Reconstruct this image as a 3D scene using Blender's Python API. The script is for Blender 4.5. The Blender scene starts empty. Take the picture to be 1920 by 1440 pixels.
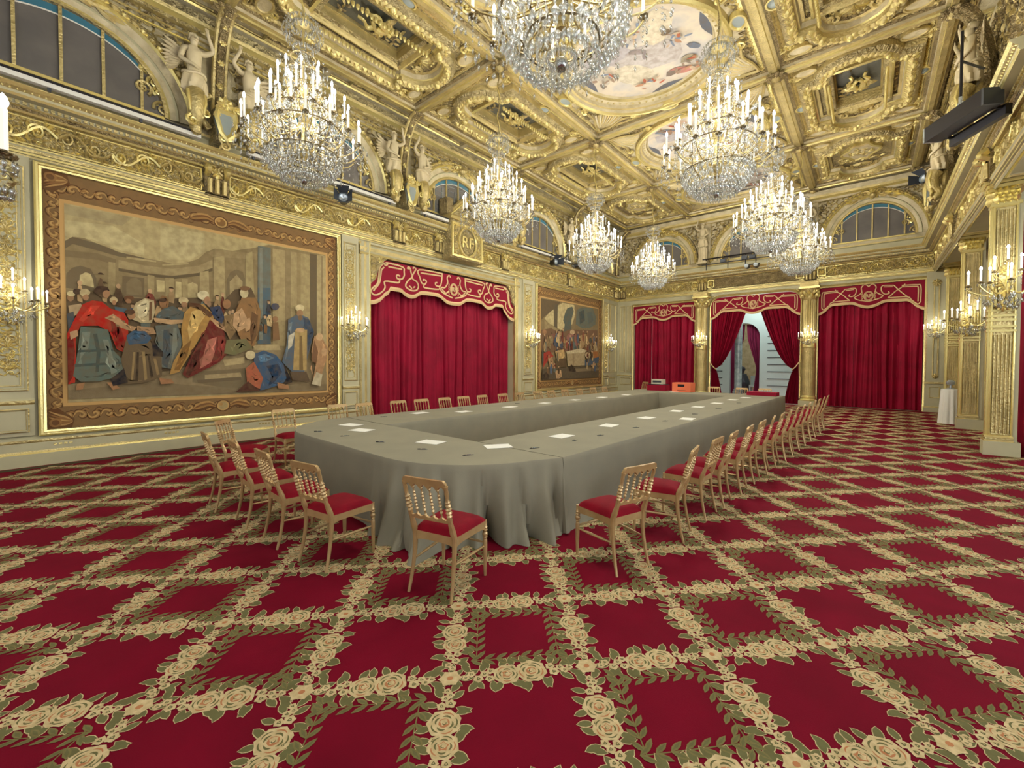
import bpy, math, random
import numpy as np
from math import pi, sin, cos, radians
from mathutils import Vector, Matrix
random.seed(7); rng = np.random.default_rng(7)
sc = bpy.context.scene
COL = sc.collection
# ------------------------------------------------------------------ camera
cam_d = bpy.data.cameras.new('camera'); cam = bpy.data.objects.new('camera', cam_d); COL.objects.link(cam)
cam_d.sensor_width = 36; cam_d.lens = 36*798.58/1920; cam_d.shift_y = -21.3/1920; cam_d.clip_start = .05; cam_d.clip_end = 200
yaw, pit, rol = .6984, .0235, .0033
R_ = Vector((cos(yaw), sin(yaw), 0)); F0 = Vector((-sin(yaw), cos(yaw), 0))
F_ = F0*cos(pit) - Vector((0, 0, sin(pit))); U_ = F0*sin(pit) + Vector((0, 0, cos(pit)))
R2 = R_*cos(rol) + U_*sin(rol); U2 = U_*cos(rol) - R_*sin(rol)
cam.matrix_world = Matrix(((R2.x, U2.x, -F_.x, 0), (R2.y, U2.y, -F_.y, 0), (R2.z, U2.z, -F_.z, 1.7), (0, 0, 0, 1)))
sc.camera = cam
# ------------------------------------------------------------------ light and exposure
sc.view_settings.view_transform = 'Standard'; sc.view_settings.look = 'None'
sc.view_settings.gamma = 1; sc.view_settings.use_curve_mapping = False; sc.view_settings.exposure = -0.1
sc.cycles.max_bounces = 6; sc.cycles.diffuse_bounces = 3; sc.cycles.glossy_bounces = 3
sc.cycles.transparent_max_bounces = 24; sc.cycles.transmission_bounces = 4; sc.cycles.caustics_reflective = False; sc.cycles.caustics_refractive = False
sc.cycles.use_denoising = True; sc.cycles.sample_clamp_indirect = 4; sc.cycles.sample_clamp_direct = 12
world = bpy.data.worlds.new('daylight'); sc.world = world; world.use_nodes = True
world.node_tree.nodes['Background'].inputs[0].default_value = (.93, .95, 1, 1)
world.node_tree.nodes['Background'].inputs[1].default_value = .62
CHANDELIER_W = 470; SCONCE_W = 7
def lamp(name, loc, watts, radius, parent=None, color=(1, .965, .88)):
    d = bpy.data.lights.new(name, 'POINT'); d.energy = watts; d.shadow_soft_size = radius; d.color = color
    o = bpy.data.objects.new(name, d); COL.objects.link(o); o.location = loc; o.parent = parent
    return o
def area(name, loc, rot, sx, sy, watts, color):
    d = bpy.data.lights.new(name, 'AREA'); d.shape = 'RECTANGLE'; d.size = sx; d.size_y = sy; d.energy = watts; d.color = color
    o = bpy.data.objects.new(name, d); COL.objects.link(o); o.location = loc; o.rotation_euler = rot
    return o
# daylight from the tall garden-side windows (right); added fill light behind the visitor
area('garden_window_daylight', (7.5, 5.0, 2.6), (radians(90), 0, radians(90)), 12, 4, 620, (.86, .93, 1))
area('rear_fill_light', (-3.5, -6.5, 4.2), (radians(78), 0, 0), 12, 5, 190, (1, .97, .92))
# ------------------------------------------------------------------ materials
def lin(c):
    return tuple(((v/255)/12.92 if v/255 <= .04045 else ((v/255+.055)/1.055)**2.4) for v in c) + (1,)
def pm(name, c, metal=0., rough=.5, bump=None, var=None, sheen=0, spec=.5, emit=None, vcol=False):
    m = bpy.data.materials.new(name); m.use_nodes = True
    nt = m.node_tree; b = nt.nodes['Principled BSDF']; N = nt.nodes; L = nt.links
    b.inputs['Base Color'].default_value = lin(c); b.inputs['Metallic'].default_value = metal; b.inputs['Roughness'].default_value = rough
    b.inputs['Specular IOR Level'].default_value = spec
    if sheen: b.inputs['Sheen Weight'].default_value = sheen; b.inputs['Sheen Roughness'].default_value = .4; b.inputs['Sheen Tint'].default_value = lin(c)
    if emit: b.inputs['Emission Color'].default_value = lin(emit[0]); b.inputs['Emission Strength'].default_value = emit[1]
    tc = N.new('ShaderNodeTexCoord')
    src = None
    if vcol:
        at = N.new('ShaderNodeVertexColor'); at.layer_name = 'Col'; src = at.outputs['Color']
    if var:                                                      # var = (second colour, noise scale, strength)
        nz = N.new('ShaderNodeTexNoise'); nz.inputs['Scale'].default_value = var[1]; nz.inputs['Detail'].default_value = 5
        L.new(tc.outputs['Object'], nz.inputs['Vector'])
        rp = N.new('ShaderNodeMapRange'); rp.inputs[1].default_value = .35; rp.inputs[2].default_value = .65; rp.inputs[4].default_value = var[2]
        L.new(nz.outputs['Fac'], rp.inputs[0])
        mx = N.new('ShaderNodeMix'); mx.data_type = 'RGBA'; L.new(rp.outputs[0], mx.inputs[0])
        mx.inputs[6].default_value = lin(c); mx.inputs[7].default_value = lin(var[0])
        if src: L.new(src, mx.inputs[6])
        src = mx.outputs[2]
    if src: L.new(src, b.inputs['Base Color'])
    if bump:                                                     # bump = (kind, scale, strength, distance)
        bp = N.new('ShaderNodeBump'); bp.inputs['Strength'].default_value = bump[2]; bp.inputs['Distance'].default_value = bump[3]
        if bump[0] == 'noise':
            t = N.new('ShaderNodeTexNoise'); t.inputs['Scale'].default_value = bump[1]; t.inputs['Detail'].default_value = 4; o = t.outputs['Fac']
        else:
            t = N.new('ShaderNodeTexVoronoi'); t.inputs['Scale'].default_value = bump[1]; t.feature = 'SMOOTH_F1'; o = t.outputs['Distance']
            n2 = N.new('ShaderNodeTexNoise'); n2.inputs['Scale'].default_value = bump[1]*.6; n2.inputs['Detail'].default_value = 3
            ad = N.new('ShaderNodeVectorMath'); ad.operation = 'MULTIPLY_ADD'; ad.inputs[1].default_value = (.25, .25, .25)
            L.new(tc.outputs['Object'], n2.inputs['Vector']); L.new(n2.outputs['Color'], ad.inputs[0]); L.new(tc.outputs['Object'], ad.inputs[2])
            L.new(ad.outputs[0], t.inputs['Vector'])
        if bump[0] == 'noise': L.new(tc.outputs['Object'], t.inputs['Vector'])
        L.new(o, bp.inputs['Height']); L.new(bp.outputs['Normal'], b.inputs['Normal'])
    return m
GOLD = pm('gilt', (222, 202, 138), .68, .3, ('noise', 26, .7, .03), ((184, 166, 110), 3, .8))
GOLDB = pm('bright_gilt', (244, 226, 148), .7, .24, ('noise', 40, .3, .01))
GOLDT = pm('tooled_gilt', (212, 194, 140), .55, .3, ('voronoi', 16, 1., .1), ((166, 150, 108), 5, .9))
GOLDD = pm('old_gilt', (176, 156, 110), .5, .34, ('voronoi', 20, 1., .07), ((130, 114, 80), 5, .9))
STONE = pm('grey_paint', (186, 178, 138), 0, .55, ('noise', 6, .05, .02), ((168, 160, 126), 2, .6))
STONEL = pm('light_stucco', (204, 190, 150), .05, .55, ('noise', 16, .5, .04), ((162, 144, 102), 4, .7))
STATUE = pm('cream_stucco', (206, 190, 150), 0, .5, ('noise', 14, .2, .02), ((184, 166, 124), 5, .6))
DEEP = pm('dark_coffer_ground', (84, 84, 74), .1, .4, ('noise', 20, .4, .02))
SLATE = pm('grey_blue_enamel', (132, 140, 134), 0, .35)
VELVET = pm('crimson_velvet', (150, 4, 42), 0, .7, ('noise', 90, .2, .01), ((126, 2, 32), 1.5, .9), sheen=.35, spec=.25)
VELVETV = pm('crimson_valance_velvet', (134, 4, 36), 0, .75, None, None, sheen=.15, spec=.25)
BRAID = pm('cream_braid', (222, 190, 136), 0, .6, ('noise', 120, .4, .01))
SEATM = pm('red_seat_velvet', (126, 0, 24), 0, .8, ('noise', 110, .2, .005), ((100, 0, 18), 6, .6), sheen=0, spec=.15)
WOOD = pm('pale_gilt_wood', (196, 166, 116), .45, .28, ('noise', 30, .1, .01), ((170, 136, 88), 8, .6))
CLOTH = pm('grey_tablecloth', (141, 135, 113), 0, .85, ('noise', 160, .25, .004), ((131, 126, 107), 3, .6), sheen=.1, spec=.15)
CARPET = pm('crimson_carpet', (113, 1, 29), 0, .9, ('noise', 220, .3, .004), ((100, 1, 24), 2.5, .8), sheen=.06, spec=.12)
CREAM = pm('carpet_cream', (206, 184, 138), 0, .9, ('noise', 220, .3, .004), ((178, 156, 110), 34, .8), spec=.1)
CGREEN = pm('carpet_leaf_green', (106, 104, 66), 0, .9, None, ((96, 88, 54), 20, .5), spec=.1)
CLAUREL = pm('carpet_laurel', (122, 112, 70), 0, .9, None, ((106, 98, 56), 20, .5), spec=.1)
CPINK = pm('carpet_salmon', (176, 118, 78), 0, .9, None, None, spec=.1)
CDARK = pm('carpet_border_olive', (74, 70, 48), 0, .9, None, None, spec=.1)
PAPER = pm('paper', (238, 236, 222), 0, .6)
BLACK = pm('black_metal', (26, 24, 30), .3, .4)
DGREY = pm('dark_grey_metal', (70, 74, 80), .4, .4)
STEEL = pm('bright_metal', (190, 200, 204), .7, .25)
TAPM = pm('tapestry_wool', (140, 110, 60), 0, .85, ('noise', 60, .3, .01), ((112, 92, 62), 9, .38), vcol=True, spec=.1)
GLASSD = pm('old_window_glass', (112, 106, 98), 0, .3, None, ((92, 88, 84), 1.6, .9))
GLASSB = pm('blue_border_glass', (62, 112, 128), 0, .25)
WHITE = pm('white_linen', (226, 222, 206), 0, .8)
WPAINT = pm('white_paint', (214, 228, 222), 0, .5)
MARBLE = pm('grey_marble', (120, 134, 136), 0, .25, None, ((172, 182, 180), 5, .9))
ORANGE = pm('orange_card', (222, 112, 70), 0, .6)
PINKC = pm('pink_carpet', (170, 96, 96), 0, .9, None, ((206, 176, 166), 4, .9))
CANDLE = pm('candle_sleeve', (240, 234, 216), 0, .4, emit=((255, 246, 225), .45))
BULB = pm('lit_bulb', (255, 255, 255), 0, .3, emit=((246, 248, 255), 22))
CRYST = bpy.data.materials.new('cut_crystal'); CRYST.use_nodes = True
_n = CRYST.node_tree; _n.nodes.clear()
_o = _n.nodes.new('ShaderNodeOutputMaterial'); _g = _n.nodes.new('ShaderNodeBsdfGlossy'); _t = _n.nodes.new('ShaderNodeBsdfTransparent'); _m = _n.nodes.new('ShaderNodeMixShader')
_d = _n.nodes.new('ShaderNodeBsdfTranslucent'); _a = _n.nodes.new('ShaderNodeMixShader'); _d.inputs[0].default_value = (.95, .95, .9, 1)
_g.inputs['Roughness'].default_value = .12; _g.inputs['Color'].default_value = (.74, .74, .70, 1); _t.inputs[0].default_value = (.93, .95, .95, 1); _m.inputs[0].default_value = .46; _a.inputs[0].default_value = .07
_n.links.new(_t.outputs[0], _m.inputs[1]); _n.links.new(_g.outputs[0], _m.inputs[2]); _n.links.new(_m.outputs[0], _a.inputs[1]); _n.links.new(_d.outputs[0], _a.inputs[2]); _n.links.new(_a.outputs[0], _o.inputs['Surface'])
# painted sky of the ceiling roundels
SKY = bpy.data.materials.new('painted_sky'); SKY.use_nodes = True
_n = SKY.node_tree; _b = _n.nodes['Principled BSDF']; _b.inputs['Roughness'].default_value = .7
_c = _n.nodes.new('ShaderNodeTexCoord'); _z = _n.nodes.new('ShaderNodeTexNoise'); _z.inputs['Scale'].default_value = 1.1; _z.inputs['Detail'].default_value = 6
_r = _n.nodes.new('ShaderNodeValToRGB'); e = _r.color_ramp.elements; e[0].position = .3; e[0].color = lin((156, 152, 150)); e[1].position = .7; e[1].color = lin((214, 200, 168))
for p, c in ((.42, (186, 178, 164)), (.5, (206, 192, 166)), (.58, (190, 178, 160))):
    k = e.new(p); k.color = lin(c)
_n.links.new(_c.outputs['Object'], _z.inputs['Vector']); _n.links.new(_z.outputs['Fac'], _r.inputs[0]); _n.links.new(_r.outputs[0], _b.inputs['Base Color'])
# ------------------------------------------------------------------ mesh builder
class MB:
    """Collects polygons with materials; T maps local (u, v, d) to object space."""
    def __init__(s, T=None):
        s.V = []; s.n = 0; s.F = []; s.K = []; s.mats = []; s.C = []; s.T = None if T is None else np.array(T, float)
    def mi(s, m):
        if m not in s.mats: s.mats.append(m)
        return s.mats.index(m)
    def add(s, v, f, m, col=None):
        """v Nx3; f = list of index tuples or (K,n) array; m material"""
        v = np.asarray(v, float).reshape(-1, 3)
        if s.T is not None: v = v @ s.T[:3, :3].T + s.T[:3, 3]
        k = s.mi(m); s.V.append(v)
        if isinstance(f, np.ndarray):
            s.F.append((f.reshape(-1) + s.n, np.full(len(f), f.shape[1]))); nf = len(f)
        else:
            s.F.append((np.fromiter((i for q in f for i in q), int) + s.n, np.array([len(q) for q in f]))); nf = len(f)
        s.K.append(np.full(nf, k)); s.C.append((nf, col)); s.n += len(v)
    def merge(s, o, M=None):
        """append template builder o moved by matrix M (or a list of matrices)"""
        if o.n == 0: return
        V = np.concatenate(o.V); I = np.concatenate([a for a, b in o.F]); Ls = np.concatenate([b for a, b in o.F]); K = np.concatenate(o.K)
        km = np.array([s.mi(m) for m in o.mats])[K]
        Ms = [np.eye(4)] if M is None else ([M] if np.ndim(M) == 2 else M)
        for A in Ms:
            A = np.asarray(A, float); v = V @ A[:3, :3].T + A[:3, 3]
            if s.T is not None: v = v @ s.T[:3, :3].T + s.T[:3, 3]
            s.V.append(v); s.F.append((I + s.n, Ls)); s.K.append(km); s.C.append((len(Ls), None)); s.n += len(v)
    def box(s, a, b, m):
        x0, y0, z0 = a; x1, y1, z1 = b
        s.add([(x0,y0,z0),(x1,y0,z0),(x1,y1,z0),(x0,y1,z0),(x0,y0,z1),(x1,y0,z1),(x1,y1,z1),(x0,y1,z1)],
              [(0,3,2,1),(4,5,6,7),(0,1,5,4),(1,2,6,5),(2,3,7,6),(3,0,4,7)], m)
    def grid(s, P, m, cu=False, cv=False):
        """P array (nu, nv, 3)"""
        P = np.asarray(P, float); a, b = P.shape[:2]; idx = np.arange(a*b).reshape(a, b)
        if cu: idx = np.vstack([idx, idx[:1]])
        if cv: idx = np.hstack([idx, idx[:, :1]])
        f = np.stack([idx[:-1, :-1], idx[1:, :-1], idx[1:, 1:], idx[:-1, 1:]], -1).reshape(-1, 4)
        s.add(P.reshape(-1, 3), f, m)
    def lathe(s, prof, at, m, n=12, axis='z'):
        t = np.arange(n)*2*pi/n; pr = np.array(prof, float)
        P = np.stack([np.outer(cos_(t), pr[:, 0]), np.outer(sin_(t), pr[:, 0]), np.outer(np.ones(n), pr[:, 1])], -1)
        if axis == 'x': P = P[..., [2, 0, 1]]
        if axis == 'y': P = P[..., [0, 2, 1]]
        s.grid(P + np.array(at), m, cu=True)
    def tube(s, pts, r, m, n=6, closed=False, squash=1.0):
        pts = np.array(pts, float); N_ = len(pts)
        r = np.full(N_, r) if np.ndim(r) == 0 else np.array(r, float)
        d = np.roll(pts, -1, 0) - np.roll(pts, 1, 0) if closed else np.gradient(pts, axis=0)
        d /= np.linalg.norm(d, axis=1)[:, None] + 1e-9
        up = np.array((0, 0, 1.)); 
        if abs(d[:, 2]).mean() > .8: up = np.array((0, 1., 0))
        a = np.cross(d, up); a /= np.linalg.norm(a, axis=1)[:, None] + 1e-9; b = np.cross(a, d)
        t = np.arange(n)*2*pi/n
        P = pts[:, None] + r[:, None, None]*(cos_(t)[None, :, None]*a[:, None] + squash*sin_(t)[None, :, None]*b[:, None])
        s.grid(P, m, cu=closed, cv=True)
        if not closed: s.add(np.concatenate([P[0], P[-1]]), [tuple(range(n)), tuple(range(2*n-1, n-1, -1))], m)
    def ext(s, prof, u0, u1, mats, ends=True):
        """profile [(v, d)] run along u; mats one or one per segment"""
        for i in range(len(prof)-1):
            (v0, d0), (v1, d1) = prof[i], prof[i+1]; m = mats[i % len(mats)] if isinstance(mats, (list, tuple)) else mats
            s.add([(u0,v0,d0),(u1,v0,d0),(u1,v1,d1),(u0,v1,d1)], [(0,1,2,3)], m)
        if ends:
            m = mats[0] if isinstance(mats, (list, tuple)) else mats
            for u in (u0, u1): s.add([(u, v, d) for v, d in prof] , [tuple(range(len(prof)))], m)
    def ring(s, path, prof, m, closed=True):
        """mitred moulding: path [(u,v)], prof [(inward offset, d)]"""
        p = np.array(path, float); n = len(p)
        nx = np.roll(p, -1, 0) - p; pv = p - np.roll(p, 1, 0)
        if not closed: nx[-1] = pv[-1]; pv[0] = nx[0]
        nx /= np.linalg.norm(nx, axis=1)[:, None]; pv /= np.linalg.norm(pv, axis=1)[:, None]
        n1 = np.stack([-pv[:, 1], pv[:, 0]], 1); n2 = np.stack([-nx[:, 1], nx[:, 0]], 1)
        mt = n1 + n2; mt = mt/np.maximum((mt*n1).sum(1), .25)[:, None]
        P = np.zeros((n, len(prof), 3))
        for j, (o, d) in enumerate(prof): P[:, j, :2] = p + mt*o; P[:, j, 2] = d
        if isinstance(m, (list, tuple)):
            for j in range(len(prof)-1): s.grid(P[:, j:j+2], m[j % len(m)], cu=closed)
        else: s.grid(P, m, cu=closed)
    def poly(s, pts, d, m, col=None, thick=0):
        n = len(pts); v = [(x, y, d) for x, y in pts]
        if thick:
            v += [(x, y, d-thick) for x, y in pts]
            s.add(v, [tuple(range(n))] + [(i, (i+1) % n, n+(i+1) % n, n+i) for i in range(n)], m, col)
        else: s.add(v, [tuple(range(n))], m, col)
    def mesh(s, name, smooth=True):
        me = bpy.data.meshes.new(name)
        V = np.concatenate(s.V); I = np.concatenate([a for a, b in s.F]); Ls = np.concatenate([b for a, b in s.F])
        me.vertices.add(len(V)); me.vertices.foreach_set('co', V.astype(np.float32).ravel())
        me.loops.add(len(I)); me.loops.foreach_set('vertex_index', I.astype(np.int32))
        me.polygons.add(len(Ls)); st = np.concatenate([[0], np.cumsum(Ls)[:-1]])
        me.polygons.foreach_set('loop_start', st.astype(np.int32)); me.polygons.foreach_set('loop_total', Ls.astype(np.int32))
        me.polygons.foreach_set('material_index', np.concatenate(s.K).astype(np.int32))
        if smooth: me.polygons.foreach_set('use_smooth', np.ones(len(Ls), bool))
        for m in s.mats: me.materials.append(m)
        if any(c is not None for _, c in s.C):
            at = me.color_attributes.new('Col', 'FLOAT_COLOR', 'CORNER'); cols = []
            k = 0
            for nf, c in s.C:
                n_ = int(Ls[k:k+nf].sum()); k += nf; cols.append(np.tile(np.array(lin(c) if c is not None else (.3, .2, .1, 1)), (n_, 1)))
            at.data.foreach_set('color', np.concatenate(cols).astype(np.float32).ravel())
        me.update(calc_edges=True)
        if smooth:
            try: me.set_sharp_from_angle(angle=radians(40))
            except Exception: pass
        return me
    def obj(s, name, parent=None, smooth=True, **kw):
        o = bpy.data.objects.new(name, s.mesh(name, smooth)); COL.objects.link(o); o.parent = parent
        return tag(o, **kw)
def cos_(t): return np.cos(t)
def sin_(t): return np.sin(t)
def tag(o, label=None, cat=None, group=None, kind=None):
    if label: o['label'] = label
    if cat: o['category'] = cat
    if group: o['group'] = group
    if kind: o['kind'] = kind
    return o
def empty(name, loc=(0, 0, 0), rz=0., label=None, cat=None, group=None, kind=None, s=1.):
    o = bpy.data.objects.new(name, None); COL.objects.link(o); o.location = loc; o.rotation_euler = (0, 0, rz); o.scale = (s, s, s); o.empty_display_size = .1
    return tag(o, label, cat, group, kind)
def link(name, me, parent=None, loc=(0, 0, 0), rot=(0, 0, 0), s=(1, 1, 1), **kw):
    o = bpy.data.objects.new(name, me); COL.objects.link(o); o.parent = parent; o.location = loc; o.rotation_euler = rot; o.scale = s
    return tag(o, **kw)
def dup(root, loc=None, rz=None, s=None, **kw):
    r = root.copy(); COL.objects.link(r)
    if loc is not None: r.location = loc
    if rz is not None: r.rotation_euler = (0, 0, rz)
    if s is not None: r.scale = s if np.ndim(s) else (s, s, s)
    for ch in list(root.children):
        c = ch.copy(); COL.objects.link(c); c.parent = r
        for g in ch.children:
            d = g.copy(); COL.objects.link(d); d.parent = c
    return tag(r, **kw)
def TR(x=0, y=0, z=0, rz=0, s=1, sy=None, sz=None):
    c, n = cos(rz), sin(rz); sy = s if sy is None else sy; sz = s if sz is None else sz
    return np.array([[c*s, -n*sy, 0, x], [n*s, c*sy, 0, y], [0, 0, sz, z], [0, 0, 0, 1.]])
def arc(cx, cy, rx, ry, a0, a1, n): 
    return [(cx+rx*cos(radians(a0+(a1-a0)*k/n)), cy+ry*sin(radians(a0+(a1-a0)*k/n))) for k in range(n+1)]
def smooth_path(pts, k=6):
    """Catmull-Rom through 2D or 3D points"""
    p = np.array(pts, float); p = np.vstack([2*p[0]-p[1], p, 2*p[-1]-p[-2]]); o = []
    for i in range(1, len(p)-2):
        for t in np.arange(k)/k:
            o.append(.5*((2*p[i]) + (-p[i-1]+p[i+1])*t + (2*p[i-1]-5*p[i]+4*p[i+1]-p[i+2])*t*t + (-p[i-1]+3*p[i]-3*p[i+1]+p[i+2])*t**3))
    o.append(p[-2]); return np.array(o)
LX, BY, CZ = -10.38, 21.15, 8.5                 # left wall, back wall, underside of the ceiling beams
WL = [[0,0,1,LX],[1,0,0,0],[0,1,0,0],[0,0,0,1]]   # (u,v,d) -> left wall
WB = [[1,0,0,0],[0,0,-1,BY],[0,1,0,0],[0,0,0,1]]  # -> back wall
WC = [[1,0,0,0],[0,1,0,0],[0,0,-1,CZ],[0,0,0,1]]  # -> ceiling
# ------------------------------------------------------------------ relief templates (u, v, d)
def leaf_t(m, L=1., w=.32, h=.12):
    b = MB(); n = 5; k = np.array([0, .25, .55, .8, 1.]); ww = np.array([.15, .8, 1., .6, 0])*w/2; hh = np.array([.5, 1, 1, .7, .1])*h
    P = np.zeros((5, 3, 3)); P[:, 0] = np.stack([k*L, -ww, 0*k], 1); P[:, 1] = np.stack([k*L, 0*k, hh], 1); P[:, 2] = np.stack([k*L, ww, 0*k], 1)
    b.grid(P, m); return b
def bead_t(m, r=1., h=1., n=8):
    b = MB(); b.lathe([(r, 0), (r*.8, h*.6), (r*.35, h*.93), (.001, h)], (0, 0, 0), m, n); return b
def rosette_t(m, r=1., n=8):
    b = MB(); lf = leaf_t(m, r, r*.7, r*.25)
    for k in range(n): b.merge(lf, TR(rz=2*pi*k/n))
    b.merge(bead_t(m, r*.32, r*.4)); return b
def scroll_t(m, R=.5, turns=1.6, w=.06, n=22, dirn=1, leaves=True):
    """C-scroll: spiral starting at origin"""
    b = MB(); t = np.linspace(0, turns*2*pi, n); r = R*(1-.86*t/t[-1])
    P = np.stack([R - r*cos_(t), dirn*r*sin_(t), .5*w + 0*t], 1)
    b.tube(P, w*(1-.55*t/t[-1]), m, 5, squash=1.1); b.merge(bead_t(m, w*1.3, w*1.8), TR(*P[-1, :2]))
    if leaves:
        lf = leaf_t(m, R*.55, R*.3, R*.16)
        for k in range(1, n//2, 2):
            tang = math.atan2(P[k+1, 1]-P[k-1, 1], P[k+1, 0]-P[k-1, 0])
            b.merge(lf, TR(P[k, 0], P[k, 1], 0, tang - dirn*.9))
    return b
def vine_t(m, L=1., H=.4):
    """one repeat of rinceau: two opposed scrolls on a wavy stem"""
    b = MB(); t = np.linspace(0, 1, 17)
    b.tube(np.stack([t*L, H*.34*sin_(t*2*pi), .015+0*t], 1), .03*H/.4, m, 5)
    s1 = scroll_t(m, H*.36, 1.5, .03*H/.4, 18, 1); s2 = scroll_t(m, H*.36, 1.5, .03*H/.4, 18, -1)
    b.merge(s1, TR(.0, -.02*H, 0, .25)); b.merge(s2, TR(.5*L, .02*H, 0, -.25))
    lf = leaf_t(m, H*.42, H*.2, H*.12)
    for x, y, a in ((.3, .34, .5), (.3, .34, 1.6), (.8, -.34, -.5), (.8, -.34, -1.6), (.05, .1, 2.0), (.55, -.1, -2.0), (.2, .25, -2.6), (.7, -.25, 2.6), (.95, -.1, -.9), (.45, .1, .9)):
        b.merge(lf, TR(x*L, y*H, 0, a))
    return b
LEAFG = leaf_t(GOLD); LEAFB = leaf_t(GOLDB)
def clutter(b, inside, box, step, m1=GOLD, m2=GOLDB, seed=1, dens=1., h=.25):
    """fills a region with small carved scrolls, leaves and beads"""
    r = random.Random(seed); u0, u1, v0, v1 = box
    sp = [scroll_t(m, .5, 1.4, .1, 14, d) for m in (m1, m2) for d in (1, -1)]; lf = [leaf_t(m1, 1, .45, h), leaf_t(m2, 1, .45, h)]; bd = bead_t(m2, .22, .25)
    u = u0 + step/2
    while u < u1:
        v = v0 + step/2
        while v < v1:
            x = u + r.uniform(-.2, .2)*step; y = v + r.uniform(-.2, .2)*step
            if inside(x, y) and r.random() < dens:
                a = r.uniform(0, 2*pi); k = r.random()
                if k < .5: b.merge(r.choice(sp), TR(x, y, 0, a, step*.8))
                elif k < .6: b.merge(bd, TR(x, y, 0, 0, step*.8))
                for q in range(3): b.merge(r.choice(lf), TR(x, y, 0, a + q*2.1, step*r.uniform(.55, .85)))
            v += step
        u += step
def beads(b, pts, r, m, h=None, egg=1.):
    t = bead_t(m, r, h or r*.9, 7)
    pts = np.array(pts, float)
    for i, (x, y) in enumerate(pts):
        q = pts[min(i+1, len(pts)-1)] - pts[max(i-1, 0)]; a = math.atan2(q[1], q[0])
        b.merge(t, TR(x, y, 0, a, 1, egg, 1))
def lerp_pts(p, q, step):
    n = max(2, int(math.dist(p, q)/step)+1); return [(p[0]+(q[0]-p[0])*k/(n-1), p[1]+(q[1]-p[1])*k/(n-1)) for k in range(n)]
def along(path, step):
    p = np.array(path, float); d = np.linalg.norm(np.diff(p, axis=0), axis=1); s = np.concatenate([[0], np.cumsum(d)]); n = max(2, int(s[-1]/step))
    t = (np.arange(n)+.5)*s[-1]/n; return np.stack([np.interp(t, s, p[:, 0]), np.interp(t, s, p[:, 1])], 1)
def rect(u0, u1, v0, v1): return [(u0, v0), (u1, v0), (u1, v1), (u0, v1)]
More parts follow.
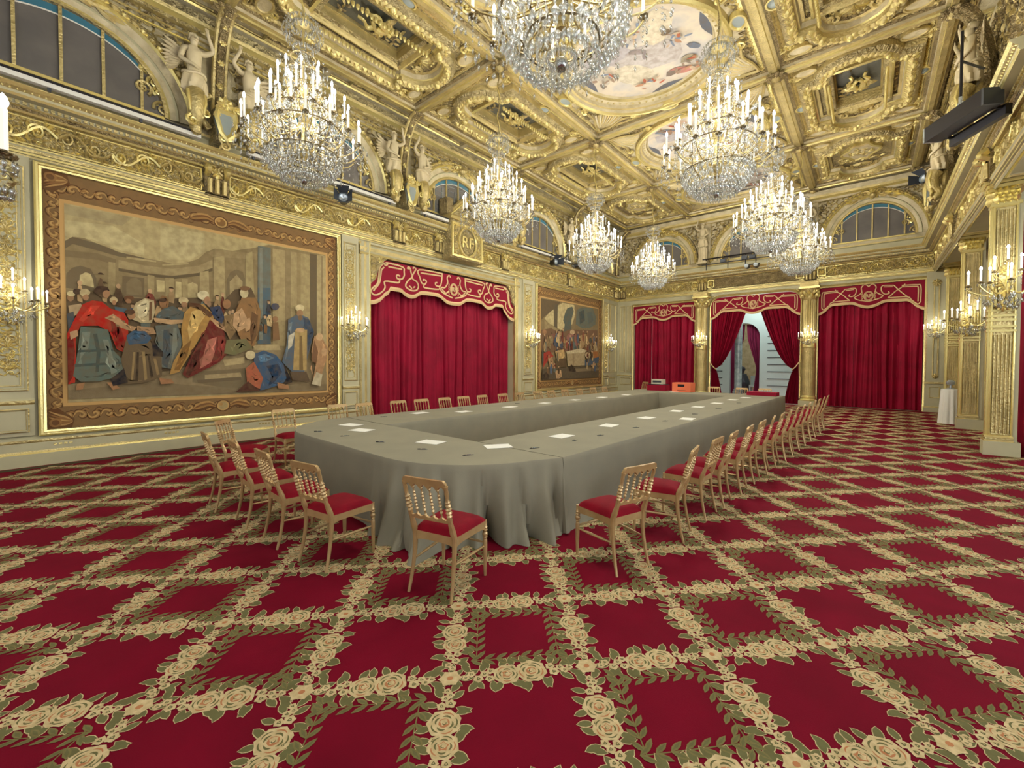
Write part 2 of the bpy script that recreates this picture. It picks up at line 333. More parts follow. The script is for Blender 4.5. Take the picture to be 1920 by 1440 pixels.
# ================================================================== FLOOR
def carpet():
    b = MB()
    b.add([(LX, -4, 0), (4.6, -4, 0), (4.6, BY+.02, 0), (LX, BY+.02, 0)], [(0, 1, 2, 3)], CARPET)
    def blob(cx, cy, r, n, lob=0., ln=0, ph=0):
        t = np.arange(n)*2*pi/n; rr = r*(1+lob*np.cos(ln*t+ph)); return np.stack([cx+rr*np.cos(t), cy+rr*np.sin(t)], 1)
    def almond(cx, cy, a, L, w, n=4):
        k = np.linspace(0, 1, n+1); h = w*np.sin(pi*k)**.8/2; h[0] = h[-1] = 0
        P = np.concatenate([np.stack([k*L, h], 1), np.stack([k[::-1]*L, -h[::-1]], 1)[1:-1]])
        c, s = cos(a), sin(a); return np.stack([cx+c*P[:, 0]-s*P[:, 1], cy+s*P[:, 0]+c*P[:, 1]], 1)
    lay = [0.]
    def put(t, P, z, m):
        lay[0] = (lay[0] + .000013) % .0006; z += lay[0]
        t.add(np.column_stack([P, np.full(len(P), z)]), [tuple(range(len(P)))], m)
    def arcstrip(t, cx, cy, r, a0, a1, w, z, m, n=6):
        a = np.linspace(a0, a1, n); ww = w*np.sin(np.linspace(.25, pi-.25, n))
        P = np.concatenate([np.stack([cx+(r+ww)*np.cos(a), cy+(r+ww)*np.sin(a)], 1), np.stack([cx+r*np.cos(a), cy+r*np.sin(a)], 1)[::-1]])
        put(t, P, z, m)
    def lf(t, cx, cy, a, L=.125, w=.064, z=.0012):
        put(t, almond(cx, cy, a, L, w), z, CREAM); put(t, almond(cx+.006*cos(a), cy+.006*sin(a), a, L*.9, w*.8), z+.0007, CGREEN)
    def rose(t, cx, cy, r, ph, det):
        put(t, blob(cx, cy, r, 20, .07, 7, ph), .0026, CREAM)
        if not det:
            put(t, blob(cx, cy, r*.42, 8), .0032, CGREEN); return
        for k in range(5):
            a = ph+k*2*pi/5; arcstrip(t, cx, cy, r*.72, a, a+1.0, r*.1, .0032, CPINK if k % 2 else CGREEN)
        for k in range(4):
            a = ph+.5+k*pi/2; arcstrip(t, cx, cy, r*.46, a, a+1.15, r*.13, .0032, CGREEN)
        put(t, blob(cx, cy, r*.34, 10, .2, 5, ph), .0032, CPINK); put(t, blob(cx+.05*r, cy, r*.24, 9, .25, 4, ph), .0038, CREAM)
        arcstrip(t, cx, cy, r*.1, ph, ph+3.6, r*.07, .0043, CGREEN)
    def flower(t, cx, cy, r, z=.0026):
        put(t, blob(cx, cy, r, 15, .16, 5, cx*9), z, CREAM); put(t, blob(cx, cy, r*.42, 6, .2, 3), z+.0007, CGREEN); put(t, blob(cx, cy, r*.16, 5), z+.0014, CREAM)
    def garland(det):
        t = MB()
        if det:
            for x, y, a in ((.1,.02,.5),(.16,-.05,-.9),(.22,.06,1.2),(.3,-.08,-1.5),(.28,.1,1.9),(.36,.1,1.1),(.37,-.1,-2.1),(.45,.11,1.6),(.48,-.11,-1.1),(.55,-.12,-1.7),(.56,.12,1.9),(.62,.12,1.0),(.66,-.1,-1.2),(.72,-.1,-2.0),(.73,.08,1.3),(.79,-.04,-.8),(.8,.05,.6),(.86,.03,.9),(.86,-.03,-.5),(.14,.06,2.0),(.93,.0,.15),(.05,.0,-.1),(.2,-.07,-2.2),(.42,-.1,-.7),(.6,.11,.8)):
                lf(t, x, y*.62, a)
            for x, y, r in ((.15,.03,.036),(.2,-.035,.042),(.245,.02,.036),(.29,.05,.036),(.28,-.045,.038),(.73,.045,.04),(.75,-.03,.044),(.8,.02,.036),(.83,-.02,.034),(.87,.01,.032),(.11,-.01,.03),(.45,.08,.03),(.55,-.085,.03)): flower(t, x, y*.8, r*.84)
        else:
            put(t, np.array([(.06,.0),(.2,.075),(.5,.13),(.8,.075),(.94,0),(.8,-.075),(.5,-.13),(.2,-.075)]), .0012, CREAM)
            for x in (.17, .5, .83): put(t, blob(x, .06, .035, 6), .002, CGREEN); put(t, blob(x-.04, -.07, .035, 6), .002, CGREEN)
        rose(t, .405, -.005, .098, .4, det); rose(t, .585, .005, .112, 1.7, det)
        return t
    def node(det):
        t = MB()
        if det:
            for k in range(4): lf(t, .02*cos(k*pi/2+.8), .02*sin(k*pi/2+.8), k*pi/2+.8, .11, .05)
        put(t, blob(0, 0, .075, 18, .16, 6), .0034, CREAM); put(t, blob(0, 0, .022, 7), .0042, CPINK); return t
    def wreath(det):
        t = MB()
        for side in range(4):
            c, s = cos(side*pi/2), sin(side*pi/2); M = np.array([[c, -s], [s, c]])
            def q(P): return (np.asarray(P) @ M.T) + .5
            put(t, q([(-.36, -.314), (.36, -.314), (.36, -.322), (-.36, -.322)]), .001, CLAUREL)
            n = 8 if det else 6
            for k in range(n):
                x = -.36 + .66*k/(n-1); L, w = (.115, .042) if det else (.16, .06); dr = 1 if side % 2 == 0 else -1
                for sg in (1, -1):
                    a = sg*.62 if dr > 0 else pi - sg*.62
                    put(t, q(almond(x, -.318, a, L, w, 3)), .0016 if sg > 0 else .0021, CLAUREL)
                    if det: put(t, q(almond(x+.012*dr, -.318+.008*sg, a, L*.75, w*.5, 2)), .0027, CGREEN)
        return t
    H_ = 1.7
    def vec(L, a):
        x, y = L*sin(radians(a))*H_, L*cos(radians(a))*H_; c, s = cos(yaw), sin(yaw); return np.array([c*x - s*y, s*x + c*y])
    e1, e2 = vec(.4442562859, 82.5258693805), vec(.4008688436, -3.27542)
    x, y = -1.07308348*H_, 1.20655432*H_; o = np.array([cos(yaw)*x - sin(yaw)*y, sin(yaw)*x + cos(yaw)*y])
    G, Nn, Wr = [garland(0), garland(1)], [node(0), node(1)], [wreath(0), wreath(1)]
    lists = {}
    def mat(p, ex, ey): return np.array([[ex[0], ey[0], 0, p[0]], [ex[1], ey[1], 0, p[1]], [0, 0, 1, 0], [0, 0, 0, 1.]])
    x0, x1, y0, y1 = LX+.33, 4.4, -1.6, BY-.1
    for i in range(-40, 45):
        for j in range(-30, 45):
            p = o + i*e1 + j*e2; c = p + (e1+e2)/2
            if not (x0 < p[0] < x1 and y0 < p[1] < y1): continue
            f = -sin(yaw)*c[0] + cos(yaw)*c[1]
            if f < .6: continue
            near = 1 if f < 9.5 else 0
            m1 = p + e1; m2 = p + e2
            if x0 < m1[0] < x1 and y0 < m1[1] < y1: lists.setdefault(('G', near), []).append(mat(p, e1, np.array([-e1[1], e1[0]])*.95))
            if x0 < m2[0] < x1 and y0 < m2[1] < y1: lists.setdefault(('G', near), []).append(mat(p, e2, np.array([-e2[1], e2[0]])*1.05))
            lists.setdefault(('N', near), []).append(mat(p, e1, e2))
            q = p+e1+e2
            if (i+j) % 2 == 0 and all(x0 < w[0] < x1 and y0 < w[1] < y1 for w in (q, m1, m2)): lists.setdefault(('W', near), []).append(mat(p, e1, e2))
    for (k, near), Ms in lists.items(): b.merge({'G': G, 'N': Nn, 'W': Wr}[k][near], Ms)
    b.add([(LX+.14, -4, .002), (LX+.3, -4, .002), (LX+.3, BY, .002), (LX+.14, BY, .002)], [(0, 1, 2, 3)], CDARK)
    b.obj('floor', smooth=False, label='crimson carpet woven with rose garlands in diamonds and laurel wreaths', kind='structure')
carpet()
# ================================================================== LEFT WALL
def panel(b, u0, u1, v0, v1, d=.0, w=.04, g=GOLD, inner=True):
    b.ring(rect(u0, u1, v0, v1), [(0, d), (0, d+.02), (w*.5, d+.03), (w, d+.012), (w*1.3, d)], [g, g, STONE, g])
    if inner: b.ring(rect(u0+w*2.2, u1-w*2.2, v0+w*2.2, v1-w*2.2), [(0, d), (.004, d+.012), (.014, d+.012), (.018, d)], g)
def candelabra_strip(b, u, v0, v1, w, d=0., step=.32):
    """carved vertical strip of a pilaster"""
    c2 = MB(); clutter(c2, lambda x, y: True, (u-w*.5, u+w*.5, v0, v1), w*.3, GOLD, GOLDB, int(u*9)+1, 1., .3); b.merge(c2, TR(z=d))
    v = v0 + step/2; k = 0
    while v < v1 - step*.3:
        s1 = scroll_t(GOLD, w*.22, 1.3, w*.04, 12, 1); s2 = scroll_t(GOLD, w*.22, 1.3, w*.04, 12, -1)
        b.merge(s1, TR(u, v, d, .9)); b.merge(s2, TR(u, v, d, pi-.9)); b.merge(rosette_t(GOLD, w*.16, 6), TR(u, v+step*.42, d))
        for a in (.5, 1.2, pi-.5, pi-1.2, pi/2): b.merge(LEAFG, TR(u, v-step*.2, d, a, w*.42))
        for a in (-.6, -pi+.6): b.merge(LEAFB, TR(u, v+step*.15, d, a, w*.35))
        v += step; k += 1
def pilaster(b, u0, u1, d=.05):
    b.ext([(.5, d), (4.95, d)], u0, u1, STONE); 
    for u in (u0, u1): b.add([(u, .5, 0), (u, 4.95, 0), (u, 4.95, d), (u, .5, d)], [(0, 1, 2, 3)], STONE)
    m = (u1-u0)*.11; panel(b, u0+m, u1-m, 1.22, 4.78, d, .035)
    candelabra_strip(b, (u0+u1)/2, 1.45, 4.6, (u1-u0)*.62, d, .36)
    b.ext([(1.0, d), (1.03, d+.03), (1.07, d+.03), (1.1, d)], u0, u1, [GOLD, GOLD, STONE])
    panel(b, u0+m, u1-m, .56, .94, d, .03, GOLD, False)
def base_profile(b, u0, u1):
    b.ext([(0, .07), (.2, .07), (.225, .055), (.25, .05), (.38, .05), (.4, .065), (.43, .065), (.46, .03), (.5, .0)], u0, u1, [STONE, GOLDB, GOLD, STONE, GOLD, GOLD, STONE, STONE])
wl = MB(WL)
UA, UB = -3.0, BY
O0, O1, OT = 6.35, 12.42, 4.56                       # curtained opening in the left wall
def wallq(b, u0, u1, v0, v1, m=STONE, d=0): b.add([(u0,v0,d),(u1,v0,d),(u1,v1,d),(u0,v1,d)], [(0,1,2,3)], m)
wallq(wl, UA, O0, 0, 5.0); wallq(wl, O1, UB, 0, 5.0); wallq(wl, O0, O1, OT+.02, 5.0)
wl.add([(O0, OT+.03, 0), (O1, OT+.03, 0), (O1, OT+.03, -.5), (O0, OT+.03, -.5)], [(0, 1, 2, 3)], STONE)
for u in (O0, O1): wl.add([(u, 0, 0), (u, OT+.1, 0), (u, OT+.1, -.5), (u, 0, -.5)], [(0, 1, 2, 3)], STONE)
wallq(wl, O0, O1, 0, OT+.1, STONE, -.5)
wallq(wl, UA, UB, 5.0, 9.1, STONEL, -.02)
# pilasters and panels
for a, c in ((-.22, .3), (5.56, 6.02), (12.95, 13.62), (19.5, 20.05)): pilaster(wl, a, c)
panel(wl, -1.4, -.4, 1.22, 4.78); panel(wl, 20.2, 20.95, 1.22, 4.78); panel(wl, 20.2, 20.95, .56, .94, inner=False)
# casing of the opening
for s, u in ((-1, O0), (1, O1)):
    wl.ext([(0, .0), (0, 0)], u, u, STONE, False)
    prof = [(0, 0), (.0, .09), (.05, .11), (.11, .07), (.19, .09), (.25, .05), (.3, 0)]
    P = [(u + s*(o - .0), d) for o, d in prof]
    for (a, d0), (c, d1), m in zip(P[:-1], P[1:], [GOLD, GOLDB, STONE, GOLD, STONE, GOLD]):
        wl.add([(a, .0, d0), (a, 4.9, d0), (c, 4.9, d1), (c, .0, d1)], [(0, 1, 2, 3)], m)
    beads(wl, lerp_pts((u+s*.14, .3), (u+s*.14, 4.75), .1), .035, GOLD)
wl.ext([(OT, 0), (OT, .09), (OT+.05, .11), (OT+.11, .07), (OT+.2, .09), (OT+.27, .05), (OT+.32, 0)], O0-.3, O1+.3, [GOLD, GOLDB, STONE, GOLD, STONE, GOLD])
beads(wl, lerp_pts((O0, OT+.15), (O1, OT+.15), .1), .03, GOLDD)
for s, u in ((1, O0), (-1, O1)):                      # gilded corner spandrels
    q = [(u, OT), (u+s*.52, OT), (u+s*.42, OT-.08), (u+s*.24, OT-.3), (u+s*.16, OT-.6), (u, OT-.75)]
    wl.poly(q, .1, GOLDT, thick=.08)
    for k, (x, y) in enumerate(((.1, -.1), (.3, -.08), (.1, -.3), (.08, -.55))): wl.merge(rosette_t(GOLDB if k % 2 else GOLD, .09, 6), TR(u+s*x, OT+y, .1))
wl.obj('wall_left', label='left wall in grey paint with gilt panels and curtained opening', kind='structure')
# baseboard
bb = MB(WL); base_profile(bb, UA, O0-.3); base_profile(bb, O1+.3, UB)
for u in (.5, 1.95, 3.6, 14.5, 17):
    for k in range(4): bb.box((u+k*.06, .31, .05), (u+k*.06+.04, .345, .056), GOLDB)
bb.obj('baseboard_left', label='grey and gilt dado moulding along the left wall', kind='structure')
# ------------------------------------------------------------------ entablature: architrave, frieze, cornice
VINE = vine_t(GOLD, 1., .42); VINEB = vine_t(GOLDB, 1., .42)
def bracket(b, u, w=.42, d=.0):
    b.box((u-w/2, 5.06, d), (u+w/2, 5.66, d+.1), GOLDD)
    for k in (-1, 0, 1):
        b.tube([(u+k*w*.3, 5.12, d+.12), (u+k*w*.3, 5.4, d+.13)], .045, GOLD, 6)
    for s in (-1, 1):
        P = [(u+s*w*.38, 5.62-.02*k, d+.12+.1*sin(k*.5)) for k in range(9)]
        b.tube(P, [.08-.004*k for k in range(9)], GOLDB, 6); b.merge(scroll_t(GOLD, .09, 1.2, .025, 10), TR(u+s*w*.2, 5.5, d+.16, 1.57))
    b.merge(rosette_t(GOLDB, .12, 8), TR(u, 5.52, d+.14)); b.box((u-w*.3, 4.96, d), (u+w*.3, 5.06, d+.07), GOLD)
def entablature(b, u0, u1, brackets, skip=()):
    b.ext([(4.93, .0), (4.95, .03), (4.98, .03), (4.985, .055), (5.02, .055), (5.025, .08), (5.07, .08), (5.09, .1), (5.11, .1), (5.12, .02), (5.60, .02), (5.61, .08), (5.64, .1), (5.68, .13), (5.7, .16), (5.76, .17), (5.765, .3), (5.80, .32), (5.84, .32), (5.88, .37), (5.92, .4), (5.935, .4), (5.945, .05), (6.18, .05), (6.2, .12), (6.25, .12), (6.27, .0)],
          u0, u1, [STONE, GOLD, STONE, GOLDB, STONE, GOLD, STONE, GOLDB, GOLD, GOLDT, GOLD, GOLDB, GOLDD, GOLD, STONE, STONE, GOLDB, STONE, GOLD, GOLDB, GOLD, STONE, STONE, STONE, GOLD, STONE])
    ev = [u0] + sorted(brackets) + [u1]
    for a, c in zip(ev[:-1], ev[1:]):
        a += .24; c -= .24
        if c - a < .4: continue
        b.ring(rect(a, c, 5.15, 5.58), [(0, .02), (0, .04), (.02, .04), (.025, .02)], GOLDB)
        c2 = MB(); clutter(c2, lambda x, y: not any(s0 < x < s1 for s0, s1 in skip), (a+.03, c-.03, 5.17, 5.57), .095, GOLD, GOLDB, int(abs(a)*7), 1., .35); b.merge(c2, TR(z=.02))
        n = max(1, round((c-a)/.62)); L = (c-a)/n
        for k in range(n):
            if any(s0 < a+k*L+L/2 < s1 for s0, s1 in skip): continue
            b.merge(VINE if k % 2 else VINEB, TR(a+k*L, 5.365, .025, 0, L, .88*(1 if k % 2 else -1), 1))
    n = int((u1-u0)/.075)
    t = MB(); t.box((-.022, 0, 0), (.022, .045, .03), GOLD)
    b.merge(t, [TR(u0+(k+.5)*(u1-u0)/n, 5.705, .165) for k in range(n)])
    t2 = leaf_t(GOLDB, .075, .05, .02); b.merge(t2, [TR(u0+(k+.5)*(u1-u0)/n, 5.84, .33, pi/2) for k in range(n)])
    for u in brackets: bracket(b, u)
tl = MB(WL); entablature(tl, UA, UB-.05, (-1.6, 2.85, 7.26, 8.75, 10.42, 11.85, 16.3, 20.75), ((8.75, 10.42),))
tl.obj('trim_1', label='gilded frieze and cornice along the left wall', kind='structure')
# ------------------------------------------------------------------ lunettes
def lunette(name, T_, u, v0, R, RH, label, squash=1.):
    """arched window: stone arch with gilt edges, glass, mullions, filigree"""
    root = empty(name, label=label, kind='structure')
    A = lambda k, n=32: [(u+R*k*cos(radians(180*i/n)), v0+RH*k*sin(radians(180*i/n))) for i in range(n+1)]
    f = MB(T_); p = A(1)
    f.ring(p[::-1], [(-.16, 0), (-.15, .1), (-.06, .13), (.0, .1), (.015, .13), (.05, .13), (.07, .1)], [GOLDD, GOLDT, GOLD, GOLDB, GOLDB, GOLD], closed=False) if False else None
    def band(k0, d0, k1, d1, m):
        P = np.zeros((33, 2, 3)); P[:, 0, :2] = A(k0); P[:, 1, :2] = A(k1); P[:, 0, 2] = d0; P[:, 1, 2] = d1; f.grid(P, m)
    s = [(1.1, .0, GOLDD), (1.09, .12, GOLDT), (1.02, .14, GOLDB), (1.0, .17, GOLDB), (.98, .12, STONEL), (.9, .08, STONE), (.885, .11, STONE), (.87, .08, STONEL), (.82, .05, GOLDB), (.80, .07, GOLD), (.77, .07, GOLDD), (.76, -.01, GOLDD)]
    for (k0, d0, m), (k1, d1, _) in zip(s[:-1], s[1:]): band(k0, d0, k1, d1, m)
    lf = [leaf_t(GOLD, .13, .1, .05), leaf_t(GOLDB, .13, .1, .05)]
    for i in range(40):
        a = 180*(i+.5)/40; f.merge(lf[i % 2], TR(u+R*1.055*cos(radians(a))-.05*sin(radians(a)), v0+RH*1.055*sin(radians(a)), .13, radians(a)+pi/2))
    f.merge(rosette_t(GOLDB, .22, 7), TR(u, v0+RH*.97, .14)); f.merge(bead_t(GOLD, .12, .16), TR(u, v0+RH*.93, .2))
    for sg in (-1, 1):
        f.merge(scroll_t(GOLD, .14, 1.3, .04, 14, sg), TR(u+sg*.1, v0+RH*.95, .13, pi/2-sg*1.2)); 
        for q in range(5): f.merge(LEAFG if q % 2 else LEAFB, TR(u+sg*(.12+.1*q), v0+RH*(.955-.02*q), .13, (0 if sg > 0 else pi)+sg*(-.5+.3*(q % 3)), .3))
    f.obj('arch_surround', root)
    g = MB(T_); hw = .585*R
    k = math.sqrt(max(0, 1-(hw/(R*.77))**2))
    q = [(u-hw, v0), (u+hw, v0)] + [(u+R*.77*x, v0+RH*.77*math.sqrt(max(0, 1-x*x))) for x in np.linspace(hw/(R*.77), -hw/(R*.77), 20)]
    g.poly(q, .0, GLASSD); g.obj('pane', root, smooth=False)
    g = MB(T_); X = np.linspace(-hw/(R*.77), hw/(R*.77), 21)
    P = np.zeros((21, 2, 3)); P[:, 0, 0] = P[:, 1, 0] = u+R*.77*X; P[:, 0, 1] = v0+RH*.77*np.sqrt(1-X*X); P[:, 1, 1] = v0+RH*.77*np.sqrt(1-X*X)*.88; P[:, :, 2] = .012
    g.grid(P, GLASSB); g.tube(np.stack([P[:, 1, 0], P[:, 1, 1], P[:, 1, 2]+.01], 1), .012, WHITE, 5); g.obj('blue_glass_border', root)
    g = MB(T_)
    for x in (-hw, -hw*.5, 0, hw*.5, hw):
        h = RH*.77*math.sqrt(max(.0, 1-(x/(R*.77))**2)); g.box((u+x-.022, v0, .0), (u+x+.022, v0+h, .045), GOLD)
    if name == 'window_3':
        for k in range(1, 9): g.box((u-R*.7+k*R*.155, v0, .0), (u-R*.7+k*R*.155+.012, v0+RH*.55, .02), STEEL); g.box((u-hw, v0+k*.14, 0), (u+hw, v0+k*.14+.012, .02), STEEL)
    g.box((u-R*.77, v0-.03, 0), (u+R*.77, v0+.02, .05), GOLDB); g.obj('mullions', root)
    g = MB(T_)
    for sg in (-1, 1):
        for (x, y, s_, r_, d_) in ((.68, .07, .085, .3, 1), (.64, .2, .08, 2.2, -1), (.7, .23, .05, 1.2, 1), (.63, .34, .06, .4, 1), (.61, .44, .04, 2., -1)):
            g.merge(scroll_t(GOLDB if y > .2 else GOLD, s_*R, 1.5, .018*R, 16, int(d_*sg), True), TR(u+sg*x*R, v0+y*RH, .01, r_ if sg > 0 else pi-r_))
        q = [(u+sg*hw, v0)] + [(u+sg*R*.77*x, v0+RH*.77*math.sqrt(max(0, 1-x*x))) for x in np.linspace(1, hw/(R*.77), 8)]
        g.poly(q, -.005, GLASSD)
    g.obj('filigree', root)
    return root
lab = ['arched window nearest the viewer high on the left wall', 'arched window above the large tapestry end, second along left wall', 'arched window behind the small gilt pediment on left wall', 'arched window fourth along the left wall, blue border', 'arched window in the far left corner of the left wall']
for k, u in enumerate((.68, 5.1, 9.57, 14.05, 18.5)):
    lunette('window_%d' % (k+1), WL, u, 6.32, 1.72 if k else 1.75, 1.62, lab[k])
lab = ['arched window at left end of the far wall', 'middle arched window on the far wall', 'arched window at right end of far wall above red curtain']
for k, (u, R) in enumerate(((-7.95, 1.55), (-4.0, 1.62), (-.02, 1.55))):
    lunette('window_%d' % (k+6), WB, u, 6.4, R, 1.72, lab[k])
# spandrel ornament behind the lunettes
sp = MB(WL); cs = (.68, 5.1, 9.57, 14.05, 18.5)
clutter(sp, lambda x, y: y > 6.35 and all(((x-c)/1.95)**2+((y-6.32)/1.8)**2 > 1 for c in cs) and all(abs(x-r) > .35 for r in (-1.6, 2.88, 7.33, 11.8, 16.28, 20.8)), (-1.6, 20.9, 6.4, 8.45), .17, GOLDD, GOLD, 3)
sp.ext([(8.2, .0), (8.22, .08), (8.28, .1), (8.32, .2), (8.38, .22), (8.5, .25)], UA, UB, [GOLD, GOLDT, GOLDB, GOLD, GOLDT])
for v, r, m in ((7.98, .025, GOLDB), (8.1, .02, GOLD)): sp.tube([(-2.5, v, .02), (21, v, .02)], r, m, 5)
for r in (2.88, 7.33, 11.8, 16.28, 20.8):              # curved ceiling ribs rising off the cornice
    P = np.array([(r, 6.3+2.15*math.sin(t*pi/2)**.8 if t else 6.3, .12+.72*(1-math.cos(t*pi/2))) for t in np.linspace(0, 1, 14)])
    for o, m, rr in ((0, GOLDD, .11), (-.1, GOLD, .04), (.1, GOLD, .04)): sp.tube(P+np.array([o, 0, .03 if o else 0]), rr, m, 6)
    for k in range(1, 13, 2): sp.merge(rosette_t(GOLDB, .08, 6), TR(r, P[k, 1], P[k, 2]+.1))
sp.obj('trim_2', label='gilded spandrels and ribs between the arched windows of the left wall', kind='structure')
# ================================================================== BACK WALL
wb = MB(WB)
OB = ((-9.45, -6.4, 4.62, 0), (-5.68, -2.22, 4.72, 1), (-1.62, 1.46, 4.72, 0))     # the three curtained openings
xs = [LX] + [x for a, c, t, k in OB for x in (a, c)] + [4.6]
for i in range(0, len(xs), 2): wallq(wb, xs[i], xs[i+1], 0, 5.0)
for a, c, t, k in OB: wallq(wb, a, c, t, 5.0)
wallq(wb, LX, 4.6, 5.0, 9.1, STONEL, -.02)
for a, c, t, k in OB:
    if not k:
        wallq(wb, a-.1, c+.1, 0, 5, STONE, -.5)
        for u in (a, c): wb.add([(u, 0, 0), (u, 5, 0), (u, 5, -.5), (u, 0, -.5)], [(0, 1, 2, 3)], STONE)
        wb.add([(a, t+.02, 0), (c, t+.02, 0), (c, t+.02, -.5), (a, t+.02, -.5)], [(0, 1, 2, 3)], STONE); wb.add([(a, 0.001, 0), (c, 0.001, 0), (c, 0.001, -.5), (a, 0.001, -.5)], [(0, 1, 2, 3)], STONE)
panel(wb, -10.25, -9.95, 1.22, 4.7); panel(wb, -9.85, -9.6, 1.22, 4.7); panel(wb, -10.2, -9.6, .56, .94, inner=False)
wb.ext([(1.0, 0), (1.03, .04), (1.07, .04), (1.1, 0)], LX, -9.5, [GOLD, GOLD, STONE]); wb.ext([(1.0, 0), (1.03, .04), (1.07, .04), (1.1, 0)], 1.52, 4, [GOLD, GOLD, STONE])
wb.box((1.5, 0, 0), (2.02, 4.95, .1), STONE); wb.ring(rect(1.68, 1.84, 1.3, 4.5), [(0, .1), (.0, .13), (.03, .13), (.04, .1)], GOLD)
wb.merge(rosette_t(GOLD, .14, 8), TR(1.76, 4.55, .12)); wb.merge(rosette_t(GOLD, .1, 8), TR(1.76, 1.28, .12)); wb.box((1.48, 1.0, .1), (2.04, 1.07, .13), GOLD)
wb.ring(rect(1.62, 1.9, .5, .9), [(0, .1), (0, .12), (.02, .12), (.03, .1)], GOLD, True); wb.box((1.47, 0, .1), (2.05, .16, .14), STONE); wb.box((1.47, .16, .1), (2.05, .2, .13), GOLDB)
for a, c, t, k in OB:
    pr = [(0, .0), (0, .05), (-.04, .07), (-.09, .04), (-.12, 0)]
    path = [(a, 0), (c, 0), (c, t), (a, t)] if not k else [(a, 0), (c, 0)] + arc(c-.45, t-.45, .45, .45, 0, 90, 6) + arc(a+.45, t-.45, .45, .45, 90, 180, 6)
    wb.ring(path, pr, [GOLD, GOLDB, GOLD, GOLD])
    for p, q in (((a-.05, .1), (a-.05, t)), ((c+.05, .1), (c+.05, t)), ((a, t+.05), (c, t+.05))): beads(wb, lerp_pts(p, q, .1), .035, GOLDB)
    if k:
        for s, u in ((1, a), (-1, c)):
            wb.poly([(u, t), (u+s*.45, t)] + [(u+s*(.45-.45*sin(w)), t-.45+.45*cos(w)) for w in np.linspace(.1, 1.5, 6)], .03, GOLDT)
wb.obj('wall_back', label='far wall in grey paint with three curtained openings', kind='structure')
tb = MB(WB); entablature(tb, LX+.05, 4.4, (-10.1, -6.05, -1.9, 1.9), ((-5.6, -2.3),))
tb.box((-5.65, 5.15, .02), (-2.3, 5.58, .05), GOLDD)
for u0 in (-6.05, -1.9):
    for s in (-1, 1): tb.ring(rect(u0+s*.36-.14, u0+s*.36+.14, 5.2, 5.53), [(0, .05), (0, .1), (.03, .1), (.05, .05)], GOLDB); tb.merge(rosette_t(GOLDB, .1, 8), TR(u0+s*.36, 5.365, .07))
clutter(tb, lambda x, y: y > 6.4 and all(((x-c)/1.76)**2+((y-6.4)/1.9)**2 > 1 for c in (-7.95, -4.0, -.02)) and all(abs(x-r) > .28 for r in (-6.0, -1.95)), (-10.2, 2.2, 6.4, 8.2), .17, GOLDD, GOLD, 5)
for r in (-6.0, -1.95): tb.box((r-.26, 6.3, -.01), (r+.26, 8.3, .06), STONEL)
tb.ext([(8.15, 0), (8.17, .1), (8.25, .12), (8.28, .3), (8.36, .32), (8.5, .4)], LX, 4.4, [GOLD, STONEL, GOLDB, GOLD, STONEL])
tb.obj('trim_3', label='gilded frieze, cornice and spandrels across the far wall', kind='structure')
# ================================================================== CEILING
BX = (-9.65, -6.6, -1.82, 1.12); BYS = (-1.6, 2.85, 7.38, 11.85, 16.25, 20.45)
ce = MB(WC)
def soffit(u0, u1, v0, v1, d=-.55, m=STONEL): ce.add([(u0,v0,d),(u1,v0,d),(u1,v1,d),(u0,v1,d)], [(0,1,2,3)], m)
soffit(LX, BX[0], -2.5, BY, -.25); soffit(BX[3], 4.6, -2.5, BY, -.25); soffit(BX[0], BX[3], BYS[5], BY, -.25); soffit(LX, 4.6, -2.5, BYS[0], -.1)
PR = [(-.2, -.3), (-.19, -.12), (-.13, -.1), (-.12, -.04), (-.06, -.02), (-.05, .02), (.05, .02), (.06, -.02), (.12, -.04), (.13, -.1), (.19, -.12), (.2, -.3)]
PM = [GOLDT, GOLDD, STONEL, GOLD, GOLDB, GOLD, GOLDB, GOLD, STONEL, GOLDD, GOLDT]
def beam(p, q, w=1.):
    (x0, y0), (x1, y1) = p, q; L = math.dist(p, q); c, s = (x1-x0)/L, (y1-y0)/L
    for i in range(len(PR)-1):
        (o0, d0), (o1, d1) = PR[i], PR[i+1]; o0 *= w; o1 *= w
        ce.add([(x0-s*o0, y0+c*o0, d0), (x1-s*o0, y1+c*o0, d0), (x1-s*o1, y1+c*o1, d1), (x0-s*o1, y0+c*o1, d1)], [(0, 1, 2, 3)], PM[i])
    n = int(L/.13); lf = [leaf_t(GOLD, .13, .1, .05), leaf_t(GOLDB, .13, .1, .05)]
    a = math.atan2(s, c)
    for sg in (-1, 1):
        ce.merge(lf[sg > 0], [TR(x0+c*(k+.5)*L/n - s*sg*.225, y0+s*(k+.5)*L/n + c*sg*.225, -.16, a+sg*.5) for k in range(n)])
for x in BX: beam((x, BYS[0]), (x, BYS[5]+.0))
for y in BYS: beam((BX[0], y), (BX[3], y))
for x in BX:
    for y in BYS:
        ce.merge(rosette_t(GOLDD, .24, 10), TR(x, y, .03)); ce.merge(bead_t(GOLD, .11, .12), TR(x, y, .04))
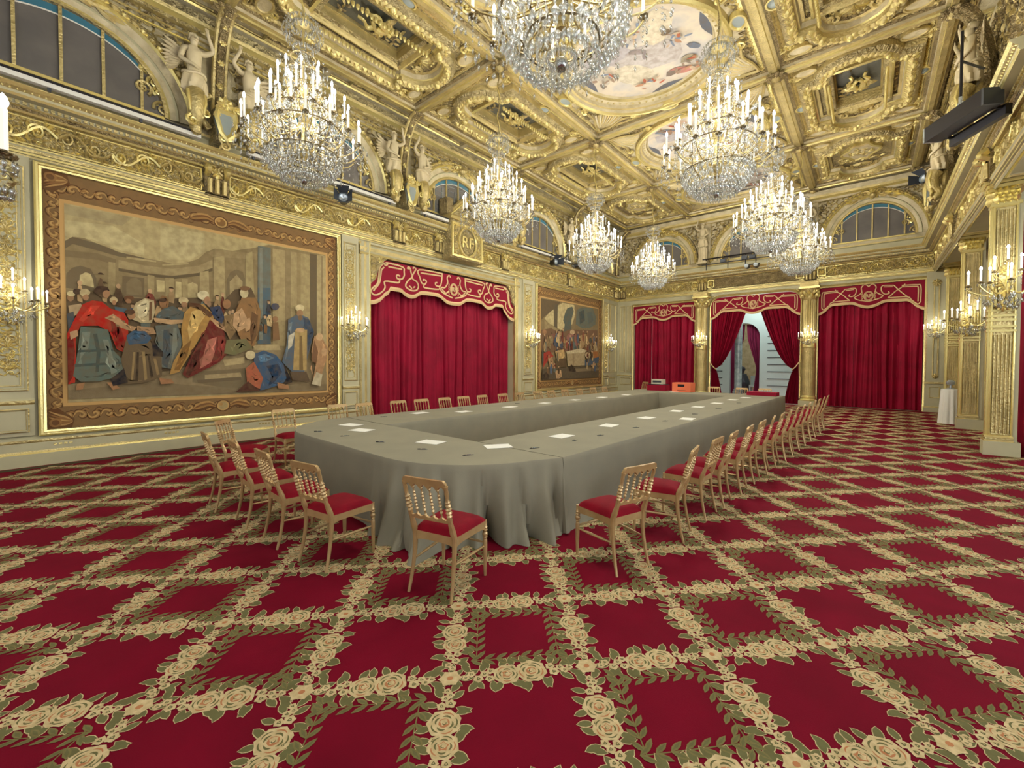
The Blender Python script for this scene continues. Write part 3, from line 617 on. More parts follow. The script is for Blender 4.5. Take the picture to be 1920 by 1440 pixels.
# strip of small coffers between the edge beams and the walls
for (xa, xb) in ((LX+.05, BX[0]-.2), (BX[3]+.2, 1.85)):
    for a, c in zip(BYS[:-1], BYS[1:]):
        for s, m in ((.28, GOLDT), (.5, GOLD), (.72, GOLDT)):
            yc = a+(c-a)*s
            if m is GOLD: ce.box((xa+.1, yc-.07, -.25), (xb, yc+.07, -.15), STONEL); continue
            ce.ring(rect(xa+.12, xb-.02, yc-.42, yc+.42), [(0, -.25), (0, -.19), (.03, -.18), (.07, -.22), (.08, -.25)], [GOLD, GOLDB, GOLD, GOLDD])
            ce.add([(xa+.2, yc-.34, -.245), (xb-.1, yc-.34, -.245), (xb-.1, yc+.34, -.245), (xa+.2, yc+.34, -.245)], [(0, 1, 2, 3)], GOLDD)
            clutter(ce_l := MB(), lambda x, y: True, (xa+.2, xb-.1, yc-.33, yc+.33), .14, GOLD, GOLDB, int(yc*10), 1., .3)
            ce.merge(ce_l, TR(z=-.24))
        ce.ext([], 0, 0, GOLD, False) if False else None
for x in (LX+.12, BX[0]-.3, BX[3]+.3): 
    ce.tube([(x, -1.5, -.2), (x, 20.4, -.2)], .035, GOLDB, 5); ce.tube([(x+.06, -1.5, -.22), (x+.06, 20.4, -.22)], .02, GOLD, 5)
for y in (BYS[5]+.3, BYS[5]+.42): ce.tube([(BX[0], y, -.2), (BX[3], y, -.2)], .03, GOLD, 5)
CEIL = ce.obj('ceiling', label='coffered gilded ceiling', kind='structure')
# ---- side coffer (built once for a 3.05 x 4.45 bay, centred)
def side_coffer(HV, seed, cloud=False):
    b = MB(WC); HU = 1.33; HV -= .2
    b.ring(rect(-HU, HU, -HV, HV), [(0, -.3), (0, -.14), (.05, -.12), (.08, -.16)], [GOLD, GOLDB, GOLD])
    a, L1, L2 = .98, HV-.86, HV-.26          # outline: straight long sides, bowed ends
    def outline(k, n=8):
        A = a*k; S = L1-.0; E = (L2-L1)*k; w = .68*A
        r = [(A, -S), (A, S)]
        r += [(w, S+.02)] + [(w*cos(t), S+.02+E*sin(t)) for t in np.linspace(.0, pi, n)][1:-1] + [(-w, S+.02), (-A, S), (-A, -S), (-w, -S-.02)]
        r += [(-w*cos(t), -S-.02-E*sin(t)) for t in np.linspace(.0, pi, n)][1:-1] + [(w, -S-.02)]
        return r
    o = outline(1)
    q = along(o + o[:1], .03); q = np.vstack([q, [[sx*a*HU/HU, sy*(a*HV/HU)] for sx in (-1, 1) for sy in (-1, 1)]]); q = q[np.argsort(np.arctan2(q[:, 1], q[:, 0]))]
    kq = np.minimum(HU/np.maximum(abs(q[:, 0]), 1e-6), HV/np.maximum(abs(q[:, 1]), 1e-6)); P = np.zeros((len(q), 2, 3)); P[:, 0, :2] = q*.98; P[:, 1, :2] = q*kq[:, None]; P[:, :, 2] = -.17
    b.grid(P, GOLDT, cu=True)
    b.ring(o, [(-.2, -.17), (-.18, -.06), (-.12, .02), (-.02, .04), (.06, 0), (.08, -.08), (.12, -.1), (.14, -.2), (.2, -.22), (.22, -.3)], [GOLD, GOLDT, GOLDT, GOLDB, GOLD, GOLDB, STONEL, GOLD, GOLDD])
    P = along(o + o[:1], .105)
    lf = [leaf_t(GOLD, .15, .12, .06), leaf_t(GOLDB, .15, .12, .06)]
    for i, (x, y) in enumerate(P):
        q = P[(i+1) % len(P)] - P[i-1]; t = math.atan2(q[1], q[0])
        b.merge(lf[i % 2], TR(x, y, .015, t+.5)); b.merge(lf[(i+1) % 2], TR(x, y, .015, t-.5+pi*0))
    ev = bead_t(GOLDB, .075, .09, 9)
    for i, (x, y) in enumerate(along([(1.02*u, 1.0*v) for u, v in o] + [(1.02*o[0][0], o[0][1])], .27)):
        b.merge(ev if i % 2 else rosette_t(GOLD, .085, 6), TR(x*1.0, y, .03))
    I0, I1 = a-.3, L1-.06
    hx, hy = (I0-.19, I1-.19) if not cloud else (.0, .0)
    for x0, x1, y0, y1 in ((-a, a, -L2, -hy), (-a, a, hy, L2), (-a, -hx, -hy, hy), (hx, a, -hy, hy)): b.add([(x0,y0,-.3),(x1,y0,-.3),(x1,y1,-.3),(x0,y1,-.3)], [(0,1,2,3)], GOLDT)
    if not cloud:
        b.ring(rect(-I0, I0, -I1, I1), [(0, -.28), (.0, -.2), (.05, -.18), (.08, -.22), (.1, -.27), (.2, -.28), (.21, -.5)], [GOLD, GOLDB, GOLD, GOLD, GOLDT, GOLD])
        for s in (-1, 1): beads(b, lerp_pts((s*(I0-.14), -I1+.15), (s*(I0-.14), I1-.15), .095), .038, GOLDB, .1, 1.)
        b2 = MB(); X = I0-.21; Y = I1-.21
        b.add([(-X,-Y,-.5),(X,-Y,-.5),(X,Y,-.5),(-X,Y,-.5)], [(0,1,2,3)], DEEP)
        clutter(b2, lambda x, y: abs(y) > .4 or abs(x) > .3, (-X+.03, X-.03, -Y+.05, Y-.05), .2, GOLDD, GOLD, seed, .7, .3)
        # crouching gilded putti group
        for s in (-1, 1):
            b2.tube(smooth_path([(s*.02, -.02, .06), (s*.1, .1, .12), (s*.06, .24, .14), (s*.0, .34, .1)], 4), [.05]*4+[.075]*4+[.06]*4+[.04], GOLDB, 7)
            b2.tube(smooth_path([(s*.1, .1, .1), (s*.2, -.02, .12), (s*.12, -.16, .1), (s*.16, -.26, .06)], 4), [.05]*6+[.035]*7, GOLDB, 6)
            b2.tube(smooth_path([(s*.06, .24, .12), (s*.2, .3, .12), (s*.27, .18, .08)], 4), .03, GOLDB, 6)
            b2.merge(bead_t(GOLDB, .065, .12, 9), TR(s*.05, .4, .06)); b2.merge(leaf_t(GOLD, .3, .16, .06), TR(s*.1, .2, .08, .4 if s > 0 else pi-.4))
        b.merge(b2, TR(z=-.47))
        b.ring(rect(-X, X, -Y, Y), [(0, -.5), (.0, -.44), (.03, -.43), (.04, -.5)], GOLD)
        c2 = MB(); clutter(c2, lambda x, y: (abs(x) > I0 or abs(y) > I1) and (abs(y) < L1 and abs(x) < a-.2 or (x/.5)**2+((abs(y)-L1)/(L2-L1-.1))**2 < 1 and abs(y) > I1), (-a, a, -L2, L2), .13, GOLD, GOLDB, seed+9, 1., .35); b.merge(c2, TR(z=-.3))
    else:
        q = [(.42*cos(t)*(1+.18*cos(4*t)), .62*sin(t)*(1+.12*cos(6*t))) for t in np.linspace(0, 2*pi, 36)[:-1]]
        b.poly(q, -.22, STONEL, thick=.1); b.ring(q, [(-.06, -.3), (-.05, -.2), (.0, -.18), (.03, -.22)], GOLDB)
        c2 = MB(); clutter(c2, lambda x, y: (x/.55)**2+(y/.72)**2 > 1, (-I0+.05, I0-.05, -I1+.1, I1-.1), .2, GOLD, GOLDB, seed, .95, .3); b.merge(c2, TR(z=-.28))
        c2 = MB(); clutter(c2, lambda x, y: x*x+y*y < .08, (-.3, .3, -.3, .3), .16, GOLDB, GOLD, seed+1); b.merge(c2, TR(z=-.21))
    # ends: shell and scrolls
    for s in (-1, 1):
        for k in range(9):
            t = pi/2 + (k-4)*.3; b.merge(leaf_t(GOLDB if k % 2 else GOLD, .3, .08, .06), TR(0, s*(L1+.02), -.26, t if s > 0 else -t))
        for sg in (-1, 1): b.merge(scroll_t(GOLD, .16, 1.5, .045, 16, sg*s), TR(sg*.28, s*(L1+.1), -.26, pi/2*s - sg*s*.8))
    # field between frame and beams: chains, ovals, leaf clusters
    def infield(x, y):
        if abs(x) > HU-.12 or abs(y) > HV-.1: return False
        if abs(y) < L1+.1: return abs(x) > a+.22
        return (x/(a+.3))**2 + ((abs(y)-L1+.1)/(L2-L1+.4))**2 > 1
    c2 = MB(); clutter(c2, infield, (-HU, HU, -HV, HV), .15, GOLDD, GOLD, seed+3, 1., .38); b.merge(c2, TR(z=-.16))
    for sx in (-1, 1):
        b.merge(bead_t(SLATE, .1, .04, 12), TR(sx*(HU-.14), 0, -.12, 0, 1, 1.3)); b.ring([(sx*(HU-.14)+.12*cos(t), .15*sin(t)) for t in np.linspace(0, 2*pi, 17)[:-1]], [(-.03, -.15), (-.02, -.1), (.01, -.1), (.02, -.14)], GOLDB)
        for sy in (-1, 1):
            e = [(sx*(HU-.38)+.2*cos(t), sy*(HV-.28)+.13*sin(t)) for t in np.linspace(0, 2*pi, 17)[:-1]]
            b.poly(e, -.09, STONEL, thick=.06); b.ring(e, [(-.04, -.15), (-.03, -.07), (.0, -.07), (.02, -.1)], GOLD)
            for r in (.8, 2.3): b.merge(scroll_t(GOLDB, .12, 1.4, .03, 12, sx*sy), TR(sx*(HU-.12), sy*(HV-.55), -.15, r*sy))
    # guilloche bands beside the cross beams
    for s in (-1, 1):
        t = np.linspace(0, 1, 60)
        for ph in (0, pi): b.tube(np.stack([-HU+.1+t*(2*HU-.2), s*(HV-.07)+.035*sin_(t*34+ph), -.12+0*t], 1), .014, GOLD, 4)
    return b.mesh('side_coffer')
SC = side_coffer(2.22, 11); SC2 = side_coffer(2.1, 23, True)
for xi in (0, 1):
    xc = (-8.13, -.35)[xi]
    for k in range(5):
        a, c = BYS[k], BYS[k+1]; link('coffer', SC2 if k == 4 else SC, CEIL, (xc, (a+c)/2, 0), s=(1, (c-a)/(4.45 if k < 4 else 4.2), 1))
# ---- central roundel coffers
def round_coffer(R, HV, seed):
    b = MB(WC); HU = 2.19; HV -= .2
    b.ring(rect(-HU, HU, -HV, HV), [(0, -.3), (0, -.14), (.05, -.12), (.08, -.16)], [GOLD, GOLDB, GOLD])
    C = lambda r, n=72: [(r*cos(t), r*sin(t)) for t in np.linspace(0, 2*pi, n+1)[:-1]]
    sq = []
    for x, y in C(R):                      # field: ring between circle and rectangle
        k = min(HU/abs(x) if abs(x) > 1e-6 else 9e9, HV/abs(y) if abs(y) > 1e-6 else 9e9); sq.append((x*k, y*k))
    P = np.zeros((72, 2, 3)); P[:, 0, :2] = C(R); P[:, 1, :2] = sq; P[:, :, 2] = -.17; b.grid(P, STONEL, cu=True)
    b.ring(C(R), [(-.14, -.17), (-.13, -.06), (-.09, -.02), (-.04, -.02), (0, -.06), (.03, -.12), (.08, -.13), (.1, -.2), (.2, -.24), (.22, -.3), (.26, -.34)], [GOLD, GOLDB, GOLDB, GOLDB, STONEL, GOLD, STONEL, STONEL, GOLD, STONEL])
    for i in range(96):
        t = 2*pi*i/96; b.merge(LEAFB, TR((R+.1)*cos(t), (R+.1)*sin(t), -.03, t+pi/2+.5, .13))
    for i in range(60):
        t = 2*pi*i/60; b.merge(bead_t(GOLD, .03, .03, 6), TR((R-.14)*cos(t), (R-.14)*sin(t), -.22))
    # corner fan shells with long side scrolls
    for sx in (-1, 1):
        for sy in (-1, 1):
            cx_, cy_ = sx*(HU-.1), sy*(HV-.1); base = math.atan2(-sy, -sx)
            for k in range(13):
                t = base + (k-6)*.085; L = 1.02 if abs(k-6) < 5 else .9
                L = min(L, math.hypot(HU, HV)-R-.32)
                b.tube([(cx_+.1*cos(t), cy_+.1*sin(t), -.15), (cx_+L*.6*cos(t), cy_+L*.6*sin(t), -.1), (cx_+L*cos(t), cy_+L*sin(t), -.13)], [.012, .03, .04], STONEL if k % 2 else GOLD, 5)
            for sg in (-1, 1):
                t = base + sg*.62
                pts = smooth_path([(cx_, cy_), (cx_+.35*cos(base+sg*.6), cy_+.35*sin(base+sg*.6)), (cx_+.75*cos(base+sg*.52), cy_+.75*sin(base+sg*.52)), (cx_+1.05*cos(base+sg*.62), cy_+1.05*sin(base+sg*.62))], 5)
                b.tube(np.column_stack([pts, np.full(len(pts), -.1)]), .035, GOLD, 6)
                b.merge(scroll_t(GOLDB, .13, 1.5, .035, 16, sg), TR(*pts[-1], -.13, t)); b.merge(scroll_t(GOLDD, .16, 1.3, .04, 16, -sg), TR(*pts[9], -.15, t+sg*.6))
    c2 = MB(); clutter(c2, lambda x, y: math.hypot(x, y) > R+.28 and abs(x) < HU-.1 and abs(y) < HV-.1 and (HU-abs(x))+(HV-abs(y)) > .9 and not (abs(abs(x)-HU) > .0 and abs(math.atan2(HV-.1-abs(y), HU-.1-abs(x))-pi/4) < .5), (-HU, HU, -HV, HV), .16, GOLDD, GOLD, seed, .95, .38); b.merge(c2, TR(z=-.16))
    for x, y, ax in ((0, 0, 1),) if False else ((HU-.13, 0, 1), (-HU+.13, 0, 1), (0, HV-.13, 0), (0, -HV+.13, 0)):
        e = [(x+.15*cos(t)*(1.3 if not ax else .8), y+.15*sin(t)*(1.3 if ax else .8)) for t in np.linspace(0, 2*pi, 17)[:-1]]
        b.poly(e, -.08, SLATE, thick=.08); b.ring(e, [(-.05, -.16), (-.035, -.05), (.0, -.05), (.02, -.09)], GOLDB)
    return b.mesh('round_coffer')
def sky_panel(R, seed):
    b = MB(WC); r = random.Random(seed); n = 48
    b.poly([(R*cos(2*pi*k/n), R*sin(2*pi*k/n)) for k in range(n)], -.34, SKY)
    m = TAPM; z = -.339
    def pt(c, pts):
        nonlocal z
        b.poly([(x*R, y*R) for x, y in pts], z, m, c); z += .001
    for a0 in (150, 62, 250, 335):                      # dark lunettes with balustrade round the rim
        o = [(.98*cos(radians(a)), .98*sin(radians(a))) for a in np.linspace(a0, a0+48, 10)]; i_ = [((.98-.2*sin(pi*k/9))*cos(radians(a)), (.98-.2*sin(pi*k/9))*sin(radians(a))) for k, a in enumerate(np.linspace(a0, a0+48, 10))]
        pt((96, 100, 108), o + i_[::-1])
    def blob(cx, cy, rx, ry, rot, c, w=.2):
        pts = [(cx + cos(rot)*rx*(1+w*r.uniform(-1, 1))*cos(t) - sin(rot)*ry*sin(t), cy + sin(rot)*rx*cos(t) + cos(rot)*ry*(1+w*r.uniform(-1, 1))*sin(t)) for t in np.linspace(0, 2*pi, 11)[:-1]]
        pt(c, pts)
    for c, x, y, rx, ry, ro in (((186, 178, 170), .1, .1, .45, .28, .4), ((206, 196, 170), -.2, .35, .35, .2, 1), ((178, 172, 170), -.4, -.25, .3, .18, .2), ((212, 200, 172), .35, -.35, .3, .2, 2),
                               ((120, 128, 140), -.45, -.5, .14, .07, .3), ((176, 102, 80), -.28, -.38, .06, .04, .9), ((150, 120, 100), -.38, -.42, .1, .05, 2), ((168, 90, 70), -.2, -.52, .06, .03, .1), ((190, 165, 140), -.12, -.62, .12, .06, .8),
                               ((190, 132, 120), .35, .62, .16, .07, .5), ((120, 108, 100), .2, .6, .08, .05, .1), ((104, 112, 124), .62, .25, .1, .05, .9), ((160, 150, 126), .5, .45, .12, .08, .3), ((128, 112, 90), .42, -.2, .06, .05, 0), ((150, 140, 136), 0, -.1, .12, .04, .6), ((140, 132, 130), .05, .02, .08, .03, 2.)):
        blob(x, y, rx, ry, ro, c)
    pal = [(176, 130, 100), (200, 176, 148), (120, 130, 144), (168, 92, 70), (150, 128, 108), (196, 186, 168), (134, 122, 110)]
    for cx, cy in ((-.38, -.5), (.42, .55), (-.1, .55), (.5, -.1), (-.55, .1), (.1, -.45)):
        for q in range(12): blob(cx+r.uniform(-.16, .16), cy+r.uniform(-.12, .12), r.uniform(.02, .07), r.uniform(.012, .03), r.uniform(0, 3), r.choice(pal), .35)
    return b.mesh('painted_sky')
RC = round_coffer(1.78, 2.22, 31); SKP = [sky_panel(1.72, s) for s in (1, 2, 3)]
for k in range(5):
    a, c = BYS[k], BYS[k+1]; o = link('round_coffer', RC, CEIL, (-4.21, (a+c)/2, 0), s=(1, (c-a)/4.45, 1))
    p = link('painted_sky', SKP[k % 3], o, (0, 0, 0)); tag(p, label='painted sky with clouds and blurred figures')
TAP1=[((178,160,112),[(0.65,4.32),(5.17,4.36),(5.17,0.95),(0.65,1.06)]),
((192,176,126),[(0.65,4.06),(1.27,4.11),(1.7,3.88),(1.7,3.66),(1.34,3.7),(1.01,3.81),(0.65,3.79)]),
((166,150,108),[(0.66,4.32),(1.54,4.32),(1.4,4.14),(0.66,4.16)]),
((186,170,122),[(1.94,4.28),(2.64,4.29),(2.64,3.92),(2.4,3.72),(1.93,3.63)]),
((140,122,85),[(0.66,3.71),(0.77,3.8),(0.91,3.81),(1.08,3.75),(1.19,3.72),(1.34,3.66),(1.45,3.61),(1.7,3.62),(1.9,3.61),(2.11,3.59),(2.34,3.65),(2.53,3.76),(2.67,3.93),(2.81,4.02),(3.13,4.04),(3.52,4.18),(3.84,4.32),(5.17,4.36),(5.17,0.95),(0.65,1.06)]),
((108,95,70),[(0.66,3.71),(0.77,3.8),(1.08,3.75),(1.34,3.66),(1.7,3.62),(1.7,3.57),(1.34,3.58),(1.08,3.63),(0.77,3.68),(0.66,3.58)]),
((125,108,76),[(0.67,3.56),(1.08,3.58),(1.31,3.52),(1.31,3.41),(1.08,3.47),(0.67,3.45)]),
((158,140,98),[(1.34,3.52),(1.7,3.48),(2.11,3.49),(2.53,3.62),(2.77,3.79),(2.77,3.62),(2.53,3.48),(2.11,3.36),(1.7,3.35),(1.34,3.38)]),
((98,86,62),[(1.34,3.37),(1.7,3.34),(2.11,3.35),(2.53,3.48),(2.77,3.62),(2.77,3.56),(2.53,3.42),(2.11,3.29),(1.7,3.29),(1.34,3.32)]),
((172,154,108),[(1.45,3.6),(1.87,3.6),(1.87,3.57),(1.45,3.56)]),
((172,154,108),[(1.96,3.55),(2.37,3.65),(2.37,3.62),(1.96,3.52)]),
((150,132,92),[(2.7,3.9),(2.81,4.01),(3.59,4.07),(3.59,3.94),(2.77,3.85)]),
((110,96,70),[(0.67,2.93),(0.69,3.17),(0.76,3.28),(0.86,3.33),(0.98,3.3),(1.05,3.15),(1.05,2.91)]),
((192,174,122),[(0.84,3.02),(0.85,3.17),(0.92,3.23),(0.98,3.21),(1.01,3.11),(1.02,2.98)]),
((115,100,72),[(1.39,3.24),(1.69,3.25),(1.69,2.88),(1.38,2.88)]),
((128,112,80),[(1.44,3.11),(1.5,3.21),(1.58,3.24),(1.65,3.17),(1.66,2.92),(1.44,2.92)]),
((190,172,120),[(1.87,3.24),(1.99,3.24),(1.99,3.03),(1.87,3.02)]),
((190,172,120),[(2.16,3.25),(2.25,3.25),(2.25,2.95),(2.15,2.94)]),
((178,160,112),[(2.35,3.23),(2.43,3.28),(2.51,3.24),(2.51,2.98),(2.34,2.96)]),
((160,142,98),[(1.21,3.46),(1.3,3.46),(1.29,2.83),(1.2,2.86)]),
((160,142,98),[(1.74,3.32),(1.84,3.31),(1.83,2.86),(1.73,2.87)]),
((160,142,98),[(2,3.3),(2.13,3.31),(2.13,2.74),(2,2.77)]),
((160,142,98),[(2.26,3.32),(2.35,3.33),(2.35,2.92),(2.26,2.93)]),
((164,146,102),[(2.55,3.5),(2.7,3.55),(2.71,2.96),(2.54,2.98)]),
((166,148,103),[(2.79,3.83),(2.98,3.91),(2.99,2.91),(2.78,2.89)]),
((120,105,75),[(3.01,3),(3.02,3.42),(3.09,3.59),(3.2,3.66),(3.32,3.63),(3.36,3.47),(3.36,3.08)]),
((160,142,100),[(3.07,3.04),(3.07,3.38),(3.2,3.55),(3.31,3.42),(3.3,3.07)]),
((162,145,100),[(3.38,4.03),(3.51,4.1),(3.54,3.06),(3.37,3.12)]),
((105,110,98),[(3.62,4.25),(3.88,4.26),(3.86,2.1),(3.59,2.09)]),
((82,98,102),[(3.61,3.33),(3.87,3.36),(3.86,2.1),(3.59,2.09)]),
((125,128,112),[(3.65,4.21),(3.71,4.22),(3.7,2.19),(3.63,2.18)]),
((165,146,102),[(3.92,4.25),(4.19,4.26),(4.17,2.07),(3.9,2.06)]),
((140,122,86),[(4.19,4.26),(4.31,4.26),(4.29,2.21),(4.17,2.21)]),
((162,144,100),[(4.31,4.26),(4.75,4.27),(4.73,2.04),(4.29,2.02)]),
((148,130,90),[(4.45,4.26),(4.54,4.26),(4.52,2.22),(4.43,2.22)]),
((98,86,64),[(4.75,4.3),(4.92,4.31),(4.91,2.24),(4.74,2.23)]),
((170,152,108),[(4.92,4.31),(5.16,4.32),(5.14,1.95),(4.9,1.99)]),
((142,124,88),[(5.02,4.3),(5.07,4.3),(5.05,2),(5,2)]),
((142,124,90),[(0.65,1.31),(1.23,1.37),(2.09,1.69),(3.11,1.93),(4.07,2.04),(5.15,1.45),(5.17,0.95),(0.65,1.06)]),
((120,106,78),[(2.41,1.49),(3.33,1.56),(3.41,1.35),(3.18,1.09),(2.4,1.29)]),
((178,158,112),[(2.93,1.74),(3.33,1.8),(3.33,1.67),(2.96,1.61)]),
((168,148,106),[(2.61,1.43),(3.25,1.47),(3.27,1.38),(2.61,1.34)]),
((108,94,70),[(2.47,1.33),(3.25,1.37),(3.27,1.31),(2.5,1.26)]),
((178,158,112),[(3.49,2.07),(4.03,2.09),(4.07,1.97),(3.51,1.96)]),
((128,112,82),[(0.65,1.21),(1.78,1.31),(3.1,1.14),(5.17,1.15),(5.17,0.95),(0.65,1.06)]),
((96,80,58),[(0.68,2.8),(0.83,2.92),(1,2.89),(1.12,2.96),(1.3,2.84),(1.52,2.86),(1.92,2.87),(2.29,2.95),(2.49,2.98),(2.69,2.92),(2.94,2.95),(3.16,3.23),(3.47,3.31),(3.62,2.98),(3.62,2.18),(3.11,1.86),(2.09,1.53),(0.66,1.31)]),
((150,115,80),[(0.77,2.77),(0.76,2.73),(0.73,2.7),(0.71,2.71),(0.69,2.74),(0.69,2.79),(0.71,2.82),(0.74,2.84),(0.76,2.82)]),
((196,178,128),[(0.79,2.84),(0.78,2.81),(0.75,2.79),(0.71,2.79),(0.69,2.81),(0.69,2.85),(0.72,2.88),(0.75,2.88),(0.78,2.87)]),
((60,45,38),[(0.86,2.89),(0.85,2.85),(0.81,2.83),(0.78,2.83),(0.76,2.86),(0.76,2.89),(0.78,2.92),(0.82,2.93),(0.85,2.92)]),
((190,170,122),[(0.97,2.88),(0.95,2.84),(0.91,2.81),(0.87,2.81),(0.84,2.84),(0.84,2.89),(0.87,2.93),(0.92,2.94),(0.95,2.92)]),
((160,120,85),[(0.95,2.79),(0.94,2.76),(0.92,2.74),(0.89,2.74),(0.87,2.77),(0.87,2.8),(0.89,2.83),(0.92,2.85),(0.94,2.83)]),
((175,150,110),[(0.7,2.63),(0.85,2.68),(0.89,2.55),(0.72,2.43)]),
((70,78,82),[(0.68,2.49),(0.76,2.54),(0.78,2.33),(0.7,2.19)]),
((60,42,34),[(1.21,2.95),(1.19,2.9),(1.13,2.86),(1.06,2.86),(1.01,2.9),(1.02,2.95),(1.06,3),(1.13,3.02),(1.19,3)]),
((168,125,88),[(1.22,2.89),(1.2,2.84),(1.18,2.81),(1.14,2.82),(1.12,2.85),(1.12,2.9),(1.15,2.94),(1.18,2.95),(1.21,2.93)]),
((186,164,118),[(1.32,2.79),(1.3,2.75),(1.27,2.72),(1.24,2.73),(1.21,2.76),(1.21,2.8),(1.24,2.84),(1.27,2.85),(1.3,2.83)]),
((160,118,82),[(1.3,2.75),(1.29,2.72),(1.28,2.7),(1.25,2.7),(1.24,2.73),(1.24,2.75),(1.25,2.78),(1.28,2.79),(1.29,2.77)]),
((70,95,105),[(1.27,2.67),(1.44,2.65),(1.39,2.56),(1.29,2.57)]),
((105,70,45),[(1.54,2.85),(1.52,2.81),(1.48,2.79),(1.43,2.79),(1.4,2.81),(1.4,2.85),(1.43,2.88),(1.48,2.89),(1.52,2.88)]),
((150,110,76),[(1.5,2.79),(1.49,2.76),(1.47,2.75),(1.44,2.75),(1.42,2.77),(1.42,2.8),(1.44,2.83),(1.47,2.83),(1.49,2.82)]),
((182,164,120),[(1.49,2.57),(1.56,2.77),(1.69,2.87),(1.82,2.84),(1.83,2.63),(1.78,2.42),(1.63,2.41),(1.51,2.46)]),
((205,190,145),[(1.57,2.72),(1.69,2.85),(1.77,2.81),(1.71,2.55),(1.6,2.5)]),
((110,80,55),[(1.75,2.8),(1.79,2.81),(1.78,2.48),(1.74,2.46)]),
((150,108,72),[(2,2.81),(1.99,2.76),(1.95,2.73),(1.92,2.74),(1.9,2.77),(1.9,2.83),(1.92,2.87),(1.96,2.88),(1.99,2.86)]),
((70,50,38),[(2.01,2.87),(1.99,2.84),(1.96,2.82),(1.92,2.82),(1.89,2.84),(1.89,2.87),(1.92,2.89),(1.96,2.9),(1.99,2.89)]),
((80,90,86),[(1.84,2.55),(1.95,2.7),(2.1,2.77),(2.26,2.67),(2.29,2.52),(2.07,2.5),(1.86,2.49)]),
((192,172,124),[(2.35,2.9),(2.33,2.85),(2.28,2.82),(2.22,2.83),(2.19,2.86),(2.19,2.91),(2.22,2.95),(2.28,2.96),(2.33,2.94)]),
((160,120,84),[(2.33,2.82),(2.32,2.78),(2.29,2.76),(2.25,2.76),(2.23,2.79),(2.23,2.83),(2.25,2.86),(2.29,2.87),(2.32,2.85)]),
((96,102,92),[(1.83,2.37),(2.16,2.43),(2.24,2.12),(2.2,1.89),(2.09,1.55),(1.91,1.59),(1.87,1.92)]),
((70,80,82),[(1.95,2.3),(2.04,2.31),(2.06,1.88),(2,1.57),(1.92,1.65)]),
((120,124,108),[(2.1,2.35),(2.15,2.35),(2.16,2),(2.06,1.65),(2.08,2)]),
((186,150,105),[(1.8,2.52),(2.07,2.5),(2.29,2.52),(2.29,2.46),(2.07,2.41),(1.83,2.44)]),
((172,36,26),[(0.67,2.16),(0.78,2.44),(0.87,2.67),(0.99,2.75),(1.11,2.74),(1.22,2.63),(1.39,2.58),(1.45,2.45),(1.44,1.83),(1.29,1.92),(1.2,2.22),(1.06,2.32),(0.84,2.3),(0.78,2.13),(0.78,1.72),(0.76,1.34),(0.67,1.31)]),
((112,20,20),[(0.67,2.06),(0.74,2.18),(0.77,1.86),(0.74,1.45),(0.67,1.31)]),
((196,60,42),[(0.82,2.4),(0.97,2.66),(1.09,2.67),(0.99,2.52),(0.87,2.37)]),
((128,22,20),[(1.21,2.44),(1.3,2.48),(1.38,2.16),(1.44,1.84),(1.29,1.94),(1.24,2.19)]),
((195,55,40),[(1.25,2.51),(1.35,2.54),(1.36,2.27),(1.31,2.33)]),
((94,106,92),[(0.84,2.29),(1.18,2.26),(1.24,1.9),(1.37,1.72),(1.39,1.56),(1.28,1.42),(1.05,1.35),(0.83,1.35),(0.74,1.45),(0.8,1.86)]),
((122,130,112),[(0.86,2.2),(0.96,2.21),(0.93,1.93),(0.82,1.72),(0.84,1.96)]),
((70,82,74),[(0.99,2.17),(1.04,2.18),(1.08,1.86),(1.05,1.51),(1.01,1.51),(1.03,1.86)]),
((72,84,76),[(0.76,1.65),(1.34,1.69),(1.35,1.65),(0.76,1.6)]),
((72,84,76),[(0.8,1.89),(1.24,1.92),(1.25,1.88),(0.8,1.85)]),
((122,130,112),[(1.11,2.08),(1.18,2.08),(1.24,1.76),(1.29,1.51),(1.21,1.47),(1.18,1.72)]),
((190,150,108),[(0.71,2.19),(0.8,2.23),(0.81,2.13),(0.72,2.06)]),
((165,120,80),[(0.78,1.31),(0.88,1.34),(0.85,1.22),(0.77,1.21)]),
((165,120,80),[(1.15,1.33),(1.23,1.33),(1.32,1.22),(1.23,1.19)]),
((178,140,98),[(1.14,2.46),(1.25,2.54),(1.32,2.48),(1.46,2.35),(1.57,2.33),(1.51,2.24),(1.35,2.3),(1.25,2.4)]),
((165,120,82),[(1.55,2.55),(1.54,2.49),(1.5,2.46),(1.46,2.46),(1.44,2.51),(1.44,2.58),(1.47,2.63),(1.51,2.64),(1.54,2.61)]),
((85,60,42),[(1.55,2.6),(1.53,2.57),(1.49,2.54),(1.44,2.55),(1.41,2.57),(1.41,2.61),(1.44,2.63),(1.49,2.65),(1.53,2.63)]),
((172,135,95),[(1.57,2.35),(1.8,2.33),(1.84,2.22),(1.68,2.19),(1.57,2.24)]),
((102,86,62),[(1.43,2.16),(1.68,2.16),(1.91,1.88),(1.92,1.42),(1.67,1.31),(1.42,1.29),(1.31,1.34),(1.38,1.51),(1.34,1.72)]),
((56,84,104),[(1.42,2.16),(1.51,2.26),(1.68,2.26),(1.77,2.14),(1.71,2.04),(1.45,2)]),
((34,34,40),[(1.2,1.38),(1.38,1.58),(1.43,1.32),(1.23,1.26)]),
((38,36,38),[(1.77,2.1),(1.94,1.88),(1.94,1.79),(1.79,1.8)]),
((150,126,82),[(1.51,1.87),(1.54,1.87),(1.5,1.36),(1.47,1.36)]),
((60,50,38),[(1.56,1.87),(1.59,1.87),(1.57,1.34),(1.53,1.34)]),
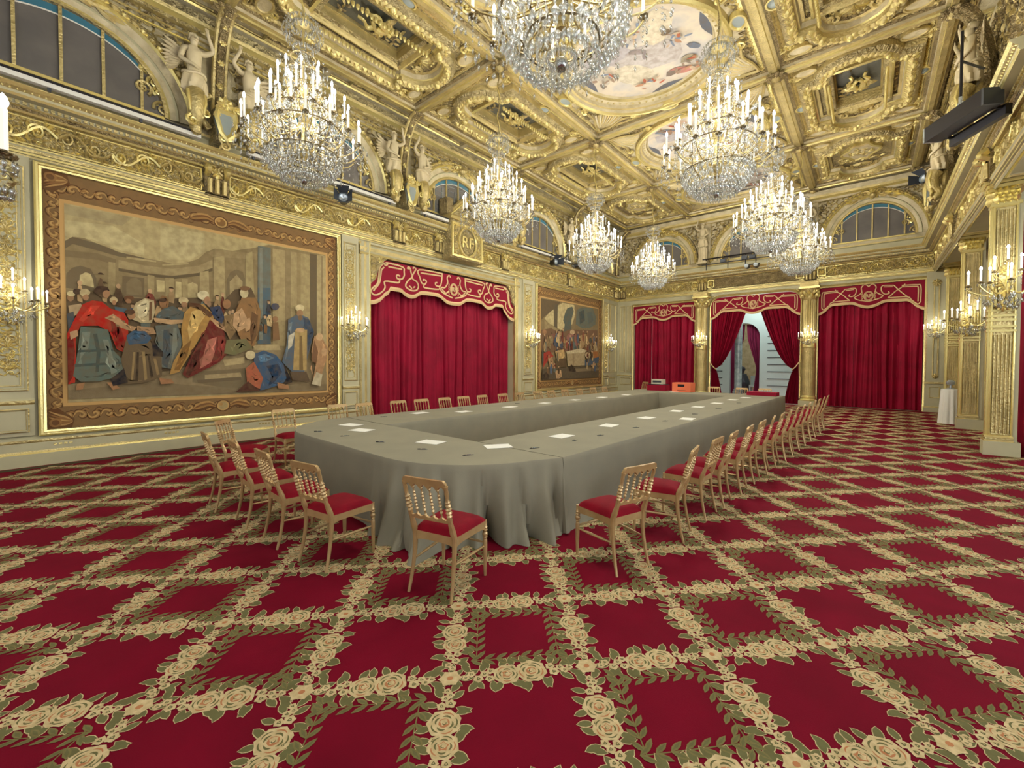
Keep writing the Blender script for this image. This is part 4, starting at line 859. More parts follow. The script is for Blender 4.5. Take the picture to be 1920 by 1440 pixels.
((150,126,82),[(1.63,1.88),(1.67,1.88),(1.7,1.37),(1.66,1.35)]),
((60,50,38),[(1.71,1.84),(1.73,1.84),(1.79,1.41),(1.75,1.39)]),
((145,120,80),[(1.79,1.76),(1.83,1.76),(1.88,1.46),(1.84,1.44)]),
((160,115,78),[(1.87,1.39),(2.06,1.36),(2.1,1.28),(1.9,1.27)]),
((172,132,70),[(2.39,2.81),(2.59,2.86),(2.78,2.64),(2.72,2.43),(2.52,2.18),(2.38,1.89),(2.18,1.5),(2.03,1.45),(2.09,1.69),(2.24,2.01),(2.22,2.32),(2.27,2.64)]),
((206,170,100),[(2.39,2.69),(2.56,2.76),(2.62,2.63),(2.48,2.38),(2.35,2.13),(2.32,2.33)]),
((128,92,46),[(2.23,1.97),(2.38,2.13),(2.31,1.81),(2.18,1.53),(2.1,1.53)]),
((90,60,40),[(2.36,2.86),(2.52,2.86),(2.76,2.66),(2.69,2.59),(2.49,2.78),(2.34,2.78)]),
((208,194,150),[(2.69,3.05),(2.66,2.98),(2.6,2.94),(2.53,2.95),(2.49,2.99),(2.49,3.06),(2.54,3.11),(2.6,3.13),(2.66,3.11)]),
((170,128,92),[(2.71,2.94),(2.7,2.89),(2.66,2.85),(2.62,2.86),(2.59,2.9),(2.6,2.96),(2.62,3),(2.66,3.02),(2.7,2.99)]),
((150,120,90),[(2.72,2.87),(2.71,2.83),(2.69,2.81),(2.67,2.81),(2.65,2.84),(2.65,2.89),(2.67,2.92),(2.69,2.93),(2.71,2.91)]),
((102,36,34),[(2.69,2.55),(2.93,2.36),(3.02,1.9),(2.85,1.69),(2.58,1.53),(2.31,1.37),(2.23,1.46),(2.41,1.89),(2.58,2.22)]),
((70,24,24),[(2.41,1.85),(2.55,2.02),(2.48,1.69),(2.34,1.41),(2.28,1.45)]),
((176,108,88),[(2.65,2.14),(2.81,2.21),(2.77,1.9),(2.71,1.69),(2.51,1.55),(2.56,1.77)]),
((128,50,44),[(2.82,2.23),(2.93,2.24),(2.98,1.95),(2.89,1.74),(2.84,1.94)]),
((182,142,102),[(2.69,2.59),(2.79,2.56),(3,2.39),(2.99,2.31),(2.79,2.44)]),
((44,60,84),[(2.69,2.8),(2.87,2.85),(2.95,2.61),(2.9,2.48),(2.76,2.6)]),
((152,110,74),[(3.07,2.91),(3.05,2.84),(3,2.8),(2.95,2.81),(2.92,2.86),(2.92,2.93),(2.95,2.98),(3.01,3),(3.05,2.97)]),
((130,105,70),[(2.94,2.65),(3.12,2.71),(3.15,2.33),(3.04,2.16),(2.95,2.36)]),
((142,106,66),[(3.27,3.07),(3.54,3.1),(3.64,2.8),(3.6,2.4),(3.51,2.05),(3.34,2),(3.19,2.29),(3.12,2.67)]),
((192,176,130),[(3.4,3.18),(3.38,3.1),(3.33,3.06),(3.28,3.07),(3.24,3.12),(3.24,3.2),(3.28,3.26),(3.33,3.28),(3.38,3.25)]),
((120,88,60),[(3.44,3.28),(3.41,3.25),(3.35,3.22),(3.28,3.22),(3.23,3.24),(3.23,3.27),(3.28,3.31),(3.35,3.32),(3.41,3.31)]),
((190,152,108),[(3.12,2.71),(3.27,2.85),(3.36,2.65),(3.34,2.43),(3.19,2.33),(3.1,2.46)]),
((188,150,106),[(3.31,2.6),(3.42,2.65),(3.46,2.44),(3.34,2.34)]),
((105,76,50),[(3.46,2.79),(3.58,2.71),(3.54,2.27),(3.44,2.04),(3.42,2.39)]),
((112,108,72),[(2.98,2.15),(3.34,2.19),(3.47,2),(3.11,1.84),(2.93,1.87)]),
((56,84,108),[(3.49,1.87),(3.69,1.95),(3.94,1.86),(4.13,1.6),(4.19,1.28),(4.02,1.18),(3.69,1.08),(3.6,1.07),(3.65,1.34),(3.49,1.7)]),
((90,120,140),[(3.57,1.83),(3.73,1.88),(3.9,1.79),(3.73,1.7),(3.61,1.7)]),
((34,56,78),[(3.73,1.61),(3.98,1.65),(4.07,1.47),(3.9,1.24),(3.77,1.16),(3.85,1.43)]),
((30,30,36),[(4.09,1.7),(4.29,1.23),(4.07,1.15),(4.16,1.33)]),
((166,94,66),[(3.33,1.56),(3.49,1.7),(3.67,1.34),(3.6,1.1),(3.35,1.25)]),
((206,188,142),[(3.52,1.85),(3.5,1.79),(3.44,1.75),(3.37,1.76),(3.33,1.81),(3.33,1.88),(3.37,1.93),(3.44,1.94),(3.5,1.91)]),
((80,48,38),[(3.14,1.06),(3.37,1.28),(3.6,1.07)]),
((165,120,82),[(3.96,1.24),(4.2,1.16),(4.22,1.07),(3.98,1.1)]),
((82,96,106),[(4.21,2.67),(4.44,2.83),(4.67,2.75),(4.8,2.43),(4.68,1.94),(4.56,1.46),(4.29,1.46),(4.07,1.7),(4.18,2.11)]),
((52,68,84),[(4.55,2.75),(4.69,2.71),(4.8,2.43),(4.66,1.94),(4.62,2.32)]),
((110,124,128),[(4.22,2.58),(4.3,2.63),(4.25,2.12),(4.14,1.74),(4.17,2.11)]),
((172,144,90),[(4.36,2.45),(4.64,2.47),(4.62,1.5),(4.31,1.51)]),
((120,98,62),[(4.46,2.31),(4.52,2.32),(4.54,1.51),(4.45,1.51)]),
((200,190,160),[(4.21,2.3),(4.36,2.4),(4.29,2.07),(4.2,1.98)]),
((206,188,140),[(4.58,2.98),(4.56,2.92),(4.49,2.88),(4.42,2.89),(4.37,2.93),(4.37,2.98),(4.42,3.03),(4.49,3.05),(4.56,3.03)]),
((158,120,84),[(4.55,2.85),(4.53,2.79),(4.49,2.76),(4.43,2.77),(4.4,2.81),(4.4,2.87),(4.44,2.91),(4.49,2.93),(4.53,2.9)]),
((120,96,70),[(4.54,2.74),(4.52,2.7),(4.49,2.67),(4.45,2.68),(4.43,2.71),(4.43,2.76),(4.45,2.79),(4.49,2.81),(4.52,2.79)]),
((195,158,112),[(4.59,2.45),(4.56,2.42),(4.5,2.39),(4.42,2.39),(4.38,2.42),(4.38,2.46),(4.42,2.49),(4.5,2.5),(4.56,2.49)]),
((170,130,90),[(4.81,2.33),(5,2.29),(5.15,2.05),(5.1,1.75),(5,1.45),(4.95,1.11),(4.75,1.17),(4.85,1.7),(4.73,1.94)]),
((120,86,60),[(4.81,2.23),(4.9,1.94),(4.85,1.65),(4.73,1.75)]),
((200,165,120),[(5.02,2.32),(5,2.25),(4.95,2.22),(4.88,2.23),(4.85,2.27),(4.85,2.34),(4.89,2.39),(4.95,2.41),(5,2.38)]),
((192,154,110),[(5.13,1.95),(5.11,1.89),(5.07,1.85),(5.01,1.86),(4.98,1.91),(4.98,1.98),(5.01,2.03),(5.07,2.04),(5.11,2.01)]),
((190,176,140),[(4.85,1.46),(5,1.4),(4.95,1.11),(4.73,1.17)]),
((70,74,86),[(4.02,2.95),(4,2.9),(3.94,2.86),(3.89,2.87),(3.85,2.91),(3.85,2.96),(3.89,3.01),(3.95,3.02),(4,3)]),
((150,112,78),[(3.99,2.66),(3.97,2.62),(3.94,2.59),(3.9,2.59),(3.87,2.63),(3.87,2.68),(3.9,2.72),(3.94,2.73),(3.98,2.71)]),
((128,96,64),[(3.87,2.58),(3.99,2.6),(4.02,2.2),(3.88,2.17)]),
((92,76,58),[(4.24,1.47),(4.61,1.47),(4.7,1.22),(4.29,1.28)])]
TAP2=[((132,114,80),[(14.12,4.33),(18.86,4.39),(19.02,0.93),(14.15,0.98)]),
((192,174,124),[(15.35,4.14),(15.76,4.33),(16.72,4.33),(16.8,3.9),(16.56,3.44),(16.09,3.23),(15.85,3.11),(15.36,3.19)]),
((192,174,124),[(14.4,3.53),(14.74,3.8),(15.06,3.99),(15.12,3.26),(14.75,3.35)]),
((98,84,62),[(14.12,4.33),(15.61,4.34),(15.1,3.99),(14.4,3.61),(14.13,3.43)]),
((92,84,66),[(15.1,4.16),(15.39,4.23),(15.36,3.19),(15.11,3.23)]),
((84,92,82),[(15.96,3.91),(16.15,4.14),(16.55,4.24),(16.68,4.06),(16.48,3.61),(16.49,3.09),(15.86,3.01),(15.93,3.4),(15.81,3.56)]),
((100,106,92),[(16.93,4.13),(17.39,4.29),(18.39,4.36),(18.72,3.97),(18.68,3.59),(18.12,3.37),(17.41,3.32),(16.85,3.46)]),
((72,82,78),[(17.14,4.06),(17.57,4.19),(17.67,3.7),(17.23,3.49)]),
((88,98,90),[(17.84,4.08),(18.3,4.21),(18.49,3.76),(18.03,3.54)]),
((150,132,92),[(14.4,3.45),(14.89,3.32),(15.4,3.15),(15.33,2.98),(14.4,3.05)]),
((118,90,66),[(14.18,3.04),(14.89,3.16),(15.63,3),(16.4,3.21),(17.24,3.22),(18.88,3.32),(18.94,2.17),(17.78,2.15),(16.1,2.21),(14.21,2.09)]),
((160,118,82),[(14.56,2.98),(14.52,2.9),(14.43,2.85),(14.33,2.86),(14.27,2.92),(14.27,3),(14.33,3.07),(14.43,3.09),(14.52,3.05)]),
((70,60,60),[(15.56,2.57),(15.49,2.5),(15.31,2.46),(15.11,2.46),(14.99,2.52),(14.99,2.59),(15.11,2.65),(15.31,2.67),(15.48,2.64)]),
((128,86,72),[(14.89,2.92),(15.63,3),(15.78,2.62),(14.97,2.55)]),
((165,128,90),[(15.7,2.96),(15.67,2.89),(15.58,2.85),(15.48,2.86),(15.41,2.91),(15.41,2.98),(15.48,3.03),(15.58,3.05),(15.67,3.02)]),
((142,96,84),[(16.09,2.89),(16.57,3.18),(17.16,2.86),(16.99,2.32),(16.1,2.25)]),
((186,158,116),[(16.78,3.1),(16.73,3.03),(16.61,2.98),(16.46,2.99),(16.37,3.04),(16.37,3.12),(16.46,3.18),(16.6,3.21),(16.73,3.17)]),
((100,110,104),[(16.41,2.82),(16.73,2.92),(16.91,2.31),(16.5,2.3)]),
((165,135,92),[(17.15,2.95),(17.77,3.07),(18.13,2.62),(17.25,2.32)]),
((150,120,84),[(18.69,2.93),(18.63,2.83),(18.46,2.78),(18.27,2.79),(18.15,2.85),(18.15,2.95),(18.27,3.03),(18.45,3.06),(18.62,3.02)]),
((186,166,124),[(18.51,2.54),(18.79,2.69),(18.9,2.27),(18.61,2.22)]),
((160,54,44),[(14.25,2.09),(14.69,2.2),(15.01,1.98),(14.55,1.75),(14.42,1.65),(14.26,1.49)]),
((70,84,74),[(14.18,2.21),(14.28,2.25),(14.28,1.69),(14.19,1.65)]),
((192,160,104),[(15.12,2.19),(15.79,2.29),(15.87,1.99),(15.56,1.75),(15.27,1.77)]),
((90,72,50),[(15.12,1.86),(15.95,1.91),(15.99,1.52),(15.2,1.48)]),
((172,132,92),[(14.62,1.85),(14.9,1.98),(15.01,1.65),(15.2,1.03),(14.84,1.06),(14.73,1.45)]),
((170,150,110),[(16.02,2.14),(17.6,2.24),(17.59,1.58),(16.11,1.54)]),
((198,182,140),[(15.94,2.2),(17.25,2.37),(17.78,2.29),(17.6,2.19),(16.07,2.1)]),
((148,128,92),[(16.5,2.13),(16.66,2.13),(16.65,1.56),(16.52,1.56)]),
((66,88,104),[(17.59,1.81),(18.14,1.93),(18.95,2.01),(18.91,1.7),(17.61,1.53)]),
((192,170,128),[(18.14,2.07),(18.08,1.97),(17.92,1.91),(17.74,1.93),(17.62,2.01),(17.62,2.11),(17.73,2.2),(17.91,2.22),(18.08,2.17)]),
((168,106,56),[(18.14,2.23),(18.8,2.27),(18.85,1.98),(18.28,1.91)]),
((150,100,60),[(18.86,1.55),(18.79,1.46),(18.62,1.42),(18.43,1.43),(18.31,1.51),(18.3,1.6),(18.43,1.68),(18.62,1.69),(18.79,1.65)]),
((88,78,60),[(14.19,1.45),(18.91,1.55),(19,0.98),(14.19,0.99)]),
((128,112,84),[(16.75,1.43),(18.91,1.48),(18.96,1.34),(16.84,1.29)]),
((46,38,32),[(16.17,1.48),(16.42,1.63),(16.75,1.43),(16.75,1.27),(16.19,1.33)]),
((186,150,106),[(15.12,1.36),(15.57,1.4),(15.65,1.1),(15.42,1.02),(15.2,1.03)]),
((60,50,40),[(14.22,1.21),(14.49,1.33),(14.7,1.16),(14.63,1),(14.22,1.01)])]
VBOT= [(-1.0, -1.25), (-0.937, -1.21), (-0.881, -1.11), (-0.842, -0.98), (-0.799, -0.9), (-0.796, -0.8), (-0.727, -0.79), (-0.661, -0.8), (-0.624, -0.88), (-0.565, -0.93), (-0.506, -0.91), (-0.446, -0.8), (-0.407, -0.77), (-0.321, -0.76), (-0.203, -0.77), (-0.147, -0.85), (-0.087, -0.94), (-0.012, -0.96)]
VPAT= [[(-0.839, -0.07), (-0.871, -0.13), (-0.898, -0.25), (-0.908, -0.48), (-0.924, -0.68), (-0.97, -0.81), (-0.984, -0.9), (-0.964, -0.98), (-0.921, -0.97), (-0.868, -0.86), (-0.842, -0.73), (-0.842, -0.57), (-0.7, -0.55), (-0.684, -0.44)], [(-0.852, -0.19), (-0.878, -0.28), (-0.888, -0.45), (-0.904, -0.66), (-0.954, -0.85), (-0.957, -0.89)], [(-0.852, -0.07), (-0.839, -0.13), (-0.815, -0.09), (-0.825, -0.05), (-0.651, -0.08), (-0.634, -0.21), (-0.634, -0.33), (-0.661, -0.43), (-0.707, -0.44), (-0.72, -0.37), (-0.703, -0.33), (-0.68, -0.36)], [(-0.806, -0.15), (-0.657, -0.15)], [(-0.568, -0.09), (-0.595, -0.09), (-0.582, -0.04), (-0.562, -0.08), (-0.555, -0.18), (-0.542, -0.31), (-0.585, -0.43), (-0.614, -0.56), (-0.605, -0.65), (-0.545, -0.71), (-0.486, -0.67), (-0.466, -0.55), (-0.486, -0.43), (-0.526, -0.38), (-0.542, -0.31), (-0.516, -0.16), (-0.496, -0.06), (-0.522, -0.02), (-0.529, -0.07)], [(-0.575, -0.59), (-0.555, -0.62), (-0.545, -0.67)], [(-0.506, -0.58), (-0.526, -0.62)], [(-0.157, -0.03), (-0.456, -0.06), (-0.446, -0.29), (-0.427, -0.43), (-0.39, -0.46), (-0.367, -0.38), (-0.381, -0.33), (-0.407, -0.33), (-0.404, -0.37)], [(-0.163, -0.05), (-0.173, -0.32), (-0.196, -0.44), (-0.242, -0.44), (-0.252, -0.36), (-0.229, -0.34)], [(-0.394, -0.47), (-0.39, -0.56), (-0.213, -0.54), (-0.199, -0.44)], [(-0.437, -0.14), (-0.18, -0.11)], [(-0.048, -0.1), (-0.064, -0.04), (-0.094, -0.12), (-0.087, -0.28), (-0.124, -0.45), (-0.17, -0.47), (-0.176, -0.58), (-0.1, -0.68), (-0.018, -0.74)], [(-0.163, -0.52), (-0.114, -0.62), (-0.077, -0.56)]]
def crowd(T, I, seed, n, pal, s=1.):
    r = random.Random(seed)
    for k in range(n):
        x, y = r.uniform(I[0], I[1]), r.uniform(I[2], I[3]); w = s*r.uniform(.05, .13); h = s*r.uniform(.12, .3); c = r.choice(pal); f = r.uniform(.75, 1.15)
        T.append((tuple(min(255, v*f) for v in c), [(x-w*.5, y), (x-w*.6, y+h*.6), (x-w*.2, y+h), (x+w*.3, y+h*.95), (x+w*.6, y+h*.5), (x+w*.4, y-h*.1)]))
        if r.random() < .6: T.append(((190, 154, 112), [(x+s*.035*cos(a)*.8, y+h*1.12+s*.04*sin(a)) for a in np.linspace(0, 2*pi, 9)[:-1]]))
        if r.random() < .5: T.append(((70, 54, 40), [(x+s*.04*cos(a)*.9, y+h*1.12+s*.02+s*.03*sin(a)) for a in np.linspace(0, pi, 6)]))
PAL = [(150, 110, 70), (96, 104, 92), (170, 140, 96), (120, 60, 48), (74, 88, 104), (186, 160, 112), (90, 70, 50)]
k_ = next(i for i, (c, p) in enumerate(TAP2) if c == (160, 54, 44)); head, tail = TAP2[:k_], TAP2[k_:]
crowd(head, (14.25, 18.8, 2.1, 2.8), 3, 60, PAL, 1.5); TAP2 = head + tail; crowd(TAP2, (14.3, 15.4, 1.2, 1.9), 4, 8, PAL, 1.4); crowd(TAP2, (17.6, 18.7, 1.3, 2.0), 5, 12, PAL, 1.5)
k_ = next(i for i, (c, p) in enumerate(TAP1) if c == (96, 80, 58)); head, tail = TAP1[:k_+1], TAP1[k_+1:]
crowd(head, (.75, 3.9, 2.3, 2.85), 6, 45, PAL, 1.1); TAP1 = head + tail
# ================================================================== TAPESTRIES
def tapestry(T_, O, I, polys, label, seed, start, fr=.09):
    """O outer frame rect, I picture rect, polys painted scene"""
    root = empty('tapestry', (LX, (O[0]+O[1])/2, O[2]), label=label, cat='tapestry')
    off = np.eye(4); off[:3, 3] = (-LX, -(O[0]+O[1])/2, -O[2]); T_ = off @ np.array(T_, float)
    b = MB(T_); b.ring(rect(*O), [(0, 0), (0, .07), (.025, .1), (.05, .1), (.06, .075), (.09, .07), (.1, .05), (.1, .02)], [GOLD, GOLDB, GOLDB, GOLD, GOLDB, GOLDD, GOLD]); b.obj('gilt_frame', root)
    b = MB(T_); z = .02; o = (O[0]+fr, O[1]-fr, O[2]+fr, O[3]-fr)
    b.poly(rect(*o), z, TAPM, (132, 102, 64)); r = random.Random(seed)
    def rib(pts, w, c, z):
        p = smooth_path(pts, 5); d = np.gradient(p, axis=0); d /= np.linalg.norm(d, axis=1)[:, None]+1e-9; nrm = np.stack([-d[:, 1], d[:, 0]], 1); t = np.linspace(.15, pi-.1, len(p)); ww = (w*np.sin(t))[:, None]
        P = np.zeros((len(p), 2, 3)); P[:, 0, :2] = p+nrm*ww; P[:, 1, :2] = p-nrm*ww; P[:, :, 2] = z
        idx = np.arange(len(p)*2).reshape(-1, 2); f = np.stack([idx[:-1, 0], idx[1:, 0], idx[1:, 1], idx[:-1, 1]], 1); b.add(P.reshape(-1, 3), f, TAPM, c)
    mw = (I[0]-o[0])
    path = [((o[0]+I[0])/2, (o[2]+I[2])/2), ((o[1]+I[1])/2, (o[2]+I[2])/2), ((o[1]+I[1])/2, (o[3]+I[3])/2), ((o[0]+I[0])/2, (o[3]+I[3])/2)]
    for k in range(4):                                   # woven acanthus border
        (x0, y0), (x1, y1) = path[k], path[(k+1) % 4]; L = math.dist((x0, y0), (x1, y1)); c, s = (x1-x0)/L, (y1-y0)/L; n = max(4, int(L/(mw*.66)))
        for q in range(n):
            t = (q+.5)/n; cx, cy = x0+(x1-x0)*t, y0+(y1-y0)*t; sg = 1 if q % 2 else -1
            for col, w, dz, sc_ in (((92, 62, 38), .085, .001, 1.2), ((160, 122, 72), .055, .002, 1.05), ((190, 152, 92), .022, .003, 1.0)):
                pts = [(-.5, -.3*sg), (-.2, .32*sg), (.2, .3*sg), (.42, .0), (.25, -.22*sg), (.05, -.1*sg), (.12, .05*sg)]
                rib([(cx+mw*.62*sc_*(a*c-e_*s), cy+mw*.62*sc_*(a*s+e_*c)) for a, e_ in pts], w*mw*1.9, col, z+dz)
            for col, w in (((150, 110, 62), .05), ((96, 64, 40), .03)):
                a = r.uniform(-.4, .4); rib([(cx+mw*(.1*c-a*s), cy+mw*(.1*s+a*c)), (cx+mw*(.3*c-(a+.12)*s), cy+mw*(.3*s+(a+.12)*c)), (cx+mw*(.5*c-a*s), cy+mw*(.5*s+a*c))], w*mw, col, z+.0035)
    def ring2(cx, cy, rx, ry, c, zz): b.poly([(cx+rx*cos(t), cy+ry*sin(t)) for t in np.linspace(0, 2*pi, 21)[:-1]], zz, TAPM, c)
    mx = (o[0]+o[1])/2
    for cy, sgn in (((o[3]+I[3])/2, 1), ((o[2]+I[2])/2, -1)):
        ring2(mx, cy, mw*.52, mw*.5, (92, 62, 38), z+.005); ring2(mx, cy, mw*.44, mw*.42, (190, 152, 92), z+.006); ring2(mx, cy, mw*.33, mw*.31, (132, 96, 54) if sgn > 0 else (170, 148, 98), z+.007); ring2(mx-.04, cy+.03, mw*.14, mw*.13, (176, 136, 80), z+.008)
        for sg in (-1, 1):
            for k in range(4):
                rib([(mx+sg*mw*.5, cy+mw*(.1-.08*k)), (mx+sg*mw*1.0, cy+mw*(.35-.14*k)), (mx+sg*mw*1.7, cy+mw*(.22-.16*k)), (mx+sg*mw*2.1, cy-mw*.2)], mw*.1, [(176, 136, 80), (118, 80, 48), (158, 118, 66), (92, 62, 38)][k], z+.005+k*.0007)
    for x, sx in ((o[0], 1), (o[1], -1)):                # corner volutes
        for y, sy in ((o[2], 1), (o[3], -1)):
            b.poly([(x, y), (x+sx*mw*1.15, y), (x+sx*mw*1.3, y+sy*mw*.6), (x+sx*mw*.9, y+sy*mw*1.0), (x+sx*mw*.5, y+sy*mw*1.4), (x, y+sy*mw*1.3)], z+.005, TAPM, (102, 68, 40))
            for k in range(5): rib([(x+sx*mw*.1, y+sy*mw*(1.2-.2*k)), (x+sx*mw*.5, y+sy*mw*(.95-.17*k)), (x+sx*mw*.9, y+sy*mw*(.75-.12*k)), (x+sx*mw*1.2, y+sy*mw*(.5-.02*k))], mw*.06, [(182, 142, 86), (140, 100, 58)][k % 2], z+.006+k*.0005)
            ring2(x+sx*mw*.4, y+sy*mw*.42, mw*.3, mw*.3, (150, 110, 64), z+.009); ring2(x+sx*mw*.4, y+sy*mw*.42, mw*.18, mw*.18, (108, 72, 44), z+.0095)
    b.ring(rect(*I), [(-.06, z+.004), (-.055, z+.006), (-.02, z+.006), (-.015, z+.004), (0, z+.006)], [pm('woven_gold_fillet', (186, 146, 84), 0, .8)]*1)
    b.obj('woven_border', root, smooth=False)
    b = MB(T_); z = .03; r2 = random.Random(seed); b.poly(rect(*I), z, TAPM, polys[0][0])
    for i_, (c, pl) in enumerate(polys[1:]):
        z += .0004
        q = [(min(max(u, I[0]), I[1]), min(max(v, I[2]), I[3])) for u, v in pl]
        b.poly(q, z, TAPM, c)
        A = np.array(q); ext = A.max(0)-A.min(0); mean = A.mean(0)
        if i_ > start and max(ext) > .25 and len(q) > 4 and min(ext) > .12 and max(ext) < 1.35:          # woven drapery folds
            for w in range(int(5+6*max(ext))):
                i = r2.randrange(len(q)); k = (i+r2.choice((2, 3))) % len(q); e = .12; p0 = A[i]*(1-e)+mean*e; p1 = A[k]*(1-e)+mean*e; t0 = r2.uniform(0, .5); t1 = t0+r2.uniform(.3, .5)
                p0, p1 = p0+(p1-p0)*t0, p0+(p1-p0)*t1; dd = p1-p0; n_ = np.array([-dd[1], dd[0]])/(np.linalg.norm(dd)+1e-6); m_ = (p0+p1)/2 + n_*np.linalg.norm(dd)*.12; wd = r2.uniform(.008, .022)
                f_ = r2.choice((.72, .82, 1.14, 1.25)); b.poly([tuple(p0), tuple(m_+n_*wd), tuple(p1), tuple(m_-n_*wd)], z+.0002, TAPM, tuple(min(255, v*f_) for v in c))
    b.obj('woven_picture', root, smooth=False)
tapestry(WL, (.34, 5.52, .48, 4.92), (.68, 5.14, 1.0, 4.34), TAP1, 'large framed tapestry of robed figures before a colonnade, crimson cloak at left', 5, 42)
tapestry(WL, (13.8, 19.42, .54, 4.91), (14.15, 18.95, .96, 4.37), TAP2, 'smaller-looking far tapestry with trees and a banquet table scene', 9, 9)
# ================================================================== CURTAINS AND VALANCES
def folds(u, seed, A=.07):
    r = random.Random(seed); ph = u*26 + 2.2*np.sin(u*2.3+r.uniform(0, 6)) + 1.5*np.sin(u*5.1+r.uniform(0, 6))
    return A*((np.abs(np.sin(ph/2+seed))**.75)*1.9-1.1)*(.75+.3*np.sin(u*3.7+seed)) + A*.35*np.sin(u*41+seed)
def curtain(T_, root_loc, a, c, top, d, label, seed, group=None, name='curtain'):
    u = np.linspace(a, c, int((c-a)*55)); v = np.array([0.015, .3, 1.2, 2.4, 3.6, top])
    P = np.zeros((len(u), len(v), 3))
    for j, vv in enumerate(v): P[:, j, 0] = u + .02*np.sin(u*7+vv); P[:, j, 1] = vv; P[:, j, 2] = d + folds(u + .015*vv*np.sin(u*3), seed, .075*(1.1-.1*vv/4.5))
    P[0, :, 0] = a; P[-1, :, 0] = c
    b = MB(T_); b.grid(P, VELVET)
    return b.obj(name, label=label, cat='curtain', group=group)
curtain(WL, None, O0+.02, O1-.02, 4.4, -.28, 'wide closed crimson velvet curtain in the left wall between the tapestries', 3)
CUR = {}
CUR[-9.5] = curtain(WB, None, -9.43, -6.42, 4.5, -.1, 'closed crimson velvet curtain at the left end of the far wall', 8)
CUR[1.52] = curtain(WB, None, -1.6, 1.44, 4.6, -.1, 'closed crimson velvet curtain at the right end of the far wall, reaching the carpet', 12)
def tied(a, c, top, zt, side, label, seed):
    """side=-1: gathered to the left edge a; +1: to the right edge c"""
    n = 150; v = np.concatenate([np.linspace(.02, zt, 9), np.linspace(zt, top, 22)[1:]]); k = np.linspace(0, 1, n)
    P = np.zeros((n, len(v), 3)); edge = a if side < 0 else c; full = abs(c-a)
    for j, z in enumerate(v):
        if z >= zt: t = (z-zt)/(top-zt); w = .2 + (full-.2)*t**.62; o = .0
        else: t = (zt-z)/zt; w = .2 + .32*t**.7; o = 0
        x = edge - side*(o + w*k); P[:, j, 0] = x; P[:, j, 1] = z
        P[:, j, 2] = -.05 + folds(k*3.0, seed, .09)*(.55+.45*min(1, w/1.0))
    b = MB(WB); b.grid(P, VELVET); o = b.obj('curtain', label=label, cat='curtain')
    b = MB(WB); x = edge - side*.1
    b.tube(smooth_path([(edge+side*.02, zt+.32, .1), (edge-side*.12, zt+.1, .14), (edge-side*.24, zt-.02, .08), (edge-side*.2, zt-.04, -.12)], 5), .022, BRAID, 6)
    b.tube(smooth_path([(edge+side*.02, zt+.32, .1), (edge+side*.02, zt+.0, .12), (edge+side*.03, zt-.3, .1)], 4), .016, BRAID, 6)
    b.lathe([(.001, zt-.5), (.05, zt-.48), (.035, zt-.34), (.02, zt-.3)], (0, 0, 0), BRAID) if False else None
    b.obj('tieback', o)
tied(-5.66, -4.05, 4.6, 1.45, -1, 'crimson curtain of the open doorway drawn back to its left side', 21)
tied(-3.85, -2.24, 4.6, 1.45, 1, 'crimson curtain of the open doorway drawn back to its right side', 22)
def valance(T_, a, c, top, d, label, hs=1., arch=0., VBOT=VBOT, VPAT=VPAT):
    root = empty('valance', label=label, cat='valance')
    hw = (c-a)/2; mx = (a+c)/2; ks = hs
    def tp(s, q):
        y = top + q*ks
        if arch and abs(s) > .74: y = min(y, top - arch*(1-math.sqrt(max(0, 1-((abs(s)-.74)/.26)**2))))
        return (mx+s*hw, y)
    vb = VBOT + [(-s, q) for s, q in VBOT[::-1][1:]]
    bot = smooth_path(vb, 3); topl = [tp(s, 0) for s in np.linspace(1, -1, 33)]
    n = 120; S = np.linspace(-1, 1, n); lo = np.interp(S, bot[:, 0], bot[:, 1])
    P = np.zeros((n, 2, 3))
    for i, s in enumerate(S): P[i, 0, :2] = tp(s, lo[i]); P[i, 1, :2] = tp(s, 0); P[i, :, 2] = d
    b = MB(T_); b.grid(P, VELVETV); Q = P.copy(); Q[:, :, 2] -= .03; b.grid(Q, VELVETV); b.obj('velvet_band', root)
    b = MB(T_); w = .1*ks
    P = np.zeros((n, 3, 3))
    for i, s in enumerate(S):
        x, y = tp(s, lo[i]); P[i, 0] = (x, y-.015, d); P[i, 1] = (x, y+w*.45, d+.03); P[i, 2] = (x, y+w, d)
    b.grid(P, BRAID); b.obj('fringed_edge', root)
    b = MB(T_); r = .024 if hw > 2.5 else .019
    for q in VPAT:
        for sg in (-1, 1):
            p = smooth_path([tp(-sg*s, t) for s, t in q], 4) if len(q) > 2 else np.array([tp(-sg*s, t) for s, t in q])
            b.tube(np.column_stack([p, np.full(len(p), d+.012)]), r, BRAID, 5, squash=.6)
    cy = top - .47*ks; e = .19*ks
    for k in (1., .8): b.tube([(mx+e*k*.8*cos(t), cy+e*k*sin(t), d+.012) for t in np.linspace(0, 2*pi, 25)[:-1]], r*.7, BRAID, 5, closed=True)
    for s in (-1, 1):
        for k in range(5): b.merge(leaf_t(BRAID, .09*ks, .04, .02), TR(mx+s*e*.95, cy-e+.4*e*k, d+.005, pi/2-s*.5))
    b.obj('embroidery', root)
    letters(root, T_, mx, cy, .2*ks, d+.02, BRAID, 'monogram')
    return root
